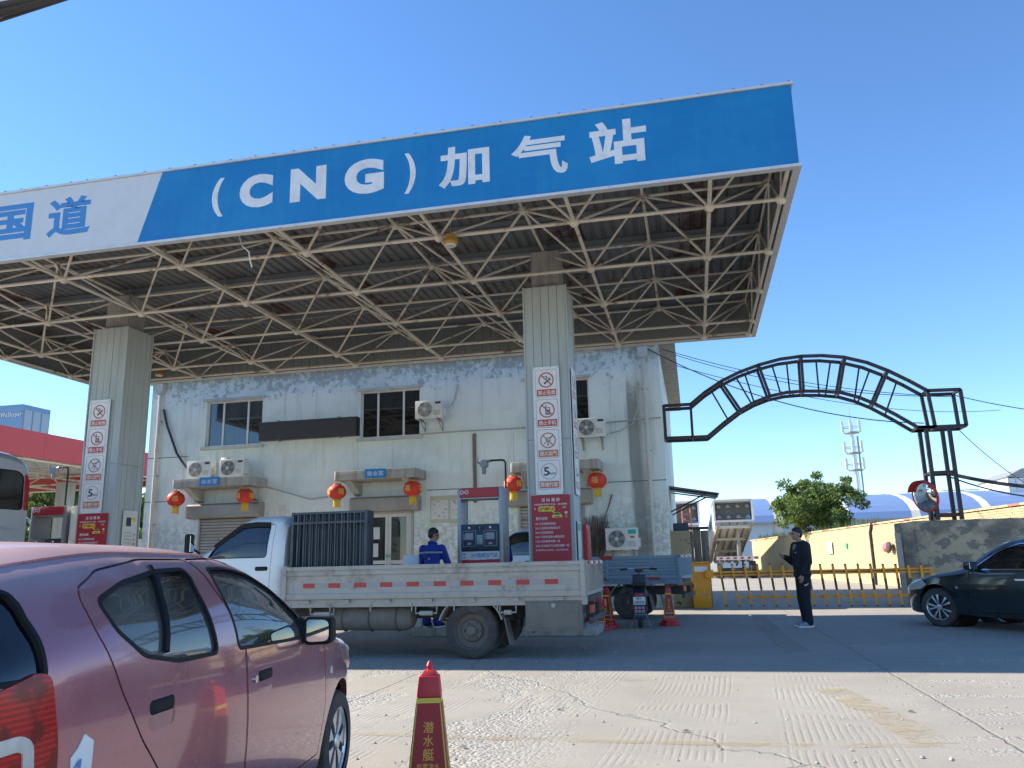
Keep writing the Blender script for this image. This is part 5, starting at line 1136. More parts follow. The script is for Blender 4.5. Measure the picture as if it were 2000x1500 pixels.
def flatbed(pos, rz, label, L=4.30, w=.95, z0=.80, z1=1.25, wheelx=1.58, wr=.365, bed=None, cabmat=None, ribbed=False, tool=True, cab=True):
    r_ = empty('flatbed_truck', pos, rz); tag(r_, label, 'truck', 'flatbed trucks at the filling bays')
    for sg in (-1, 1):
        bed_side(r_, .03, L-.03, sg*w, sg, z0, z1, bed, ribbed)
        for x in ((.01, L-.035) if not ribbed else (.0, L*.52, L-.035)): MB().bb((x, sg*(w-.04), z0-.01), (x+.06, sg*(w+.016), z1+.012)).build('corner_post', bed, r_, bevel=.006)
        MB().bb((0, sg*(w-.10), z0-.11), (L, sg*(w-.035), z0-.005)).build('bed_rail', bed, r_)
        for i in range(7):
            x = .35+i*(L-.7)/6; m = MB(); m.box((x, sg*(w-.015), z0-.03), (.10, .05, .045)); m.tube([(x-.05, sg*(w+.005), z0-.02), (x+.05, sg*(w+.005), z0-.02)], .014, 6); m.build('hinge', bed, r_)
            MB().tube([(x+.25, sg*(w-.03), z0-.06), (x+.25, sg*(w-.02), z0-.17)], .009, 5).build('rope_hook', bed, r_)
        if not ribbed:
            n = 10
            for i in range(n):
                x = .20+i*(L-.45)/n; MB().bb((x+.17, sg*(w-.0125), z0+.155), (x+.345, sg*(w-.0105), z0+.22)).build('reflector', M_['refred'], r_); MB().bb((x-.03, sg*(w-.0125), z0+.155), (x+.165, sg*(w-.0105), z0+.22)).build('reflector', M_['refgrey'], r_)
        else:
            for x in (.45, 1.55): MB().bb((x, sg*(w+.002), z0-.02), (x+.28, sg*(w+.004), z0+.03)).build('reflector', M_['refred'], r_)
            MB().bb((L*.5-.03, sg*(w+.018), z1-.07), (L*.5+.25, sg*(w+.022), z1+.01)).build('reflector', M_['refred'], r_)
    # tailgate and headboard, floor
    m = MB(); m.bb((-.012, -w+.04, z0), (.015, w-.04, z1)); m.build('tailgate', bed, r_)
    for i in range(12): yy = -w+.10+i*(2*w-.2)/11; MB().bb((-.026, yy-.02, z0+.05), (-.013, yy+.02, z1-.06)).build('tailgate_rib', bed, r_)
    for i in range(6): MB().bb((-.03, -w+.12+i*.29, z1-.045), (-.0135, -w+.27+i*.29, z1-.005)).build('reflector', M_['refred'] if i % 2 else M_['white'], r_)
    MB().bb((L-.02, -w+.045, z0), (L+.02, w-.045, z1+.02)).build('headboard', bed, r_)
    MB().bb((.016, -w+.11, z0-.09), (L-.021, w-.11, z0-.02)).build('bed_floor', M_['chassis'], r_)
    for sg in (-1, 1): MB().bb((-.02, sg*.33-.04, .50), (L+1.3, sg*.33+.04, .66)).build('chassis_rail', M_['chassis'], r_)
    for x in (.3, 1.2, 2.1, 3.0, 3.9): 
        if x < L: MB().bb((x, -w+.1, .662), (x+.07, w-.1, z0-.112)).build('cross_member', M_['chassis'], r_)
    # rear axle and wheels, mudguards
    MB().tube([(wheelx, -.7, wr), (wheelx, .7, wr)], .07, 10).build('axle', M_['chassis'], r_, True); MB().lathe([(.02, -.2), (.16, -.14), (.18, 0), (.16, .14), (.02, .2)], (wheelx, 0, wr), 'Y', 16).build('differential', M_['chassis'], r_, True)
    for sg in (-1, 1):
        wheel(r_, wheelx, sg*(w-.16), wr, .20, sg, 'steel', (M_['tyre'], M_['truckrim'], M_['black'])); wheel(r_, wheelx, sg*(w-.40), wr, .20, -sg, 'steel', (M_['tyre'], M_['truckrim'], M_['black']))
        m = MB()
        for a0, a1 in ((18, 62), (118, 162)):
            P = [((wr+.085)*math.cos(R(a0+(a1-a0)*k/6)), (wr+.085)*math.sin(R(a0+(a1-a0)*k/6))) for k in range(7)]; Q = [(p[0]*1.03, p[1]*1.03) for p in reversed(P)]
            g_ = MB(); g_.prism([(wheelx+p[0], wr+p[1]) for p in P+Q], sg*(w-.03), sg*(w-.30)); g_.build('mudguard', M_['bedwhite'], r_, True)
        MB().box((wheelx-wr-.14, sg*(w-.17), .36), (.012, .28, .34), Matrix.Rotation(R(12), 3, 'Y')).build('mud_flap', M_['grimebox'], r_)
        for k in range(5): MB().bar((wheelx-.55+.02*k, sg*.42, .47+.018*k), (wheelx+.6-.02*k, sg*.42, .47+.018*k), .06, .012).build('leaf_spring', M_['chassis'], r_)
    for sg in (-1, 1): MB().bb((-.06, sg*.72-.14, .58), (-.025, sg*.72+.14, .68)).build('tail_light', M_['refred'], r_)
    MB().bb((-.05, -.8, .44), (.0, .8, .52)).build('underrun_bar', M_['chassis'], r_)
    if tool:
        for sg in (1,):
            m = MB(); m.bb((.07, sg*(w-.42), .36), (.82, sg*(w-.02), .745)); tb = m.build('tool_box', M_['grimebox'], r_, bevel=.008)
            MB().bb((.11, sg*(w-.019), .40), (.78, sg*(w-.008), .72)).build('lid', M_['grimebox'], tb, bevel=.004); MB().lathe([(.03, w-.007), (.03, w+.008)], (.44, 0, .685), 'Y', 10).build('latch', M_['bedwhite'], tb, True)
            for zz in (.66, ): MB().bb((.10, sg*(w-.30), .745), (.14, sg*(w-.24), z0-.11)).build('hanger', M_['chassis'], r_); MB().bb((.72, sg*(w-.30), .745), (.76, sg*(w-.24), z0-.11)).build('hanger', M_['chassis'], r_)
        x0, x1, zc, rr = 2.45, 3.72, .535, .175
        m = MB(); m.lathe([(.05, x0-.02), (rr*.75, x0+.02), (rr, x0+.12), (rr, x1-.12), (rr*.75, x1-.02), (.05, x1+.02)], (0, w-.30, zc), 'X', 24); m.build('gas_cylinder', M_['grimebox'], r_, True)
        for x in (x0+.22, x0+.62, x1-.25): MB().tube([(x, w-.30+(rr+.006)*math.cos(2*math.pi*k/20), zc+(rr+.006)*math.sin(2*math.pi*k/20)) for k in range(20)], .012, 4, closed=True).build('cylinder_strap', M_['chassis'], r_); MB().bb((x-.03, w-.34, zc+rr-.02), (x+.03, w-.28, z0-.11)).build('cylinder_hanger', M_['chassis'], r_)
        for x, d in ((2.05, .3), (3.55, .35), (.95, .22)): 
            MB().tube([(x, w-.04, z0-.12), (x, w-.04, z0-.20), (x+d, w-.04, z0-.20), (x+d, w-.04, z0-.12)], .012, 6).build('rope_bracket', M_['bedwhite'], r_); MB().tube([(x+.06, w-.04, z0-.20), (x+d-.06, w-.04, z0-.20)], .032, 8).build('rope_winch', M_['bedwhite'], r_, True)
    if cab:
        cx = L+.10
        truck_cab(r_, cx, 1.85, w*.90, 2.03, .62, cabmat, [(cx+.26, 1.40), (cx+.24, 1.87), (cx+.70, 1.86), (cx+1.12, 1.56), (cx+1.20, 1.40)], (cx+.72, cx+1.28))
        for sg in (-1, 1): wheel(r_, cx+1.25, sg*(w*.90-.12), wr*.93, .19, sg, 'steel', (M_['tyre'], M_['truckrim'], M_['black'])); MB().lathe([(wr+.05, sg*.4), (wr+.05, sg*(w*.9-.02))], (cx+1.25, 0, wr*.93), 'Y', 24, caps=False).build('wheel_well', M_['plasticblack'], r_, True)
    return r_
tk = flatbed((-1.42, 11.70, 0), math.pi, 'white flatbed truck with dusty dented bed and stacked black railings behind its cab', bed=M_['bedwhite'], cabmat=M_['cabwhite'])
# stacked black steel railing panels standing on the bed behind the cab
def railing(pos, label):
    r_ = empty('railing_panel', pos); tag(r_, label, 'railing', 'black railing panels stacked on the truck bed')
    W, Hh = 1.18, 1.24
    for z in (.02, .30, Hh-.16, Hh-.02): MB().bar((0, 0, z), (W, 0, z), .032, .032, up=(0, 1, 0)).build('rail', M_['railsteel'], r_)
    for x in (0.016, W-.016): MB().bar((x, 0, .0), (x, 0, Hh), .04, .04, up=(0, 1, 0)).build('post', M_['railsteel'], r_)
    for i in range(1, 12): MB().bar((W*i/12, 0, .035), (W*i/12, 0, Hh-.035), .024, .024, up=(0, 1, 0)).build('bar', M_['railsteel'], r_)
    return r_
M_['railsteel'] = pm('galvanised_dark_steel', (.05, .06, .075), .38, .5, .4, 4)
rl = railing((0, 0, 0), '')
for i in range(7):
    o = rl if i == 0 else copy_tree(rl); o.location = (-5.72+.03*(i*5 % 4)-.035*i, 10.92+.075*i, .79+.0*(i)); o.rotation_euler = (R(rng.uniform(-1, 1)), 0, R(rng.uniform(-1.2, 1.2)))
    tag(o, 'black steel railing panel stacked upright behind the white truck cab', 'railing', 'black railing panels stacked on the truck bed')
m = MB(); m.bb((-5.3, 10.90, .785), (-4.62, 12.2, 1.02)); tag(m.build('steel_sheet_pack', M_['bedblue'], None, bevel=.01), 'grey steel sheet pack lying in the foot of the railing stack', 'sheet pack') if False else None
# second truck behind the column
q0 = Vector((-.33, 17.62, 0)); a2 = R(8)
t2 = flatbed((0, 0, 0), 0, 'silver flatbed truck with a blue-grey ribbed bed parked between the grey column and the building', L=2.95, w=.80, z0=.84, z1=1.32, wheelx=1.15, wr=.34, bed=M_['bedblue'], cabmat=M_['cabsilver'], ribbed=True, tool=False)
hd2 = Vector((-math.cos(a2), math.sin(a2), 0)); lf2 = Vector((-hd2.y, hd2.x, 0))
t2.location = q0-lf2*.80; t2.rotation_euler = (0, 0, math.atan2(hd2.y, hd2.x))
# guard frame behind its cab
gf = empty('cab_guard', (3.02, 0, .85)); gf.parent = t2
for yy in (-.72, -.48, -.24, 0, .24, .48, .72): MB().tube([(0, yy, 0), (0, yy, 1.22), (.06, yy, 1.34)], .02, 6).build('guard_bar', M_['alu'], gf, True)
MB().tube([(.06, -.74, 1.34), (.06, .74, 1.34)], .024, 8).build('guard_rail', M_['alu'], gf, True); MB().tube([(0, -.74, .5), (0, .74, .5)], .02, 8).build('guard_rail', M_['alu'], gf, True)
for sg in (-1, 1): MB().tube([(0, sg*.74, 0), (.0, sg*.74, 1.2), (.05, sg*.74, 1.33), (.5, sg*.74, 1.34)], .022, 6).build('guard_rail', M_['alu'], gf, True)
# ------------------------------------------------------------------ dark sedan turning towards the gate
M_['sedan'] = carpaint('dark_teal_paint', (.012, .024, .028), (.02, .04, .05), .22, .4, dust_haze=(.10, .10, .095), damt=.25)
def sedan():
    r_ = empty('dark_sedan', (0, 0, 0)); tag(r_, 'dark teal saloon car with alloy wheels by the yellow barrier', 'car'); L = 4.80; fx, rx = 3.88, 1.08
    prm = dict(w=smoothcurve([(0, .70), (.1, .80), (.4, .89), (1.2, .92), (3.8, .92), (4.3, .88), (4.6, .76), (4.74, .60), (L, .42)]),
               zb=smoothcurve([(0, .40), (.2, .24), (.8, .19), (4.2, .19), (4.6, .20), (L, .32)]),
               zs=smoothcurve([(0, .88), (.8, .94), (2.4, .92), (3.2, .88), (4.0, .80), (4.5, .68), (L, .55)]),
               zt=smoothcurve([(0, .96), (.1, 1.03), (.6, 1.09), (.8, 1.14), (1.3, 1.37), (1.7, 1.455), (2.2, 1.475), (2.6, 1.44), (3.0, 1.27), (3.35, 1.03), (3.5, .985), (4.0, .90), (4.5, .77), (4.7, .66), (L, .56)]),
               tum=.42, crown=.06, rc=.14)
    xs = [0, .03, .08, .14, .22, .32, .45, .6]+[.75+.11*i for i in range(25)]+[3.5, 3.62, 3.74, 3.86, 4.0, 4.14, 4.28, 4.4, 4.5, 4.58, 4.65, 4.7, 4.74, 4.77, L]
    fwn = roundpoly([(2.12, .955), (2.05, 1.36), (2.35, 1.355), (2.70, 1.235), (3.02, 1.02), (3.06, .955)], .04); rwn = roundpoly([(1.16, 1.0), (1.34, 1.16), (1.62, 1.325), (1.95, 1.36), (2.02, .955), (1.4, .965)], .05)
    ws = roundpoly([(2.62, -.52), (2.62, .52), (3.34, .70), (3.38, 0), (3.34, -.70)], .05)
    fd = roundpoly([(2.07, .28), (3.10, .28), (3.22, .5), (3.16, .93), (2.72, 1.29), (2.36, 1.40), (2.0, 1.40), (2.07, .93)], .04); rd_ = roundpoly([(1.50, .30), (2.06, .28), (2.06, .93), (1.99, 1.40), (1.6, 1.37), (1.28, 1.17), (1.06, .99), (1.28, .80), (1.46, .55)], .04)
    g_ = M_['darkglass']
    W = {'f_L_w': (fwn, 'Y', .3, 3, g_), 'f_R_w': (fwn, 'Y', -3, -.3, g_), 'r_L_w': (rwn, 'Y', .3, 3, g_), 'r_R_w': (rwn, 'Y', -3, -.3, g_), 'ws': (ws, 'Z', 1.0, 3, M_['carglass'])}
    D = {'f_L': (fd, .3, 3), 'f_R': (fd, -3, -.3), 'r_L': (rd_, .3, 3), 'r_R': (rd_, -3, -.3)}
    tree, body, dob = car_shell(prm, xs, [(rx, .33, .385), (fx, .33, .385)], W, D, M_['sedan'], g_, r_, M_['chrome'])
    for sg in (-1, 1):
        for x in (rx, fx):
            wl = wheel(r_, x, sg*.80, .325, .21, sg, 'alloy', (M_['tyre'], M_['alu'], M_['black']))
            if x == fx: wl.rotation_euler.z = R(14)
            MB().lathe([(.388, sg*.36), (.388, sg*.80)], (x, 0, .33), 'Y', 30, caps=False).build('wheel_well', M_['plasticblack'], r_, True)
        P = roundpoly([(4.05, .70), (4.2, .62), (4.6, .58), (4.72, .62), (4.62, .73), (4.2, .80)], .03)
        hl = boolean(boolean(loft_mesh(prm, xs, -.01), loft_mesh(prm, xs, .012), 'DIFFERENCE'), prism_me(P, sg*.4, sg*3), 'INTERSECT'); hl.materials.clear(); obj('headlight', hl, M_['lampclear'], r_, True, ang=40)
        for nm, hx, hz in (('f', 2.25, .80), ('r', 1.36, .82)): surf_patch(tree, rrect(hx-.10, hz-.018, hx+.10, hz+.018, .015), sg, M_['chrome'] if sg > 0 else M_['sedan'], 'handle', dob[nm+('_L' if sg > 0 else '_R')], .022)
        y = side_y(tree, 2.98, .97, sg); mr = empty('door_mirror', (3.0, y, .99)); mr.parent = r_
        m = MB(); m.box((.02, sg*.13, .03), (.12, .20, .14)); m.build('housing', M_['sedan'], mr, bevel=.04); MB().box((-.045, sg*.13, .03), (.006, .16, .10)).build('mirror_glass', M_['mirror'], mr); MB().box((.02, sg*.02, -.01), (.07, .07, .05)).build('arm', M_['plasticblack'], mr)
        y = side_y(tree, 3.42, .66, sg); MB().lathe([(.024, y-sg*.01), (.02, y+sg*.008), (0, y+sg*.012)], (3.42, 0, .66), 'Y', 12, caps=False).build('side_indicator', M_['lampclear'], r_, True)
        for x, nm in ((2.1, 'front_seat'), (1.15, 'rear_seat')):
            s_ = empty(nm, (x, sg*.38, 0)); s_.parent = r_; m = MB(); m.box((-.08, 0, .75), (.14, .5, .6), Matrix.Rotation(R(-14), 3, 'Y')); m.build('backrest', M_['interior'], s_, bevel=.05); m = MB(); m.box((-.2, 0, 1.12), (.1, .26, .18)); m.build('headrest', M_['interior'], s_, bevel=.04)
    m = MB(); m.prism([(2.95, .55), (3.3, .55), (3.3, .90), (2.98, .88)], -.75, .75); m.build('dashboard', M_['interior'], r_, bevel=.03)
    MB().bb((.4, -.8, .26), (3.3, .8, .30)).build('cabin_floor', M_['interior'], r_); MB().bb((L-.03, -.22, .36), (L+.012, .22, .48)).build('number_plate', M_['signblue'], r_)
    return r_
sd = sedan(); hs = Vector((-.54, .84, 0)).normalized(); ls = Vector((-hs.y, hs.x, 0)); q = gp(1836, 1224, 0)
sd.location = q-hs*3.88-ls*.905; sd.rotation_euler = (0, 0, math.atan2(hs.y, hs.x))
# ------------------------------------------------------------------ coach ahead of the truck
M_['coach'] = pm('coach_silver', (.40, .405, .42), .35, .35, .05, 2, coat=.4)
def coach():
    r_ = empty('silver_coach', (-12.35, 12.0, 0), math.pi); tag(r_, 'silver coach with a wide rear window and red corner lamps', 'coach'); L = 9.2; w = 1.22
    prm = dict(w=smoothcurve([(0, w*.90), (.1, w*.97), (.35, w), (L-.5, w), (L-.1, w*.93), (L, w*.85)]), zb=smoothcurve([(0, .55), (.3, .38), (L-.3, .35), (L, .45)]), zs=smoothcurve([(0, 1.9), (L, 1.9)]),
               zt=smoothcurve([(0, 3.36), (.08, 3.45), (.3, 3.53), (.9, 3.56), (1.6, 3.57), (L-1, 3.57), (L-.3, 3.45), (L, 3.0)]), tum=.05, crown=.10, rc=.22)
    xs = [0, .03, .08, .15, .25, .4, .6, .9, 1.3, 1.8, 2.5, 3.5, 4.5, 5.5, 6.5, 7.5, 8.2, 8.6, 8.9, 9.05, 9.15, L]
    W = {}
    for k, (a, b) in enumerate(((.42, 2.0), (2.08, 3.6), (3.68, 5.2), (5.28, 6.8))):
        P = [(a, 2.32), (b, 2.32), (b, 3.2), (a+.0, 3.2)]
        if k == 0: P = [(.28, 2.33), (b, 2.32), (b, 3.2), (.85, 3.2), (.46, 3.05), (.30, 2.75)]
        for sg, nm in ((1, 'L'), (-1, 'R')): W['w%d%s' % (k, nm)] = (roundpoly(P, .08), 'Y', *sorted((sg*.4, sg*3)), M_['darkglass'])
    W['rear'] = (roundpoly([(-.95, 2.42), (.95, 2.42), (.92, 3.05), (.78, 3.14), (-.78, 3.14), (-.92, 3.05)], .08), 'X', -.3, .3, M_['darkglass'])
    tree, body, dob = car_shell(prm, xs, [(2.6, .48, .56), (7.4, .48, .56)], W, {}, M_['coach'], M_['darkglass'], r_, M_['plasticblack'])
    for sg in (-1, 1):
        for x in (2.6, 7.4): wheel(r_, x, sg*1.05, .47, .26, sg, 'steel', (M_['tyre'], M_['truckrim'], M_['black']))
        P = roundpoly([(.08, 2.32), (.22, 2.32), (.235, 2.75), (.34, 3.0), (.42, 3.1), (.30, 3.1), (.12, 2.9)], .03)
        tl = boolean(boolean(loft_mesh(prm, xs, -.01), loft_mesh(prm, xs, .01), 'DIFFERENCE'), prism_me(P, sg*.5, sg*3), 'INTERSECT'); tl.materials.clear(); obj('corner_lamp', tl, M_['tail'], r_, True, ang=40)
        for z in (1.72, 1.52): surf_patch(tree, [(.32, z), (1.6, z+.09), (3.2, z+.11), (3.2, z-.02), (1.6, z-.03)], sg, M_['greyprint'], 'swoosh_stripe', r_, .004)
        for i in range(5): surf_patch(tree, rrect(.62, .98+i*.055, .80, 1.0+i*.055, .008), sg, M_['plasticblack'], 'engine_vent', r_, .004)
        surf_patch(tree, rrect(.36, .55, 1.5, 1.28, .01), sg, M_['coach'], 'engine_hatch', r_, .006)
        for i in range(3): surf_patch(tree, [(1.0+i*.12, .86), (1.05+i*.12, .86), (1.07+i*.12, 1.08), (1.02+i*.12, 1.08)], sg, M_['letterblue'], 'blue_emblem_bar', r_, .008)
        m = MB(); m.prism(roundpoly([(sg*.975, 2.42), (sg*1.075, 2.42), (sg*1.06, 2.95), (sg*.99, 3.08), (sg*.94, 3.1)], .02), -.012, .01, 'X'); m.build('window_edge_lamp', M_['tail'], r_, bevel=.004)
        m = MB(); m.prism(roundpoly([(sg*.86, .86), (sg*1.02, .86), (sg*1.02, 1.06), (sg*.86, 1.06)], .03), -.02, .01, 'X'); m.build('tail_light', M_['tail'], r_, bevel=.006)
        for z in (2.05, 1.80): m = MB(); m.prism([(sg*.98, z), (sg*.2, z+.10), (sg*.2, z-.02)], -.006, .01, 'X'); m.build('rear_stripe', M_['greyprint'], r_)
    for i in range(5): MB().bb((-.008, -.78, .92+i*.07), (.01, -.62, .945+i*.07)).build('rear_vent', M_['plasticblack'], r_); MB().bb((-.008, .62, .92+i*.07), (.01, .78, .945+i*.07)).build('rear_vent', M_['plasticblack'], r_)
    MB().bb((-.008, -.92, 1.30), (.01, .92, 1.315)).build('hatch_seam', M_['plasticblack'], r_)
    for i in range(3): MB().bb((-.008, -.50+i*.1, .95), (.01, -.45+i*.1, 1.12)).build('blue_emblem_bar', M_['letterblue'], r_)
    for k in range(4):
        for sg in (-1, 1): m = MB(); m.box((1.2+k*1.5, sg*.55, 1.75), (.15, .9, .8)); m.build('seat', M_['interior'], r_, bevel=.05)
    MB().bb((.2, -1.1, .9), (L-.4, 1.1, .95)).build('cabin_floor', M_['interior'], r_)
coach()
# ------------------------------------------------------------------ gas dispensers
def dispenser():
    r_ = empty('gas_dispenser', (0, 0, .15)); W = .87; D = .50
    for sx in (-1, 1): MB().bb((sx*W/2, -D/2, 0), (sx*(W/2-.075), D/2, 2.47)).build('side_pillar', M_['steel'], r_, bevel=.01)
    MB().bb((-W/2+.055, -D/2-.02, 2.29), (W/2-.08, D/2+.02, 2.46)).build('header', M_['red'], r_, bevel=.006); MB().bb((-W/2+.07, -D/2+.0, 2.265), (W/2-.08, D/2, 2.288)).build('header_soffit', M_['steel'], r_)
    m = MB(); P = []
    for k in range(25): t = 2*math.pi*k/24; P.append((.075*math.sin(t), -D/2-.023, .032*math.sin(2*t)))
    lg = MB().tube([(-.29+p[0], p[1], 2.39+p[2]) for p in P], .0085, 5).build('emblem', M_['letterwhite'], r_, True); decal('emblem_caption', fit_text('■■■■■■', .13, .014, .0), M_['letterwhite'], r_, (-.29, -D/2-.022, 2.33)) if False else None
    MB().bb((-W/2+.076, -D/2+.03, 1.31), (W/2-.076, D/2-.03, 1.80)).build('display_case', M_['navyplastic'], r_)
    hd_ = MB().bb((-W/2+.078, -D/2-.025, 1.34), (W/2-.078, -D/2+.029, 1.79)).build('display_panel', M_['navyplastic'], r_, bevel=.008)
    y = -D/2-.028
    for sx in (-1, 1):
        O = rrect(sx*.20-.125, 1.40, sx*.20+.125, 1.68, .02); m = MB(); m.ring(O, inset(O, .007), y-.002, y+.002); m.build('panel_outline', M_['steel'], hd_)
        MB().bb((sx*.20-.075, y-.004, 1.52), (sx*.20+.075, y, 1.64)).build('meter_screen', M_['greyprint'], hd_); MB().bb((sx*.20-.035, y-.003, 1.43), (sx*.20+.035, y, 1.465)).build('meter_plate', M_['refgrey'], hd_)
        MB().lathe([(.02, y-.012), (.02, y)], (sx*.20, 0, 1.735), 'Y', 12).build('pressure_gauge', M_['white'], hd_, True)
        for k in range(3): MB().bb((sx*.20-.105, y-.003, 1.60-k*.035), (sx*.20-.09, y, 1.615-k*.035)).build('meter_mark', M_['white'], hd_)
    MB().bb((-.075, y-.006, 1.71), (.075, y, 1.76)).build('speaker_grille', M_['black'], hd_, bevel=.004); MB().lathe([(.016, y-.012), (.016, y-.006)], (0, 0, 1.735), 'Y', 10).build('lamp', M_['teal'], hd_, True)
    m = MB(); m.bb((-.055, y-.012, 1.43), (.055, y, 1.60)); kp = m.build('card_reader', M_['steel'], hd_, bevel=.004); MB().bb((-.038, y-.015, 1.54), (.038, y-.0125, 1.58)).build('reader_screen', M_['teal'], hd_)
    MB().bb((-W/2+.077, -D/2+.01, 1.16), (W/2-.077, D/2-.01, 1.305)).build('name_plate', M_['paper'], r_)
    decal('lettering', fit_text('307国道加气站', .50, .085, .02), M_['letterblue'], r_, (.07, -D/2+.006, 1.235))
    m = MB(); m.tube([(-.32+.045*math.cos(R(a)), -D/2+.007, 1.235+.04*math.sin(R(a))) for a in range(40, 330, 20)], .008, 5); m.add([(-.345, -D/2+.006, 1.235), (-.29, -D/2+.006, 1.275), (-.27, -D/2+.006, 1.255)], [(0, 1, 2)]); m.build('emblem', M_['letterblue'], r_)
    MB().bb((-W/2+.076, -D/2-.01, .10), (W/2-.076, D/2+.01, 1.155)).build('base_cabinet', M_['red'], r_); MB().bb((-W/2-.01, -D/2-.01, 0), (W/2+.01, D/2+.01, .098)).build('plinth', M_['steel'], r_)
    MB().tube([(W/2+.02, -.05, .9), (W/2+.09, -.08, .6), (W/2+.12, -.08, .35), (W/2+.06, -.05, .2), (W/2+.0, 0, .3)], .014, 6).build('filling_hose', M_['rubber'], r_, True)
    return r_
d1 = dispenser(); d1.location = (-3.84, 14.80, .15); tag(d1, 'red-topped gas dispenser frame beside the attendant in blue', 'dispenser', 'gas dispensers on the islands')
d2 = copy_tree(d1); d2.location = (-13.20, 14.80, .15); tag(d2, 'red-topped gas dispenser between the coach and the column', 'dispenser', 'gas dispensers on the islands')
m = MB(); m.bb((-12.66, 14.55, .15), (-12.40, 15.05, 2.60)); tag(m.build('equipment_cabinet', M_['offwhite'], None, bevel=.01), 'narrow white equipment cabinet between the dispenser and the column', 'cabinet')
M_['detgrey'] = pm('detector_grey', (.26, .28, .29), .6, 0, .1)
def detector(x, y, zt, xd, label):
    r_ = wempty('gas_detector', (x, y, 0)); tag(r_, label, 'gas detector')
    MB().tube([(x, y, .15), (x, y, zt-.05), (x-.03, y, zt-.01), (x-.07, y, zt), (xd+.12, y, zt)], .020, 8).build('pole', M_['cable'], r_, True)
    m = MB(); m.lathe([(.0, -.05), (.075, -.045), (.085, -.02), (.085, .05), (0, .055)], (xd, y, zt-.06), 'Y', 14); m.build('housing', M_['detgrey'], r_, True)
    MB().tube([(xd+.14, y, zt), (xd+.05, y, zt-.02)], .03, 8).build('gland', M_['alu'], r_, True); MB().lathe([(.03, -.26), (.045, -.22), (.045, -.16), (.03, -.12)], (xd, y, zt), n=10).build('sensor_head', M_['detgrey'], r_, True)
    MB().tube([(xd-.08, y, zt-.05), (xd-.13, y, zt-.02), (xd-.13, y, zt+.06)], .022, 6).build('sounder', M_['steel'], r_, True)
p0 = py(987, 898, 15.0); pd = py(945, 903, 15.0); detector(p0.x, 15.0, p0.z, pd.x, 'grey gas detector on a black pole above the dispenser beside the lantern')
p0 = py(134, 912, 15.3); pd = py(106, 915, 15.3); detector(p0.x, 15.3, p0.z, pd.x, 'gas detector on a thin pole above the dispenser beside the coach')
# ------------------------------------------------------------------ square cones
M_['conered'] = pm('cone_red', (.52, .025, .03), .45, 0, .10, 6, dirt=(.3, .06, .05), damt=.4); M_['conelabel'] = pm('cone_label_red', (.36, .018, .02), .5, 0, .06, 5)
def cone():
    r_ = empty('square_cone', (0, 0, 0)); S = .77
    MB().prism(disc(8, .215, 0, 0, R(22.5)), 0, .055, 'Z').build('base', M_['conered'], r_, bevel=.012); MB().prism(disc(8, .165, 0, 0, R(22.5)), .056, .10, 'Z').build('base_step', M_['conered'], r_, bevel=.012)
    def fr(z0, w0, z1, w1, nm, mt, bev=.0):
        m = MB(); m.add([(sx*w_, sy*w_, z) for z, w_ in ((z0, w0), (z1, w1)) for sx, sy in ((-1, -1), (1, -1), (1, 1), (-1, 1))], [(3, 2, 1, 0), (4, 5, 6, 7), (0, 1, 5, 4), (1, 2, 6, 5), (2, 3, 7, 6), (3, 0, 4, 7)]); return m.build(nm, mt, r_, bevel=bev)
    hw = lambda z: .112-.067*(z-.10)/.62
    fr(.101, hw(.10), .60, hw(.60), 'lower_shell', M_['conered']); fr(.601, hw(.60)+.003, .70, hw(.70)+.003, 'cap', M_['conered'], .008); fr(.7005, hw(.70)-.004, .725, .026, 'cap_top', M_['conered'], .004)
    MB().lathe([(.010, .725), (.012, .735), (.017, .745), (.012, .757), (.005, .768), (0, .772)], n=12).build('finial', M_['conered'], r_, True)
    tl = math.atan2(.082, .62)
    for rz in (0, 90, 180, 270):
        f = empty('label_face', (0, 0, 0), R(rz)); f.parent = r_
        def on(z, u, d=.002): return (u, -(hw(z)+d), z)
        def quad(z0, z1, k, d, nm, mt):
            MB().add([on(z0, -hw(z0)*k, d), on(z0, hw(z0)*k, d), on(z1, hw(z1)*k, d), on(z1, -hw(z1)*k, d)], [(0, 1, 2, 3)]).build(nm, mt, f, fix=False)
        quad(.155, .598, .985, .0015, 'border', M_['yellowprint']); quad(.165, .575, .90, .003, 'label_sheet', M_['conelabel'])
        for ch, z, s_ in (('潜', .465, .052), ('水', .405, .052), ('艇', .343, .056)): decal('lettering', fit_text(ch, s_, s_, .02), M_['gold'], f, on(z, 0, .0045), (math.pi/2-tl, 0, 0))
        decal('lettering', fit_text('前置净水', .112, .033, .015), M_['gold'], f, on(.288, 0, .0045), (math.pi/2-tl, 0, 0)); decal('lettering', fit_text('400·135·5818', .135, .030, .03), M_['letterwhite'], f, on(.235, 0, .0045), (math.pi/2-tl, 0, 0))
    return r_
c0 = cone(); q = gp(839, 1290, .77); c0.location = (q.x, q.y, 0); c0.rotation_euler.z = R(14); tag(c0, 'square red cone with yellow characters standing in the sun beside the pink car', 'cone', 'square red cones on the forecourt')
for (x, y), rz, lab in (((1308, 1223), 4, 'square red cone standing between the moped and the yellow barrier post'), ((1168, 1233), 10, 'square red cone just behind the flatbed truck tail'), ((1185, 1228), -8, 'square red cone hidden behind another cone next to the moped')):
    c = copy_tree(c0); q = gp(x, y, 0); c.location = (q.x, q.y+.22, 0); c.rotation_euler.z = R(rz); tag(c, lab, 'cone', 'square red cones on the forecourt')
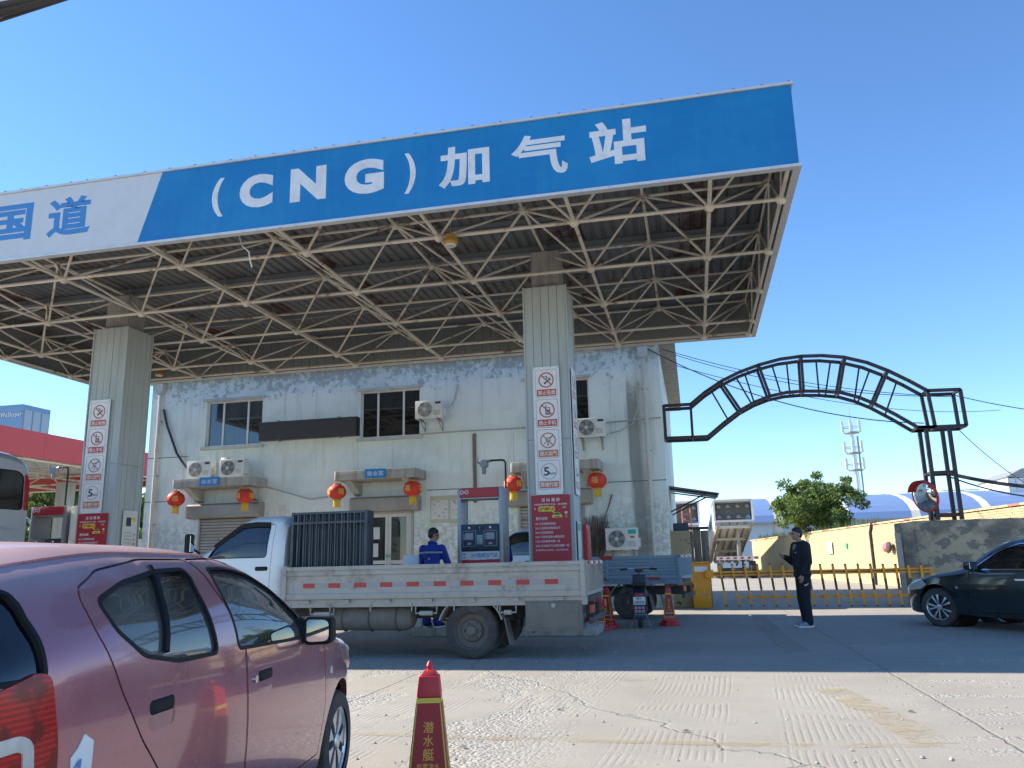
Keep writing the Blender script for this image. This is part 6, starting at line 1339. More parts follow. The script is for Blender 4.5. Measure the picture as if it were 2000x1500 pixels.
# ------------------------------------------------------------------ electric moped seen from behind
def moped():
    q = gp(1252, 1226); r_ = empty('electric_moped', (q.x, q.y, 0), R(93)); tag(r_, 'black electric moped with a number plate standing beside the cone', 'moped')
    for x in (.0, 1.12): wheel(r_, x, 0, .215, .085, 1, 'cover', (M_['tyre'], M_['alu'], M_['black']))
    m = MB(); m.prism(roundpoly([(-.22, .50), (.30, .46), (.45, .56), (.40, .70), (-.18, .72), (-.28, .62)], .05), -.12, .12); m.build('rear_body', M_['navyplastic'], r_, bevel=.03)
    m = MB(); m.prism(roundpoly([(-.26, .74), (.48, .70), (.55, .76), (.30, .80), (-.05, .82), (-.28, .83)], .03), -.13, .13); m.build('seat', M_['rubber'], r_, bevel=.035)
    m = MB(); m.prism([(-.30, .20), (-.285, .20), (-.25, .56), (-.275, .56)], -.105, .105); m.build('mudguard_board', M_['navyplastic'], r_)
    MB().tube([(-.24, -.09, .66), (-.34, -.09, .78), (-.34, .09, .78), (-.24, .09, .66)], .013, 6).build('grab_rail', M_['black'], r_, True); MB().box((-.285, 0, .60), (.03, .17, .06)).build('tail_light', M_['refred'], r_, bevel=.01)
    pl = MB().box((-.300, 0, .50), (.006, .22, .14)).build('number_plate', M_['white'], r_)
    dr_ = (math.pi/2, 0, R(-90)); decal('lettering', fit_text('U65036', .19, .055, .03), M_['darkprint'], r_, (-.3055, 0, .475), dr_); decal('lettering', fit_text('晋A', .10, .035, .02), M_['darkprint'], r_, (-.3055, 0, .54), dr_)
    m = MB()
    for r2 in range(2):
        for k in range(3): m.box((-.302, -.066+k*.066, .375-r2*.062), (.003, .05, .045))
    m.build('faded_pink_marks', M_['tassel'] if False else pm('pink_marks', (.55, .25, .32), .6), r_); m = MB()
    for k in range(6): m.box((-.302, -.08+k*.032, .255), (.003, .022, .02))
    m.build('faded_teal_marks', M_['teal'], r_)
    m = MB(); m.prism(roundpoly([(.45, .22), (.92, .22), (1.0, .30), (.95, .95), (.88, .95), (.85, .34), (.45, .34)], .04), -.13, .13); m.build('leg_shield', M_['navyplastic'], r_, bevel=.02)
    MB().tube([(1.12, 0, .22), (1.0, 0, .6), (.90, 0, 1.02)], .028, 8).build('steering_stem', M_['chrome'], r_, True); MB().box((.90, 0, 1.03), (.10, .16, .07)).build('dash_pod', M_['black'], r_, bevel=.02)
    for sg in (-1, 1):
        MB().tube([(.90, 0, 1.02), (.86, sg*.13, 1.07), (.80, sg*.24, 1.06)], .014, 8).build('handlebar', M_['chrome'], r_, True); MB().tube([(.80, sg*.22, 1.06), (.755, sg*.36, 1.05)], .020, 8).build('grip', M_['rubber'], r_, True); MB().tube([(.83, sg*.20, 1.075), (.86, sg*.30, 1.05)], .007, 5).build('brake_lever', M_['black'], r_)
        MB().tube([(.05, sg*.08, .30), (-.06, sg*.18, .015)], .012, 6).build('stand_leg', M_['steel'], r_); MB().tube([(0, sg*.07, .215), (.3, sg*.09, .50)], .02, 6).build('shock_absorber', M_['steel'], r_)
    MB().bar((0, 0, .30), (.9, 0, .26), .09, .07).build('frame', M_['black'], r_); m = MB(); m.prism(roundpoly([(.90, .32), (1.34, .34), (1.30, .44), (1.1, .48), (.92, .42)], .03), -.06, .06); m.build('front_mudguard', M_['navyplastic'], r_, bevel=.02)
    MB().tube([(.2, .125, .28), (.45, .15, .40), (.40, .16, .62)], .05, 8).build('side_bag', M_['wood'], r_, True)
moped()
# ------------------------------------------------------------------ people
def ball_(m, c, rx, ry=None, rz=None, rot=None, n=14):
    ry = ry or rx; rz = rz or rx; vs = []; fs = []; k = 8
    for i in range(k+1):
        a = math.pi*i/k
        for j in range(n): b = 2*math.pi*j/n; v = Vector((rx*math.sin(a)*math.cos(b), ry*math.sin(a)*math.sin(b), rz*math.cos(a))); vs.append(Vector(c)+(rot @ v if rot else v))
    for i in range(k):
        for j in range(n): fs.append((i*n+j, (i+1)*n+j, (i+1)*n+(j+1) % n, i*n+(j+1) % n))
    m.add(vs, fs)
def limb(m, pts, rs, n=12, flat_=None):
    pts = [Vector(p) for p in pts]; P = []; Q = []
    for i in range(len(pts)-1):
        for k in range(6): t = k/6; P.append(pts[i].lerp(pts[i+1], t)); Q.append(rs[i]*(1-t)+rs[i+1]*t)
    P.append(pts[-1]); Q.append(rs[-1]); m.tube(P, Q, n); ball_(m, pts[0], rs[0]); ball_(m, pts[-1], rs[-1])
    for p, r in zip(pts[1:-1], rs[1:-1]): ball_(m, p, r)
def fuse(m, name, mat, parent, voxel=.012, it=4):
    """weld overlapping volumes into one continuous skin"""
    me = m.mesh(name); o = bpy.data.objects.new('x', me); COL.objects.link(o)
    md = o.modifiers.new('r', 'REMESH'); md.mode = 'VOXEL'; md.voxel_size = voxel; s_ = o.modifiers.new('s', 'SMOOTH'); s_.iterations = it; s_.factor = .5
    bpy.context.view_layer.update(); out = bpy.data.meshes.new_from_object(o.evaluated_get(bpy.context.evaluated_depsgraph_get())); bpy.data.objects.remove(o); out.name = name; out.materials.clear()
    return obj(name, out, mat, parent, True, ang=180)
def hand(m, wrist, dirv, palm_n, curl, side):
    """palm, four bent fingers and a thumb; dirv along the hand, palm_n the palm side"""
    d = Vector(dirv).normalized(); nrm = Vector(palm_n); nrm = (nrm-d*nrm.dot(d)).normalized(); s_ = d.cross(nrm)*side; w_ = Vector(wrist)
    rot = Matrix((s_, nrm, d)).transposed(); ball_(m, w_+d*.045, .040, .018, .052, rot)
    for i, (u, L) in enumerate(((-.030, .066), (-.010, .075), (.010, .071), (.029, .056))):
        b = w_+d*.085+s_*u; a1 = R(curl*.45); a2 = R(curl); p1 = b+(d*math.cos(a1)+nrm*math.sin(a1))*L*.5; p2 = p1+(d*math.cos(a2)+nrm*math.sin(a2))*L*.5; limb(m, [b-d*.03, b, p1, p2], [.0095, .0095, .009, .0075], 6)
    t0 = w_+d*.03-s_*.03; t1 = t0-s_*.028+d*.03+nrm*.012; t2 = t1+d*.03+nrm*.012+s_*.006; limb(m, [t0, t1, t2], [.012, .011, .009], 6)
def head(m, c, yaw, pitch=0):
    rot = Matrix.Rotation(yaw, 3, 'Z') @ Matrix.Rotation(pitch, 3, 'Y'); C = Vector(c)
    f = lambda x, y, z: C+rot @ Vector((x, y, z))
    ball_(m, f(-.008, 0, .025), .098, .077, .098, rot); ball_(m, f(.020, 0, -.05), .068, .060, .065, rot); ball_(m, f(.052, 0, -.088), .030, .030, .024, rot)
    ball_(m, f(.095, 0, -.018), .020, .013, .022, rot); ball_(m, f(.080, 0, .035), .016, .05, .012, rot); ball_(m, f(.085, 0, -.058), .014, .024, .011, rot)
    for s_ in (-1, 1): ball_(m, f(-.005, s_*.079, -.012), .018, .010, .030, rot); ball_(m, f(.06, s_*.038, -.03), .022, .02, .02, rot)
    return f, rot
def person(pos, rz, label, P, top, bottom, shoe, shirt=None, extra=None, long_tr=True):
    r_ = empty('person', pos, rz); tag(r_, label, 'person'); J = P
    b = MB(); f, rot = head(b, J['head'], J['hyaw'], J.get('hpitch', 0))
    limb(b, [J['neck'], Vector(J['head'])+Vector((-.012, 0, -.06))], [.058, .054]); limb(b, [J['pelvis'], J['chest'], J['neck']], [.11, .12, .06])
    for s_ in ('L', 'R'):
        sg = 1 if s_ == 'L' else -1; limb(b, [J['chest'], J['sh'+s_], J['el'+s_], J['wr'+s_]], [.08, .05, .038, .028]); hand(b, J['wr'+s_], J['hd'+s_], J['hn'+s_], J['curl'+s_], sg)
        limb(b, [J['pelvis'], J['hip'+s_], J['kn'+s_], J['an'+s_]], [.09, .075, .05, .038])
    body = fuse(b, 'body', M_['skin'], r_, .0085, 3)
    e = MB()
    for s_ in (-1, 1): ball_(e, f(.086, s_*.030, .008), .010, .014, .008, rot, 8); ball_(e, f(.092, s_*.032, .034), .008, .022, .005, rot, 8)
    e.build('eyes', M_['hair'], body)
    h = MB(); ball_(h, f(-.018, 0, .048), .102, .083, .092, rot); ball_(h, f(-.045, 0, .0), .065, .078, .075, rot); ball_(h, f(.035, 0, .085), .042, .055, .03, rot); fuse(h, 'hair', M_['hair'], r_, .010, 2)
    t = MB(); w_ = J.get('bulk', 1.0)
    ball_(t, Vector(J['chest'])+Vector((0, 0, -.02)), .125*w_, .185*w_, .20); ball_(t, Vector(J['pelvis'])+Vector((.0, 0, .14)), .125*w_, .165*w_, .20); ball_(t, Vector(J['pelvis'])+Vector((0, 0, -.02)), .122*w_, .17*w_, .10); ball_(t, Vector(J['neck'])+Vector((-.01, 0, -.03)), .07, .10, .05)
    for s_ in ('L', 'R'): limb(t, [Vector(J['chest'])+Vector((0, 0, .06)), J['sh'+s_], J['el'+s_], Vector(J['wr'+s_])+(Vector(J['el'+s_])-Vector(J['wr'+s_])).normalized()*.015], [.085, .082*w_, .062*w_, .046])
    to = fuse(t, 'jacket', top, r_, .013, 5)
    col_ = MB(); c = Vector(J['neck']); col_.tube([c+Vector((.075*math.cos(2*math.pi*k/16), .068*math.sin(2*math.pi*k/16), .008-.02*math.cos(2*math.pi*k/16))) for k in range(16)], .022, 8, closed=True); col_.build('collar', top, to, True)
    tr = MB(); ball_(tr, Vector(J['pelvis'])+Vector((0, 0, -.03)), .118, .160, .11)
    for s_ in ('L', 'R'): limb(tr, [J['hip'+s_], J['kn'+s_], Vector(J['an'+s_])+Vector((0, 0, .005))], [.105, .086, .078])
    fuse(tr, 'trousers', bottom, r_, .013, 5)
    for s_ in ('L', 'R'):
        a = Vector(J['an'+s_]); d = Vector(J['toe'+s_]).normalized(); sr = Matrix.Rotation(math.atan2(d.y, d.x), 3, 'Z'); sh = MB()
        ball_(sh, (a.x+d.x*.035, a.y+d.y*.035, .055), .10, .046, .05, sr); ball_(sh, (a.x+d.x*.13, a.y+d.y*.13, .042), .075, .048, .038, sr); ball_(sh, (a.x-d.x*.03, a.y-d.y*.03, .065), .05, .042, .058, sr)
        so_ = fuse(sh, 'shoe', shoe, r_, .009, 3); s2 = MB(); s2.prism([((a+d*.06+sr @ Vector(p)).x, (a+d*.06+sr @ Vector(p)).y) for p in [Vector((.155*math.cos(2*math.pi*k/20), .052*math.sin(2*math.pi*k/20), 0)) for k in range(20)]], .0, .022, 'Z'); s2.build('sole', M_['white'], so_)
    return r_, f
M_['blackcloth'] = pm('black_tracksuit', (.012, .013, .019), .85, 0, .25, 9, bump=.6, bscale=11); M_['bluecloth'] = pm('blue_workwear', (.012, .035, .24), .85, 0, .2, 9, bump=.6, bscale=12)
M_['shoegrey'] = pm('grey_mesh_shoe', (.22, .29, .36), .7, 0, .15, 30); M_['teegrey'] = pm('grey_tee', (.16, .18, .20), .85, 0, .1); M_['greyband'] = pm('reflective_band', (.34, .34, .36), .5, 0, .08)
q = gp(1574, 1224)
J = dict(head=(.03, .0, 1.625), hyaw=R(8), neck=(-.015, 0, 1.475), chest=(-.02, 0, 1.28), pelvis=(-.01, 0, .93), bulk=1.24,
         shL=(-.02, .20, 1.405), elL=(-.02, .27, 1.13), wrL=(.10, .25, .91), hdL=(.18, -.02, -1), hnL=(.1, -1, 0), curlL=35,
         shR=(-.02, -.20, 1.405), elR=(.04, -.27, 1.14), wrR=(.24, -.15, 1.23), hdR=(.8, .35, .15), hnR=(-.2, .6, .6), curlR=55,
         hipL=(-.01, .09, .88), knL=(.02, .105, .48), anL=(.0, .115, .09), hipR=(-.01, -.09, .88), knR=(.0, -.10, .48), anR=(-.05, -.11, .09), toeL=(1, .10, 0), toeR=(1, -.25, 0))
mn, f = person((q.x+.02, q.y, 0), R(196), 'person in a black tracksuit and grey trainers standing before the yellow barrier', J, M_['blackcloth'], M_['blackcloth'], M_['shoegrey'])
m = MB(); ball_(m, (.075, .0, 1.38), .05, .04, .08); m.build('grey_shirt', M_['teegrey'], mn, True)
m = MB(); m.add([(0, 0, 0), (.03, .012, 0), (.10, .05, 0), (.035, -.012, 0), (.0, -.02, 0), (-.012, .0, 0), (-.006, .02, 0)], [(0, 1, 2, 3, 4, 5, 6)]); me = m.mesh('tick'); 
o = decal('trouser_tick', me, M_['white'], mn, (.048, .203, .73), (R(90), 0, R(-182))); o.scale = (.8, .8, .8); o.rotation_euler = (R(90), 0, R(178))
m = MB(); ball_(m, (.118, .085, 1.30), .008, .014, .010); m.build('chest_emblem', M_['white'], mn, True)
q = py(846, 1060, 14.25)
J2 = dict(head=(.035, .0, 1.61), hyaw=R(-45), hpitch=R(12), neck=(-.005, 0, 1.46), chest=(-.015, 0, 1.27), pelvis=(-.03, 0, .93), bulk=1.0,
          shL=(-.01, .19, 1.365), elL=(.06, .25, 1.12), wrL=(.26, .20, 1.05), hdL=(1, -.2, 0), hnL=(0, -.3, -1), curlL=40, shR=(-.01, -.19, 1.365), elR=(.10, -.25, 1.12), wrR=(.30, -.18, 1.08), hdR=(1, .2, 0), hnR=(0, .3, -1), curlR=40,
          hipL=(-.03, .09, .88), knL=(-.01, .10, .48), anL=(-.03, .11, .09), hipR=(-.03, -.09, .88), knR=(-.01, -.10, .48), anR=(-.03, -.11, .09), toeL=(1, .15, 0), toeR=(1, -.15, 0))
at, f2 = person((q.x, 14.22, .152), R(78), 'person in blue workwear with a grey reflective band across the back beside the dispenser', J2, M_['bluecloth'], M_['bluecloth'], M_['blackcloth'])
m = MB(); m.tube([(-.155+.09*(y/.26)**2+.012, y, 1.30-.02*abs(y)) for y in [-.24+.04*i for i in range(13)]], .020, 6); m.build('reflective_band', M_['greyband'], at, True)
m = MB(); m.tube([f2(.09, -.06, .005), f2(.04, -.08, .008), f2(-.01, -.084, .005)], .005, 4); m.build('spectacles', M_['black'], at)
q = py(988, 1060, 15.2)
J3 = dict(J2); J3.update(head=(.05, 0, 1.56), hyaw=R(0), elR=(.02, -.30, 1.16))
at3, f3 = person((q.x-.13, 15.25, .152), R(150), 'person in blue workwear almost hidden behind the dispenser', J3, M_['bluecloth'], M_['bluecloth'], M_['blackcloth'])
# white carton beside the attendant
q = py(805, 1085, 14.4); m = MB(); m.bb((q.x-.16, 14.35, .152), (q.x+.2, 14.75, 1.42)); tag(m.build('white_cabinet', M_['white'], None, bevel=.012), 'plain white cabinet on the island beside the attendant in blue', 'cabinet')
# ------------------------------------------------------------------ gate area on the right
# yellow fence-boom barrier
YBR = 21.75
q = gp(1374, 1186); bx = q.x
hb = wempty('barrier_gate', (bx, YBR, 0)); tag(hb, 'yellow barrier with slanting pickets across the yard gate', 'barrier')
MB().bb((bx-.24, YBR-.20, 0), (bx+.22, YBR+.20, 1.10)).build('housing', M_['yellow'], hb, bevel=.03)
MB().bb((bx-.26, YBR-.22, 1.102), (bx+.24, YBR+.22, 1.15)).build('housing_lid', M_['yellow'], hb, bevel=.02); MB().bb((bx-.16, YBR-.212, .90), (bx+.16, YBR-.202, 1.03)).build('number_panel', M_['white'], hb)
MB().bb((bx+.0, YBR-.222, .36), (bx+.14, YBR-.202, .39)).build('lock_bar', M_['steel'], hb)
zu = py(1500, 1119, YBR-.30).z; zl = py(1500, 1166, YBR-.30).z; xe = py(1800, 1120, YBR-.3).x
MB().bb((bx+.225, YBR-.32, zu-.055), (xe+.25, YBR-.28, zu+.055)).build('boom_rail', M_['yellow'], hb); MB().bb((bx+.9, YBR-.31, zl-.03), (xe+.2, YBR-.285, zl+.03)).build('boom_rail', M_['yellow'], hb)
MB().bb((bx+.1, YBR-.33, zu-.1), (bx+.3, YBR-.17, zu+.1)).build('boom_clamp', M_['yellow'], hb, bevel=.01); MB().bb((bx+.23, YBR-.325, zu-.012), (xe+.2, YBR-.3205, zu+.012)).build('boom_stripe', M_['chassis'], hb)
for i in range(17):
    px0 = 1405+24.55*i; t = py(px0, 1103, YBR-.36); b = py(px0+14, 1182, YBR-.36); r_ = .026
    a = Vector((t.x, YBR-.36, t.z)); e = Vector((b.x, YBR-.36, b.z)); pk = a.lerp(e, 1/3); pk2 = a.lerp(e, .62)
    m = MB().bar(a, pk, .05, .05, up=(0, 1, 0)).build('picket', M_['yellow'], hb); MB().bar(pk, pk2, .051, .051, up=(0, 1, 0)).build('dark_band', M_['chassis'], m); MB().bar(pk2, e, .05, .05, up=(0, 1, 0)).build('lower_picket', M_['yellow'], m)
    for c in (a, e): ms = MB(); ms.lathe([(0, -.03), (.024, -.02), (.03, 0), (.024, .02), (0, .03)], c, n=8, caps=False); ms.build('end_cap', M_['black'], m, True)
m = MB(); m.bb((xe+.18, YBR-.38, 0), (xe+.28, YBR-.22, zu-.06)); m.build('rest_post', M_['yellow'], hb)
# old gate pier, weathered timber, bin, box
q = py(1331, 1100, 22.1); w_ = .27
o = MB(); o.bb((q.x-w_, 22.02, 0), (q.x+w_, 22.5, 1.96)); o = o.build('gate_pier', M_['peelpost'], None, bevel=.03); tag(o, 'old gate pier with peeling cream paint beside the barrier', 'pier')
q2 = py(1365, 1100, 22.15); tp = empty('timber_pier', (q2.x, 22.35, 0)); tag(tp, 'pier of weathered grey timber boards behind the barrier post', 'pier')
for i in range(3): MB().bb((-.29+i*.195, -.16+.012*(i % 2), 0), (-.10+i*.195, .16, 1.92+.03*((i*2) % 3))).build('board', M_['wood'], tp, bevel=.012)
MB().bb((-.31, -.19, 1.99), (.31, .19, 2.05)).build('cap_board', M_['blacksteel'], tp)
qa = py(1330, 1033, 22.3); m = MB(); m.bb((qa.x-.2, 22.1, 1.965), (qa.x+.2, 22.4, 2.16)); tag(m.build('control_box', M_['navyplastic'], None, bevel=.012), 'small dark control box on top of the old gate pier', 'box')
q = gp(1337, 1186); b_ = empty('terracotta_bin', (q.x, q.y+.1, 0)); tag(b_, 'terracotta coloured bin standing beside the gate pier', 'bin')
MB().lathe([(.15, .0), (.16, .02), (.19, .62), (.21, .63), (.21, .67), (.18, .67), (.16, .3), (.0, .29)], n=22).build('tub', M_['terracotta'], b_, True); MB().lathe([(.17, .672), (.16, 1.05), (.12, 1.06)], n=18).build('upper_tube', M_['terracotta'], b_, True)
# arch gate
YA, YA2 = 22.36, 22.96
ar = wempty('arch_gate', (2.6, YA, 0)); tag(ar, 'black steel lattice arch over the yard gate, springing from the building corner', 'arch')
def A(c, Y=YA): p = py(1280+c[0]/3.125, 660+c[1]/3.125, YA); return Vector((p.x, Y, p.z))
TOP = [(50, 415), (215, 405), (300, 333), (400, 265), (510, 210), (630, 165), (760, 130), (890, 112), (1020, 108), (1150, 118), (1290, 150), (1420, 200), (1545, 260), (1660, 322)]
BOT = [(62, 612), (225, 606), (320, 602), (420, 517), (520, 440), (610, 390), (700, 355), (800, 333), (900, 325), (1020, 325), (1140, 335), (1240, 362), (1340, 402), (1470, 470), (1600, 545), (1700, 545)]
for Y in (YA, YA2):
    for L_ in (TOP, BOT):
        for a, b in zip(L_, L_[1:]): MB().bar(A(a, Y), A(b, Y)+(A(b, Y)-A(a, Y)).normalized()*.012, .08, .08, up=(0, 1, 0)).build('chord', M_['blacksteel'], ar)
for a, b in (((400, 265), (520, 440)), ((630, 165), (700, 355)), ((890, 112), (905, 325)), ((1158, 120), (1122, 333)), ((1420, 200), (1335, 400)), ((50, 415), (62, 612)), ((215, 405), (228, 606))):
    for Y in (YA, YA2): MB().bar(A(a, Y), A(b, Y), .068, .068, up=(0, 1, 0)).build('radial_post', M_['blacksteel'], ar)
    for c in (a, b): MB().bar(A(c, YA), A(c, YA2), .058, .058).build('cross_tie', M_['blacksteel'], ar)
for a, b in (((345, 300), (455, 488)), ((500, 215), (605, 393)), ((555, 195), (618, 388)), ((725, 140), (785, 336)), ((815, 122), (838, 330)), ((1000, 109), (1020, 325)), ((1090, 113), (1058, 328)), ((1270, 145), (1240, 362)), ((1335, 168), (1262, 368)), ((1505, 240), (1432, 450))):
    MB().bar(A(a, YA2), A(b, YA2), .042, .042, up=(0, 1, 0)).build('thin_bar', M_['blacksteel'], ar)
for Y in (YA, YA2):
    for a, b in (((1660, 322), (1860, 314)), ((1660, 322), (1708, 545)), ((1860, 314), (1898, 534)), ((1600, 548), (1898, 534))): MB().bar(A(a, Y), A(b, Y), .08, .08, up=(0, 1, 0)).build('end_block_bar', M_['blacksteel'], ar)
for c in ((1660, 322), (1860, 314), (1708, 545), (1898, 534), (1600, 548)): MB().bar(A(c, YA), A(c, YA2), .06, .06).build('cross_tie', M_['blacksteel'], ar)
xa, xb = A((1655, 585)).x, A((1795, 565)).x; zt_ = A((1700, 550)).z
for x in (xa, xb):
    for Y in (YA, YA2): MB().bar((x, Y, 2.035), (x, Y, zt_), .09, .09, up=(0, 1, 0)).build('tower_post', M_['blacksteel'], ar)
for z in (A((1750, 820)).z, A((1790, 1078)).z):
    for Y in (YA, YA2): MB().bar((xa+.038, Y, z), (xb-.038, Y, z), .08, .06, up=(0, 1, 0)).build('tower_rail', M_['blacksteel'], ar)
    for x in (xa, xb): MB().bar((x, YA+.038, z), (x, YA2-.038, z), .08, .06).build('tower_rail', M_['blacksteel'], ar)
# stub wall facing the forecourt
x0 = py(1768, 1100, 22.32).x
m = MB(); m.bb((x0+.3, 22.3, 0), (10.5, 23.0, 2.03)); o = m.build('gate_wall', M_['peelwall'], None, bevel=.015); tag(o, 'low gate wall with dark peeling plaster beside the saloon car', 'wall')
m = MB(); m.bb((x0, 22.27, 0), (x0+.296, 23.02, 2.0)); tag(m.build('gate_pier', M_['peelwall'], None, bevel=.02), 'blackened plaster pier at the end of the low gate wall', 'pier')
m = MB(); m.bar((x0-.12, 22.2, .0), (x0-.12, 22.2, 1.75), .12, .10, up=(0, 1, 0)); tag(m.build('rusty_post', M_['bedwhite'], None), 'pale steel post standing against the blackened gate pier', 'post')
# convex mirror
q = py(1823, 1024, 22.6); mr = empty('convex_mirror', (q.x, 22.55, 2.03)); tag(mr, 'round convex traffic mirror with a red hood on the gate wall', 'mirror')
MB().tube([(0, 0, 0), (0, 0, .95)], .06, 10).build('pole', M_['steel'], mr, True); MB().bb((-.07, -.07, 0), (-.01, .06, .42)).build('pole_sleeve', M_['blacksteel'], mr)
hd_ = empty('head', (-.12, -.05, .62), rot=Vector((-.86, -.48, -.18)).to_track_quat('Z', 'Y').to_euler()); hd_.parent = mr
MB().lathe([(.40, -.03), (.42, -.01), (.42, .03), (.37, .035)], n=36, caps=False).build('rim', M_['signred'], hd_, True); MB().lathe([(.375, .03), (.30, .065), (.18, .095), (0, .108)], n=36, caps=False).build('mirror_glass', M_['mirror'], hd_, True)
MB().lathe([(.40, -.032), (.30, -.06), (0, -.07)], n=36, caps=False).build('backing', M_['offwhite'], hd_, True)
m = MB()
for k in range(12):
    a0, a1 = R(20+k*140/12), R(20+(k+1)*140/12); m.quad((.42*math.cos(a0), .42*math.sin(a0), .03), (.42*math.cos(a1), .42*math.sin(a1), .03), (.43*math.cos(a1), .43*math.sin(a1), .16), (.43*math.cos(a0), .43*math.sin(a0), .16))
m.build('hood', M_['signred'], hd_, True)
# yellow brick yard wall
wallx = lambda y: 8.45-.105*(y-23.3)
Y0, Y1, WH = 23.06, 64.0, 2.40
ywl = wempty('yard_wall', (wallx(30), 30, 0)); tag(ywl, 'long yellow brick yard wall running away beyond the barrier', 'wall')
m = MB(); m.add([(wallx(Y0)+.02, Y0, 0), (wallx(Y1)+.02, Y1, 0), (wallx(Y1)+.30, Y1, 0), (wallx(Y0)+.30, Y0, 0), (wallx(Y0)+.02, Y0, WH), (wallx(Y1)+.02, Y1, WH), (wallx(Y1)+.30, Y1, WH), (wallx(Y0)+.30, Y0, WH)], [(0, 1, 5, 4), (1, 2, 6, 5), (2, 3, 7, 6), (3, 0, 4, 7), (4, 5, 6, 7)]); m.build('mortar_core', M_['mortar'], ywl)
bl, bh, g_ = .235, .058, .012; bme = MB().box((0, 0, 0), (.03, bl, bh)).mesh('brick'); bme.materials.append(M_['brick']); ang = math.atan(.105)
near = []; far = []
nrow = int(WH/(bh+g_))
for r in range(nrow):
    y = Y0+(r % 2)*.125+.13; z = g_+bh/2+r*(bh+g_)
    while y < Y1-.15: near.append((y, z)); y += bl+g_
vis = sorted([b for b in near if (b[0] < 31 and b[1] > 1.85) or b[0] >= 33 and b[1] > .9], key=lambda b: b[0])[:290]; vs_ = set(vis)
m = MB(); rot = Matrix.Rotation(ang, 3, 'Z')
for b in near:
    d = rng.uniform(-.004, .004)
    if b in vs_: o = obj('brick', bme, None, ywl); o.location = (wallx(b[0])+.012+d, b[0], b[1]); o.rotation_euler.z = ang
    else: m.box((wallx(b[0])+.012+d, b[0], b[1]), (.03, bl, bh), rot)
o = m.build('brickwork', M_['brick'], ywl); o['kind'] = 'stuff'
m = MB()
y = Y0
while y < Y1: m = MB(); m.box((wallx(y+.3)+.15, y+.3, WH+.03), (.40, .585, .06), rot); m.build('coping_block', M_['terracotta'] if int(y*7) % 5 == 0 else M_['brick'], ywl); y += .6
# things fixed to the yard wall
def onwall(x, y, d=.0): 
    yy = 29.0
    for _ in range(12): p = pxx(x, y, wallx(yy)-d); yy = p.y
    return p
p = onwall(1730, 1068, .1); pr_ = empty('rag_bundle', (p.x, p.y, p.z)); tag(pr_, 'pink and dark rags hanging on the lit yard wall', 'rags')
m = MB(); ball_(m, (0, .0, 0), .10, .30, .16); ball_(m, (0, .15, -.08), .09, .2, .12); fuse(m, 'pink_rag', pm('pink_rag', (.55, .14, .18), .9, 0, .2, 8), pr_, .03, 3); m = MB(); ball_(m, (-.0, -.55, 0), .10, .26, .20); fuse(m, 'dark_rag', pm('dark_rag', (.08, .06, .06), .9), pr_, .03, 3)
pa = onwall(1703, 1030, .06); pb = onwall(1712, 1150, .06); m = MB(); m.tube([(wallx(pb.y)-.06, pb.y, .02), (wallx(pb.y)-.06, pb.y, 2.1), (wallx(pb.y)-.02, pb.y-.3, WH+.07), (wallx(pb.y)+.2, pb.y-.35, WH+.1)], .055, 8); tag(m.build('wall_drainpipe', M_['cable'], None, True), 'dark pipe bent over the coping of the yard wall', 'pipe')
p = onwall(1621, 1070, .03); m = MB(); m.box((p.x, p.y, p.z), (.03, .8, .55), rot); tag(m.build('wall_board', M_['paper'], None), 'pale notice board on the sunlit yard wall', 'board')
p = onwall(1653, 1066, .03); m = MB(); m.box((p.x, p.y, p.z), (.02, .3, .22), rot); tag(m.build('green_plate', M_['green'], None), 'small green plate on the sunlit yard wall', 'plate')
# ------------------------------------------------------------------ leaves and trees
def leaf_mat(name, c1, c2):
    m, t, b, pos = newmat(name, .6); n_ = noise(t, pos, 2.2, 4, .6); f = noise(t, pos, 30, 2, .5)
    c = mixc(t, sstep(t, n_, .35, .65), c1, c2); c = mixc(t, mth(t, 'MULTIPLY', sstep(t, f, .5, .7), .4), c, (.16, .20, .05)); t.links.new(c, b.inputs['Base Color'])
    tr = t.nodes.new('ShaderNodeBsdfTranslucent'); t.links.new(c, tr.inputs[0]); mx = t.nodes.new('ShaderNodeMixShader'); mx.inputs[0].default_value = .35
    o = t.nodes['Material Output']; t.links.new(b.outputs[0], mx.inputs[1]); t.links.new(tr.outputs[0], mx.inputs[2]); t.links.new(mx.outputs[0], o.inputs[0]); return m
M_['leaf'] = leaf_mat('tree_leaf', (.055, .10, .025), (.10, .15, .035)); M_['leaf2'] = leaf_mat('bright_leaf', (.10, .165, .035), (.17, .235, .06)); M_['bark'] = pm('bark', (.10, .08, .06), .95, 0, .3, 6, bump=.5)
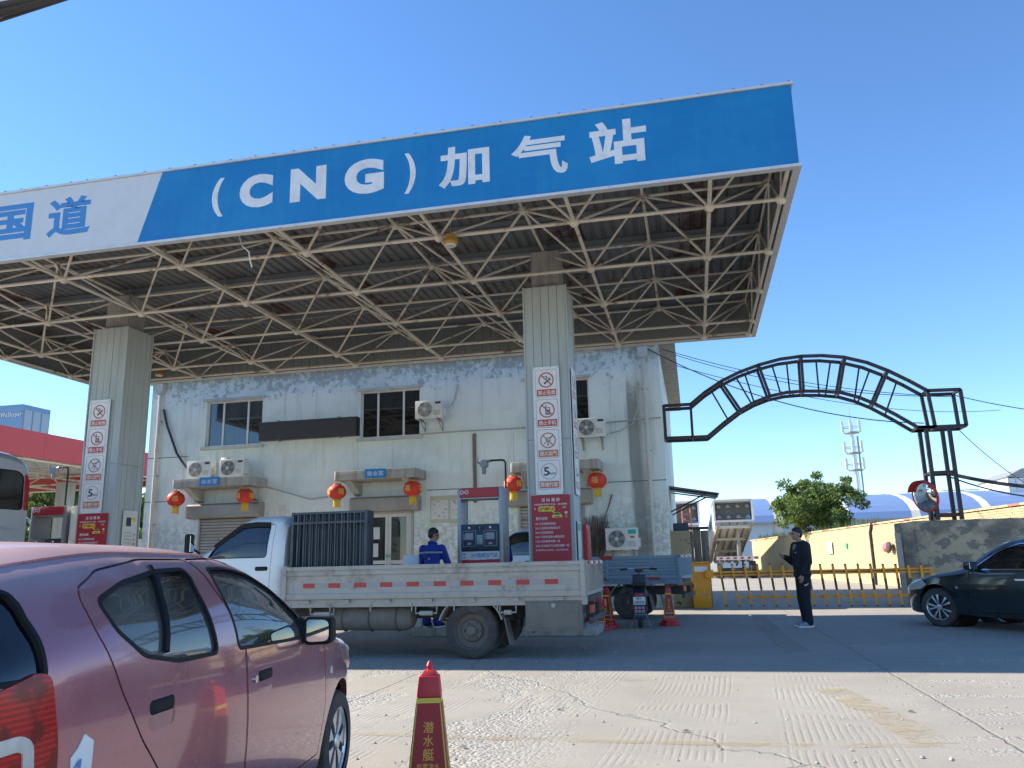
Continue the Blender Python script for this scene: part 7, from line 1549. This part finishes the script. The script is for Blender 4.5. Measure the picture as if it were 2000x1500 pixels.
def tree(pos, Ht, crown, label, nclump, nleaf, size, mat, seed, group=None, ragged=.35):
    """crown: (rx, ry, rz, z centre); leaves spread over clumps on limbs"""
    rg_ = np.random.RandomState(seed); t = empty('leafy_tree', pos); tag(t, label, 'tree', group); rx, ry, rz, zc = crown
    m = MB(); m.tube([(0, 0, 0), (.03, .02, zc*.5), (-.02, .03, zc), (.0, 0, zc+rz*.5)], [.11, .085, .06, .02], 8); C = []
    for i in range(nclump):
        v = rg_.normal(size=3); v /= np.linalg.norm(v); r = .15+1.0*rg_.rand()**.7; c = np.array([v[0]*rx*r, v[1]*ry*r, zc+v[2]*rz*r*(1 if v[2] > 0 else .75)]); C.append((c, .22+ragged*rg_.rand()))
        if i < nclump//2: s0 = Vector((0, 0, zc*(.55+.4*rg_.rand()))); e = Vector(c); m.tube([s0, s0.lerp(e, .5)+Vector((0, 0, .1)), e], [.035, .02, .008], 5)
    m.build('trunk', M_['bark'], t, True)
    k = rg_.randint(0, nclump, nleaf); cc = np.array([c[0] for c in C])[k]; rr = np.array([c[1] for c in C])[k]
    d = rg_.normal(size=(nleaf, 3)); d *= (rr*rg_.rand(nleaf)**.4/np.linalg.norm(d, axis=1))[:, None]; P = cc+d*min(rx, rz)*.75*np.array([1.1, 1.1, .8])
    a = rg_.normal(size=(nleaf, 3)); a[:, 2] -= .4; a /= np.linalg.norm(a, axis=1)[:, None]; b = np.cross(a, rg_.normal(size=(nleaf, 3))); b /= np.linalg.norm(b, axis=1)[:, None]; s_ = size*(.6+.8*rg_.rand(nleaf))[:, None]
    n3 = np.cross(a, b)*.18
    V = np.stack([P-a*s_, P+b*s_*.45+n3*s_, P+a*s_, P-b*s_*.45+n3*s_], 1).reshape(-1, 3); me = bpy.data.meshes.new('crown'); me.from_pydata(V.tolist(), [], [(4*i, 4*i+1, 4*i+2, 4*i+3) for i in range(nleaf)]); obj('crown', me, mat, t)
    return t
tp_ = py(1606, 1050, 47.0); tree((tp_.x, 47.0, 0), 5.9, (2.3, 1.9, 1.6, 3.75), 'bushy young green tree rising behind the yellow brick wall', 130, 17000, .10, M_['leaf2'], 9, ragged=.18)
# weeds along the wall top
m = MB()
for i in range(260):
    y = rng.uniform(36, 62); x = wallx(y)+rng.uniform(.0, .4); h_ = rng.uniform(.1, .45); m.add([(x, y, WH+.05), (x+.05, y+.04, WH+.05), (x+rng.uniform(-.15, .15), y+rng.uniform(-.15, .15), WH+.05+h_)], [(0, 1, 2)])
o = m.build('weeds', M_['leaf'], None, fix=False); o['kind'] = 'stuff'; o['label'] = 'weeds growing along the yard wall coping'; o['category'] = 'weeds'
# ------------------------------------------------------------------ tube trailers
def trailer(x0, x1, Yn, z0n, L, drop, zh, label, ladder=False):
    t = wempty('tube_trailer', ((x0+x1)/2, Yn, 0)); tag(t, label, 'trailer', 'gas tube trailers in the yard')
    n0 = Vector((x0, Yn, z0n)); W = x1-x0
    F = Vector((-.05*L, L, -drop)).normalized(); U = Vector((0, F.z*-1, F.y)).normalized(); U = Vector((0, drop/L, 1)).normalized(); X = Vector((1, 0, 0))
    P = lambda u, v, s: n0+X*u+U*v+F*s
    def pan(q, nm, mt, th=.05):
        a, b, c, d = q; nn = (b-a).cross(d-a).normalized()*th; m = MB(); m.add([a, b, c, d, a+nn, b+nn, c+nn, d+nn], [(0, 1, 2, 3), (7, 6, 5, 4), (0, 4, 5, 1), (1, 5, 6, 2), (2, 6, 7, 3), (3, 7, 4, 0)]); return m.build(nm, mt, t)
    pan((P(0, 0, 0), P(0, 0, L), P(0, zh, L), P(0, zh, 0)), 'side_panel', M_['white']); pan((P(W, 0, 0), P(W, zh, 0), P(W, zh, L), P(W, 0, L)), 'side_panel', M_['white']); pan((P(0, zh, 0), P(0, zh, L), P(W, zh, L), P(W, zh, 0)), 'top_panel', M_['white'])
    pan((P(.1, .1, .35), P(.1, zh-.1, .35), P(W-.1, zh-.1, .35), P(W-.1, .1, .35)), 'end_bulkhead', M_['grimebox'])
    for a, b in (((0, 0), (W, 0)), ((0, zh), (W, zh)), ((0, 0), (0, zh)), ((W, 0), (W, zh))): MB().bar(P(*a, -.03), P(*b, -.03), .12, .12, up=(0, 1, 0)).build('end_frame', M_['white'], t)
    for i in range(4):
        for j in range(2):
            c = P(W*(i+.5)/4, zh*(j+.5)/2, .2); m = MB(); m.lathe([(.0, -.12), (.10, -.10), (.12, .0), (.12, .14)], c, 'Y', 10); m.tube([c+Vector((-.12, -.1, -.05)), c+Vector((0, -.16, .05)), c+Vector((.14, -.1, -.08))], .03, 5); m.build('valve', M_['steel'], t, True)
    for i in range(5): rr = W/10*.95; c0, c1 = P(W*(i+.5)/5, -.02, .5), P(W*(i+.5)/5, -.02, L-.3); MB().tube([c0, c1], rr, 12).build('gas_tube', M_['offwhite'], t, True)
    for s in (.3, L*.3, L*.6): MB().bar(P(0, -.28, s), P(W, -.28, s), .16, .12, up=(0, 1, 0)).build('cross_beam', M_['offwhite'], t)
    for u in (.15, W-.15): MB().bar(P(u, -.30, 0), P(u, -.30, L), .14, .12).build('long_beam', M_['bedwhite'], t)
    # chassis on wheels
    MB().bb((x0-.05, Yn-.1, 1.08), (x1+.1, Yn+.0, 1.28)).build('rear_bumper', M_['white'], t)
    for i in range(6): MB().bb((x0+.1+i*.4, Yn-.11, 1.13), (x0+.3+i*.4, Yn-.101, 1.23)).build('reflector', M_['refred'], t)
    for u in (.5, W-.5): MB().bb((x0+u-.08, Yn+.02, .95), (x0+u+.08, Yn+L*.9, 1.2)).build('chassis_beam', M_['chassis'], t)
    for s in (1.2, 2.6):
        for u in (.15, W-.15):
            MB().lathe([(.30, -.14), (.5, -.14), (.5, .14), (.30, .14)], (x0+u, Yn+s, .5), 'X', 20).build('wheel', M_['tyre'], t, True)
        MB().tube([(x0+.1, Yn+s, .5), (x1-.1, Yn+s, .5)], .09, 8).build('axle', M_['chassis'], t)
    for u in (.3, W-.4): MB().bb((x0+u, Yn+L*.8, 0), (x0+u+.12, Yn+L*.8+.12, .95)).build('support_leg', M_['chassis'], t)
    if drop: 
        c = P(W*.62, 0, 1.0); MB().tube([(c.x, Yn+1.2, 1.0), (c.x, c.y, (1.0+c.z)*.5)], .14, 10).build('hoist_ram', M_['steel'], t, True); MB().tube([(c.x, (Yn+1.2+c.y)/2, (1+c.z)*.45), (c.x, c.y, c.z)], .10, 10).build('hoist_rod', M_['steel'], t, True)
    m = MB(); q_ = [P(-.055, zh*.35, 3.0), P(-.055, zh*.35, 4.2), P(-.055, zh*.75, 4.0), P(-.055, zh*.75, 3.3)]; m.add(q_, [(0, 1, 2, 3)]); m.build('blue_emblem', M_['signblue'], t)
    m = MB(); m.add([P(W*.78, .03, -.1), P(W*.95, .03, -.1), P(W*.95, .13, -.1), P(W*.78, .13, -.1)], [(0, 1, 2, 3)]); m.build('blue_plate', M_['signblue'], t)
    return t
a = py(1396, 1019, 50); b = py(1472, 1019, 50); trailer(a.x, b.x, 50, a.z, 11.0, 2.4, py(1396, 977, 50).z-a.z, 'white gas tube trailer with its tubes tipped up on a hoist')
a = py(1318, 1019, 52); b = py(1366, 1019, 52); trailer(b.x-2.4, b.x, 52, 2.4+.9, 11.0, 1.5, 1.4, 'white gas tube trailer half hidden by the building corner')
ld = wempty('orange_ladder', (0, 40, 0)); tag(ld, 'orange steel ladder frame standing in front of the half hidden trailer', 'ladder')
a, b = py(1335, 1040, 40), py(1351, 1040, 40)
for x in (a.x, b.x): pipe('stile', (x, 40, 0), (x, 40.0, py(1340, 993, 40).z), .035, M_['signorange'], ld)
for i in range(11): z = .3+i*.3; pipe('rung', (a.x, 40, z), (b.x, 40, z), .025, M_['signorange'], ld)
# ------------------------------------------------------------------ far things
sh = wempty('barrel_roof_shed', (25, 95, 0)); tag(sh, 'long pale shed with a curved blue roof beyond the yard wall', 'shed')
M_['blueroof'] = pm('blue_roof', (.15, .23, .42), .5, 0, .06, .3); M_['palewall'] = pm('pale_blue_wall', (.40, .48, .54), .7, 0, .06, .5)
Xa, Xb, Yf_ = py(1400, 1010, 80).x, 48.0, 80.0; ze = 4.35; ra = [(Yf_-.5+15*(1-math.cos(R(a)))*1.0, ze+3.0*math.sin(R(a))) for a in range(0, 181, 12)]
x = Xa; i = 0
while x < Xb:
    m = MB(); x2 = min(x+5.2, Xb)
    for (y0, z0), (y1, z1) in zip(ra, ra[1:]): m.quad((x, y0, z0), (x2, y0, z0), (x2, y1, z1), (x, y1, z1))
    m.build('roof_panel', M_['blueroof'], sh, True, fix=False)
    m = MB()
    for (y0, z0), (y1, z1) in zip(ra, ra[1:]): m.quad((x2, y0, z0+.02), (x2+.75, y0, z0+.02), (x2+.75, y1, z1+.02), (x2, y1, z1+.02))
    m.build('skylight_strip', M_['offwhite'], sh, True, fix=False); MB().bb((x+.02, Yf_, 0), (x2-.02, Yf_+.2, ze)).build('wall_panel', M_['palewall'], sh); MB().bb((x2, Yf_-.15, 0), (x2+.73, Yf_+.25, ze)).build('wall_pier', M_['stoneledge'], sh)
    x = x2+.75; i += 1
MB().bb((Xa, Yf_-.6, ze-.15), (Xb+.7, Yf_-.4, ze+.02)).build('gutter', M_['greyprint'], sh)
YT_ = 150.0; b0 = py(1680, 1035, YT_); t0 = py(1661, 826, YT_)
ct = wempty('mobile_mast', (t0.x, YT_, 0)); tag(ct, 'tall tubular mobile phone mast with antenna platforms', 'mast'); hz = t0.z
MB().tube([(t0.x, YT_, 0), (t0.x, YT_, hz*.55), (t0.x, YT_, hz)], [.6, .45, .3], 14).build('pole', M_['alu'], ct, True); MB().tube([(t0.x, YT_, hz), (t0.x, YT_, hz+3)], .05, 5).build('lightning_rod', M_['steel'], ct)
for z in (hz*.93, hz*.78, hz*.655):
    m = MB(); m.lathe([(.4, z-.25), (1.3, z-.2), (1.3, z), (.4, z)], (t0.x, YT_, 0), n=16); m.build('platform', M_['steel'], ct)
    m = MB(); m.tube([(t0.x+1.3*math.cos(2*math.pi*k/16), YT_+1.3*math.sin(2*math.pi*k/16), z+.9) for k in range(16)], .05, 4, closed=True); m.build('guard_rail', M_['steel'], ct)
    for k in range(6): a = 2*math.pi*k/6+.3; MB().box((t0.x+1.6*math.cos(a), YT_+1.6*math.sin(a), z+1.0), (.35, .25, 1.9)).build('antenna_panel', M_['white'], ct)
MB().bb((t0.x+.75, YT_-.1, 2), (t0.x+1.0, YT_+.1, hz*.9)).build('ladder', M_['steel'], ct)
def pylon(px, yt, Y, label):
    q = py(px, yt, Y); p = wempty('power_pylon', (q.x, Y, 0)); tag(p, label, 'pylon'); z = q.z
    for sx in (-1, 1): MB().bar((q.x+sx*1.6, Y, 0), (q.x+sx*.3, Y, z), .25).build('leg', M_['steel'], p)
    for k in range(6): a = z*k/6; b = z*(k+1)/6; wa = 1.6-1.3*k/6; wb = 1.6-1.3*(k+1)/6; MB().bar((q.x-wa, Y, a), (q.x+wb, Y, b), .15).build('brace', M_['steel'], p)
    for zz, w_ in ((z, 7.0), (z-4, 6.0)): MB().bar((q.x-w_, Y, zz), (q.x+w_, Y, zz), .3, .3, up=(0, 1, 0)).build('cross_arm', M_['steel'], p)
pylon(1767, 989, 300, 'far grey power pylon beyond the blue-roofed shed'); pylon(1880, 957, 330, 'far grey power pylon seen beside the arch tower')
for (xa_, xb_, yt, Y, lab) in ((1892, 1937, 978, 90, 'low white metal shed with ribs beyond the yard wall'), (1968, 2030, 934, 85, 'tall white metal hall with ribs beyond the yard wall')):
    a, b = py(xa_, yt, Y), py(xb_, yt, Y); s = wempty('white_shed', ((a.x+b.x)/2, Y, 0)); tag(s, lab, 'shed'); n_ = 4
    for i in range(n_): MB().bb((a.x+(b.x-a.x)*i/n_+.05, Y, 0), (a.x+(b.x-a.x)*(i+1)/n_-.05, Y+8, a.z)).build('wall_panel', M_['white'], s)
    for i in range(n_+1): xx = a.x+(b.x-a.x)*i/n_; MB().bb((xx-.045, Y-.1, 0), (xx+.045, Y+8.05, a.z+.1)).build('rib', M_['offwhite'], s)
    m = MB(); m.prism([(a.x-.2, a.z+.101), (b.x+.2, b.z+.101), ((a.x+b.x)/2, a.z+.9)], Y-.2, Y+8.2); m.build('roof', M_['refgrey'], s)
# overhead cables
def wire(a, b, d, r, lab): tag(MB().tube(sag(a, b, d, 18), r, 5, cap=False).build('overhead_cable', M_['cable'], None, True), lab, 'cable', 'overhead cables by the gate')
ts = Vector((xb, YA, 0))
corner = Vector((BX1+.4, 22.2, 7.2))
wire((-1.0, 21.9, 7.0), A((1640, 520)), .5, .014, 'cable sagging from the roof corner under the lattice arch to its tower')
wire((-.8, 22.6, 7.2), A((1660, 322), YA2), .25, .010, 'cable strung from the roof corner along the arch crown')
wire((-.6, 24.6, 7.2), (14, 40, 7.5), .6, .012, 'cable strung from the roof slab over the yard wall')
wire((-.4, 23.5, 7.2), A((1860, 330), YA2), .35, .010, 'thin cable strung from the roof slab to the arch end block')
wire((xb, YA2, A((1750, 815)).z), (10.5, 21.5, 2.7), .25, .05, 'thick black cable bundle hanging from the arch tower past the gate wall')
wire((xb, YA2, A((1750, 835)).z), (10.5, 21.8, 2.6), .4, .02, 'cable hanging below the thick bundle from the arch tower')
wire(A((1860, 320), YA2), (11.5, 24, 4.6), .15, .012, 'cable running down from the arch end block beyond the wall')
wire(A((1898, 540), YA2), (9.0, 23.0, 2.5), .2, .010, 'thin cable hanging from the arch end block to the wall')
for i, (dx, r) in enumerate(((0, .018), (.10, .028), (.17, .018), (.32, .012))):
    a = gp(-60, 30+i*13-10, 4.6); b = gp(130, -12+i*5-6, 4.6); d = (b-a); tag(MB().tube([a-d*14, b+d*14], r, 6).build('street_cable', M_['cable'], None, True), ['thin street cable along the upper side of the overhead bundle', 'thickest street cable of the overhead bundle', 'street cable just below the thickest overhead one', 'lowest and thinnest street cable of the overhead bundle'][i], 'cable', 'street cables overhead')
# ------------------------------------------------------------------ neighbouring red station on the left
M_['redfascia'] = pm('red_fascia', (.50, .045, .05), .45, 0, .05, .6)
rc = wempty('red_canopy', (-35, 38, 0)); tag(rc, 'red filling station canopy on steel frames beyond the coach', 'canopy')
RX, RY0, RY1, RZ0, RZ1 = -25.0, 12.0, 38.0, 5.67, 6.70; RXb = -42.0
y = RY0
while y < RY1: MB().bb((RX-.1, y+.004, RZ0), (RX, min(y+5, RY1)-.004, RZ1)).build('fascia_panel', M_['redfascia'], rc); y += 5
MB().bb((RXb, RY0-.1, RZ0), (RX-.1, RY0, RZ1)).build('fascia_panel', M_['redfascia'], rc); MB().bb((RXb, RY1, RZ0), (RX-.1, RY1+.1, RZ1)).build('fascia_panel', M_['redfascia'], rc)
MB().bb((RXb, RY0, 6.5), (RX-.1, RY1, 6.55)).build('roof_deck', M_['clad'], rc)
nx, ny, sx_, sy_ = 4, 9, 4.0, 2.84
for i in range(nx+1):
    x = RX-.25-i*sx_
    for j in range(ny): ya = RY0+.2+j*sy_; pipe('lower_chord', (x, ya, 5.62), (x, ya+sy_, 5.62), .05, M_['pipe'], rc, 6); pipe('upper_chord', (x, ya, 6.4), (x, ya+sy_, 6.4), .045, M_['pipe'], rc, 6); pipe('web_brace', (x, ya, 5.62), (x, ya+sy_/2, 6.4), .035, M_['pipe'], rc, 6)
    for j in range(ny): ya = RY0+.2+j*sy_; pipe('web_brace', (x, ya+sy_/2, 6.4), (x, ya+sy_, 5.62), .035, M_['pipe'], rc, 6)
for j in range(ny+1):
    ya = RY0+.2+j*sy_
    for i in range(nx): x = RX-.25-i*sx_; pipe('cross_chord', (x, ya, 5.62), (x-sx_, ya, 5.62), .045, M_['pipe'], rc, 6)
for y in (20, 34):
    for x in (-30.0, -38.0): MB().bb((x-.3, y-.3, 0), (x+.3, y+.3, 5.58)).build('column', M_['clad'], rc)
# trees behind the left station
for i, (x, y, h, r, mt, lab) in enumerate(((-42, 52, 6.2, 3.0, 'leaf2', 'bright leafy tree seen under the red canopy beside the coach'), (-48, 54, 6.4, 3.2, 'leaf', 'darker leafy tree standing behind the red canopy columns'), (-36, 50, 6.4, 2.9, 'leaf2', 'leafy tree seen between the grey column and the office wall'), (-55, 55, 6.4, 3.2, 'leaf2', 'leafy tree standing beyond the coach window'), (-62, 70, 12.4, 3.6, 'leaf', 'tall leafy tree topping the red fascia beneath the glass tower'), (-43.5, 78, 11.6, 3.0, 'leaf', 'tree top peeping over the red fascia beside the grey column'))):
    tree((x, y, 0), h, (r, r, r*.85, h-r*.85), lab, 60, 6500, .26, M_[mt], 20+i, 'trees behind the red station')
# far glass tower with its name
q0, q1 = py(-60, 770, 260), py(46, 785, 260); tw = wempty('glass_tower', ((q0.x+q1.x)/2, 260, 0)); tag(tw, 'far grey glass office tower with a name sign on its top floors', 'tower')
M_['towerglass'] = pm('tower_glass', (.16, .24, .34), .25, .3, .08, .05); M_['towerband'] = pm('tower_band', (.30, .38, .46), .5, 0, .06, .05)
zt_ = py(60, 788, 260).z; xr = q1.x; xl = xr-46
MB().bb((xl, 260, 0), (xr, 274, zt_)).build('shaft', M_['towerglass'], tw)
for k in range(9): z = zt_-12-k*4.2; MB().bb((xl-.1, 259.85, z), (xr+.1, 274, z+.9)).build('floor_band', M_['towerband'], tw)
for k in range(18): x = xl+k*46/17.5; MB().bb((x, 259.8, zt_-48), (x+.35, 259.9, zt_-12.5)).build('mullion', M_['towerband'], tw)
for k in range(3): MB().bb((xr, 261+k*4.4, zt_-48), (xr+.15, 264.6+k*4.4, zt_-2)).build('side_glazing', M_['towerband'], tw)
decal('lettering', fit_text('WeShyper', 9.8, 2.4, .03, space=1.2), M_['white'], tw, (xr-4.9, 259.7, zt_-4.2)); 
# white post by the building corner and a quilted scooter cover behind the pink car
q = py(273, 1060, 18.5); m = MB(); m.bb((q.x-.05, 18.4, 0), (q.x+.05, 18.5, 2.05)); tag(m.build('white_post', M_['white'], None), 'plain white post standing between the grey column and the office wall', 'post')
q = py(362, 1075, 13.4); s = empty('covered_scooter', (q.x, 13.4, 0)); tag(s, 'scooter under an orange and red quilted cover behind the pink car roof', 'scooter')
m = MB(); ball_(m, (0, 0, 1.1), .42, .35, .38); ball_(m, (.2, 0, 1.0), .35, .3, .3); ball_(m, (-.32, 0, 1.28), .16, .22, .17); ball_(m, (0, 0, .7), .55, .3, .35); fuse(m, 'quilted_cover', pm('quilted_cover', (.42, .13, .05), .9, 0, .3, 3, bump=.5, bscale=12, dirt=(.55, .30, .16), damt=.9, dscale=3), s, .03, 4)
for x in (-.5, .6): wheel(s, x, 0, .22, .09, 1, 'cover', (M_['tyre'], M_['alu'], M_['black']))

# loose grit and pebbles on the forecourt
m = MB(); rg2 = random.Random(3)
for i in range(420):
    x, y = rg2.uniform(-5, 5), 4.6+rg2.random()**1.6*9; s_ = rg2.uniform(.004, .016)*(1.6 if rg2.random() < .06 else 1)
    v = [(x+s_*math.cos(a+rg2.uniform(-.4, .4)), y+s_*math.sin(a), .0045) for a in (0, 1.26, 2.51, 3.77, 5.03)]; m.add(v+[(x, y, .004+s_*.8)], [(0, 1, 5), (1, 2, 5), (2, 3, 5), (3, 4, 5), (4, 0, 5)])
o = m.build('grit', M_['hood'], None, fix=False); o['kind'] = 'stuff'; o['label'] = 'loose grit scattered over the concrete forecourt'; o['category'] = 'grit'
for i, (px_, py_) in enumerate(((1092, 1388), (1340, 1430), (1780, 1392), (905, 1462))):
    q = gp(px_, py_); m = MB(); m.add([(q.x-.03, q.y, .006), (q.x, q.y-.018, .014), (q.x+.035, q.y+.004, .008), (q.x, q.y+.02, .02)], [(0, 1, 2, 3)]); tag(m.build('dead_leaf', M_['wood'], None, fix=False), ['dead leaf on the grooved concrete between cone and truck', 'dead leaf lying on the grooved concrete near the yellow line', 'dead leaf lying beside the faded yellow stripe', 'dead leaf lying on gravelly concrete right beside the near cone'][i], 'leaf', 'dead leaves on the forecourt')
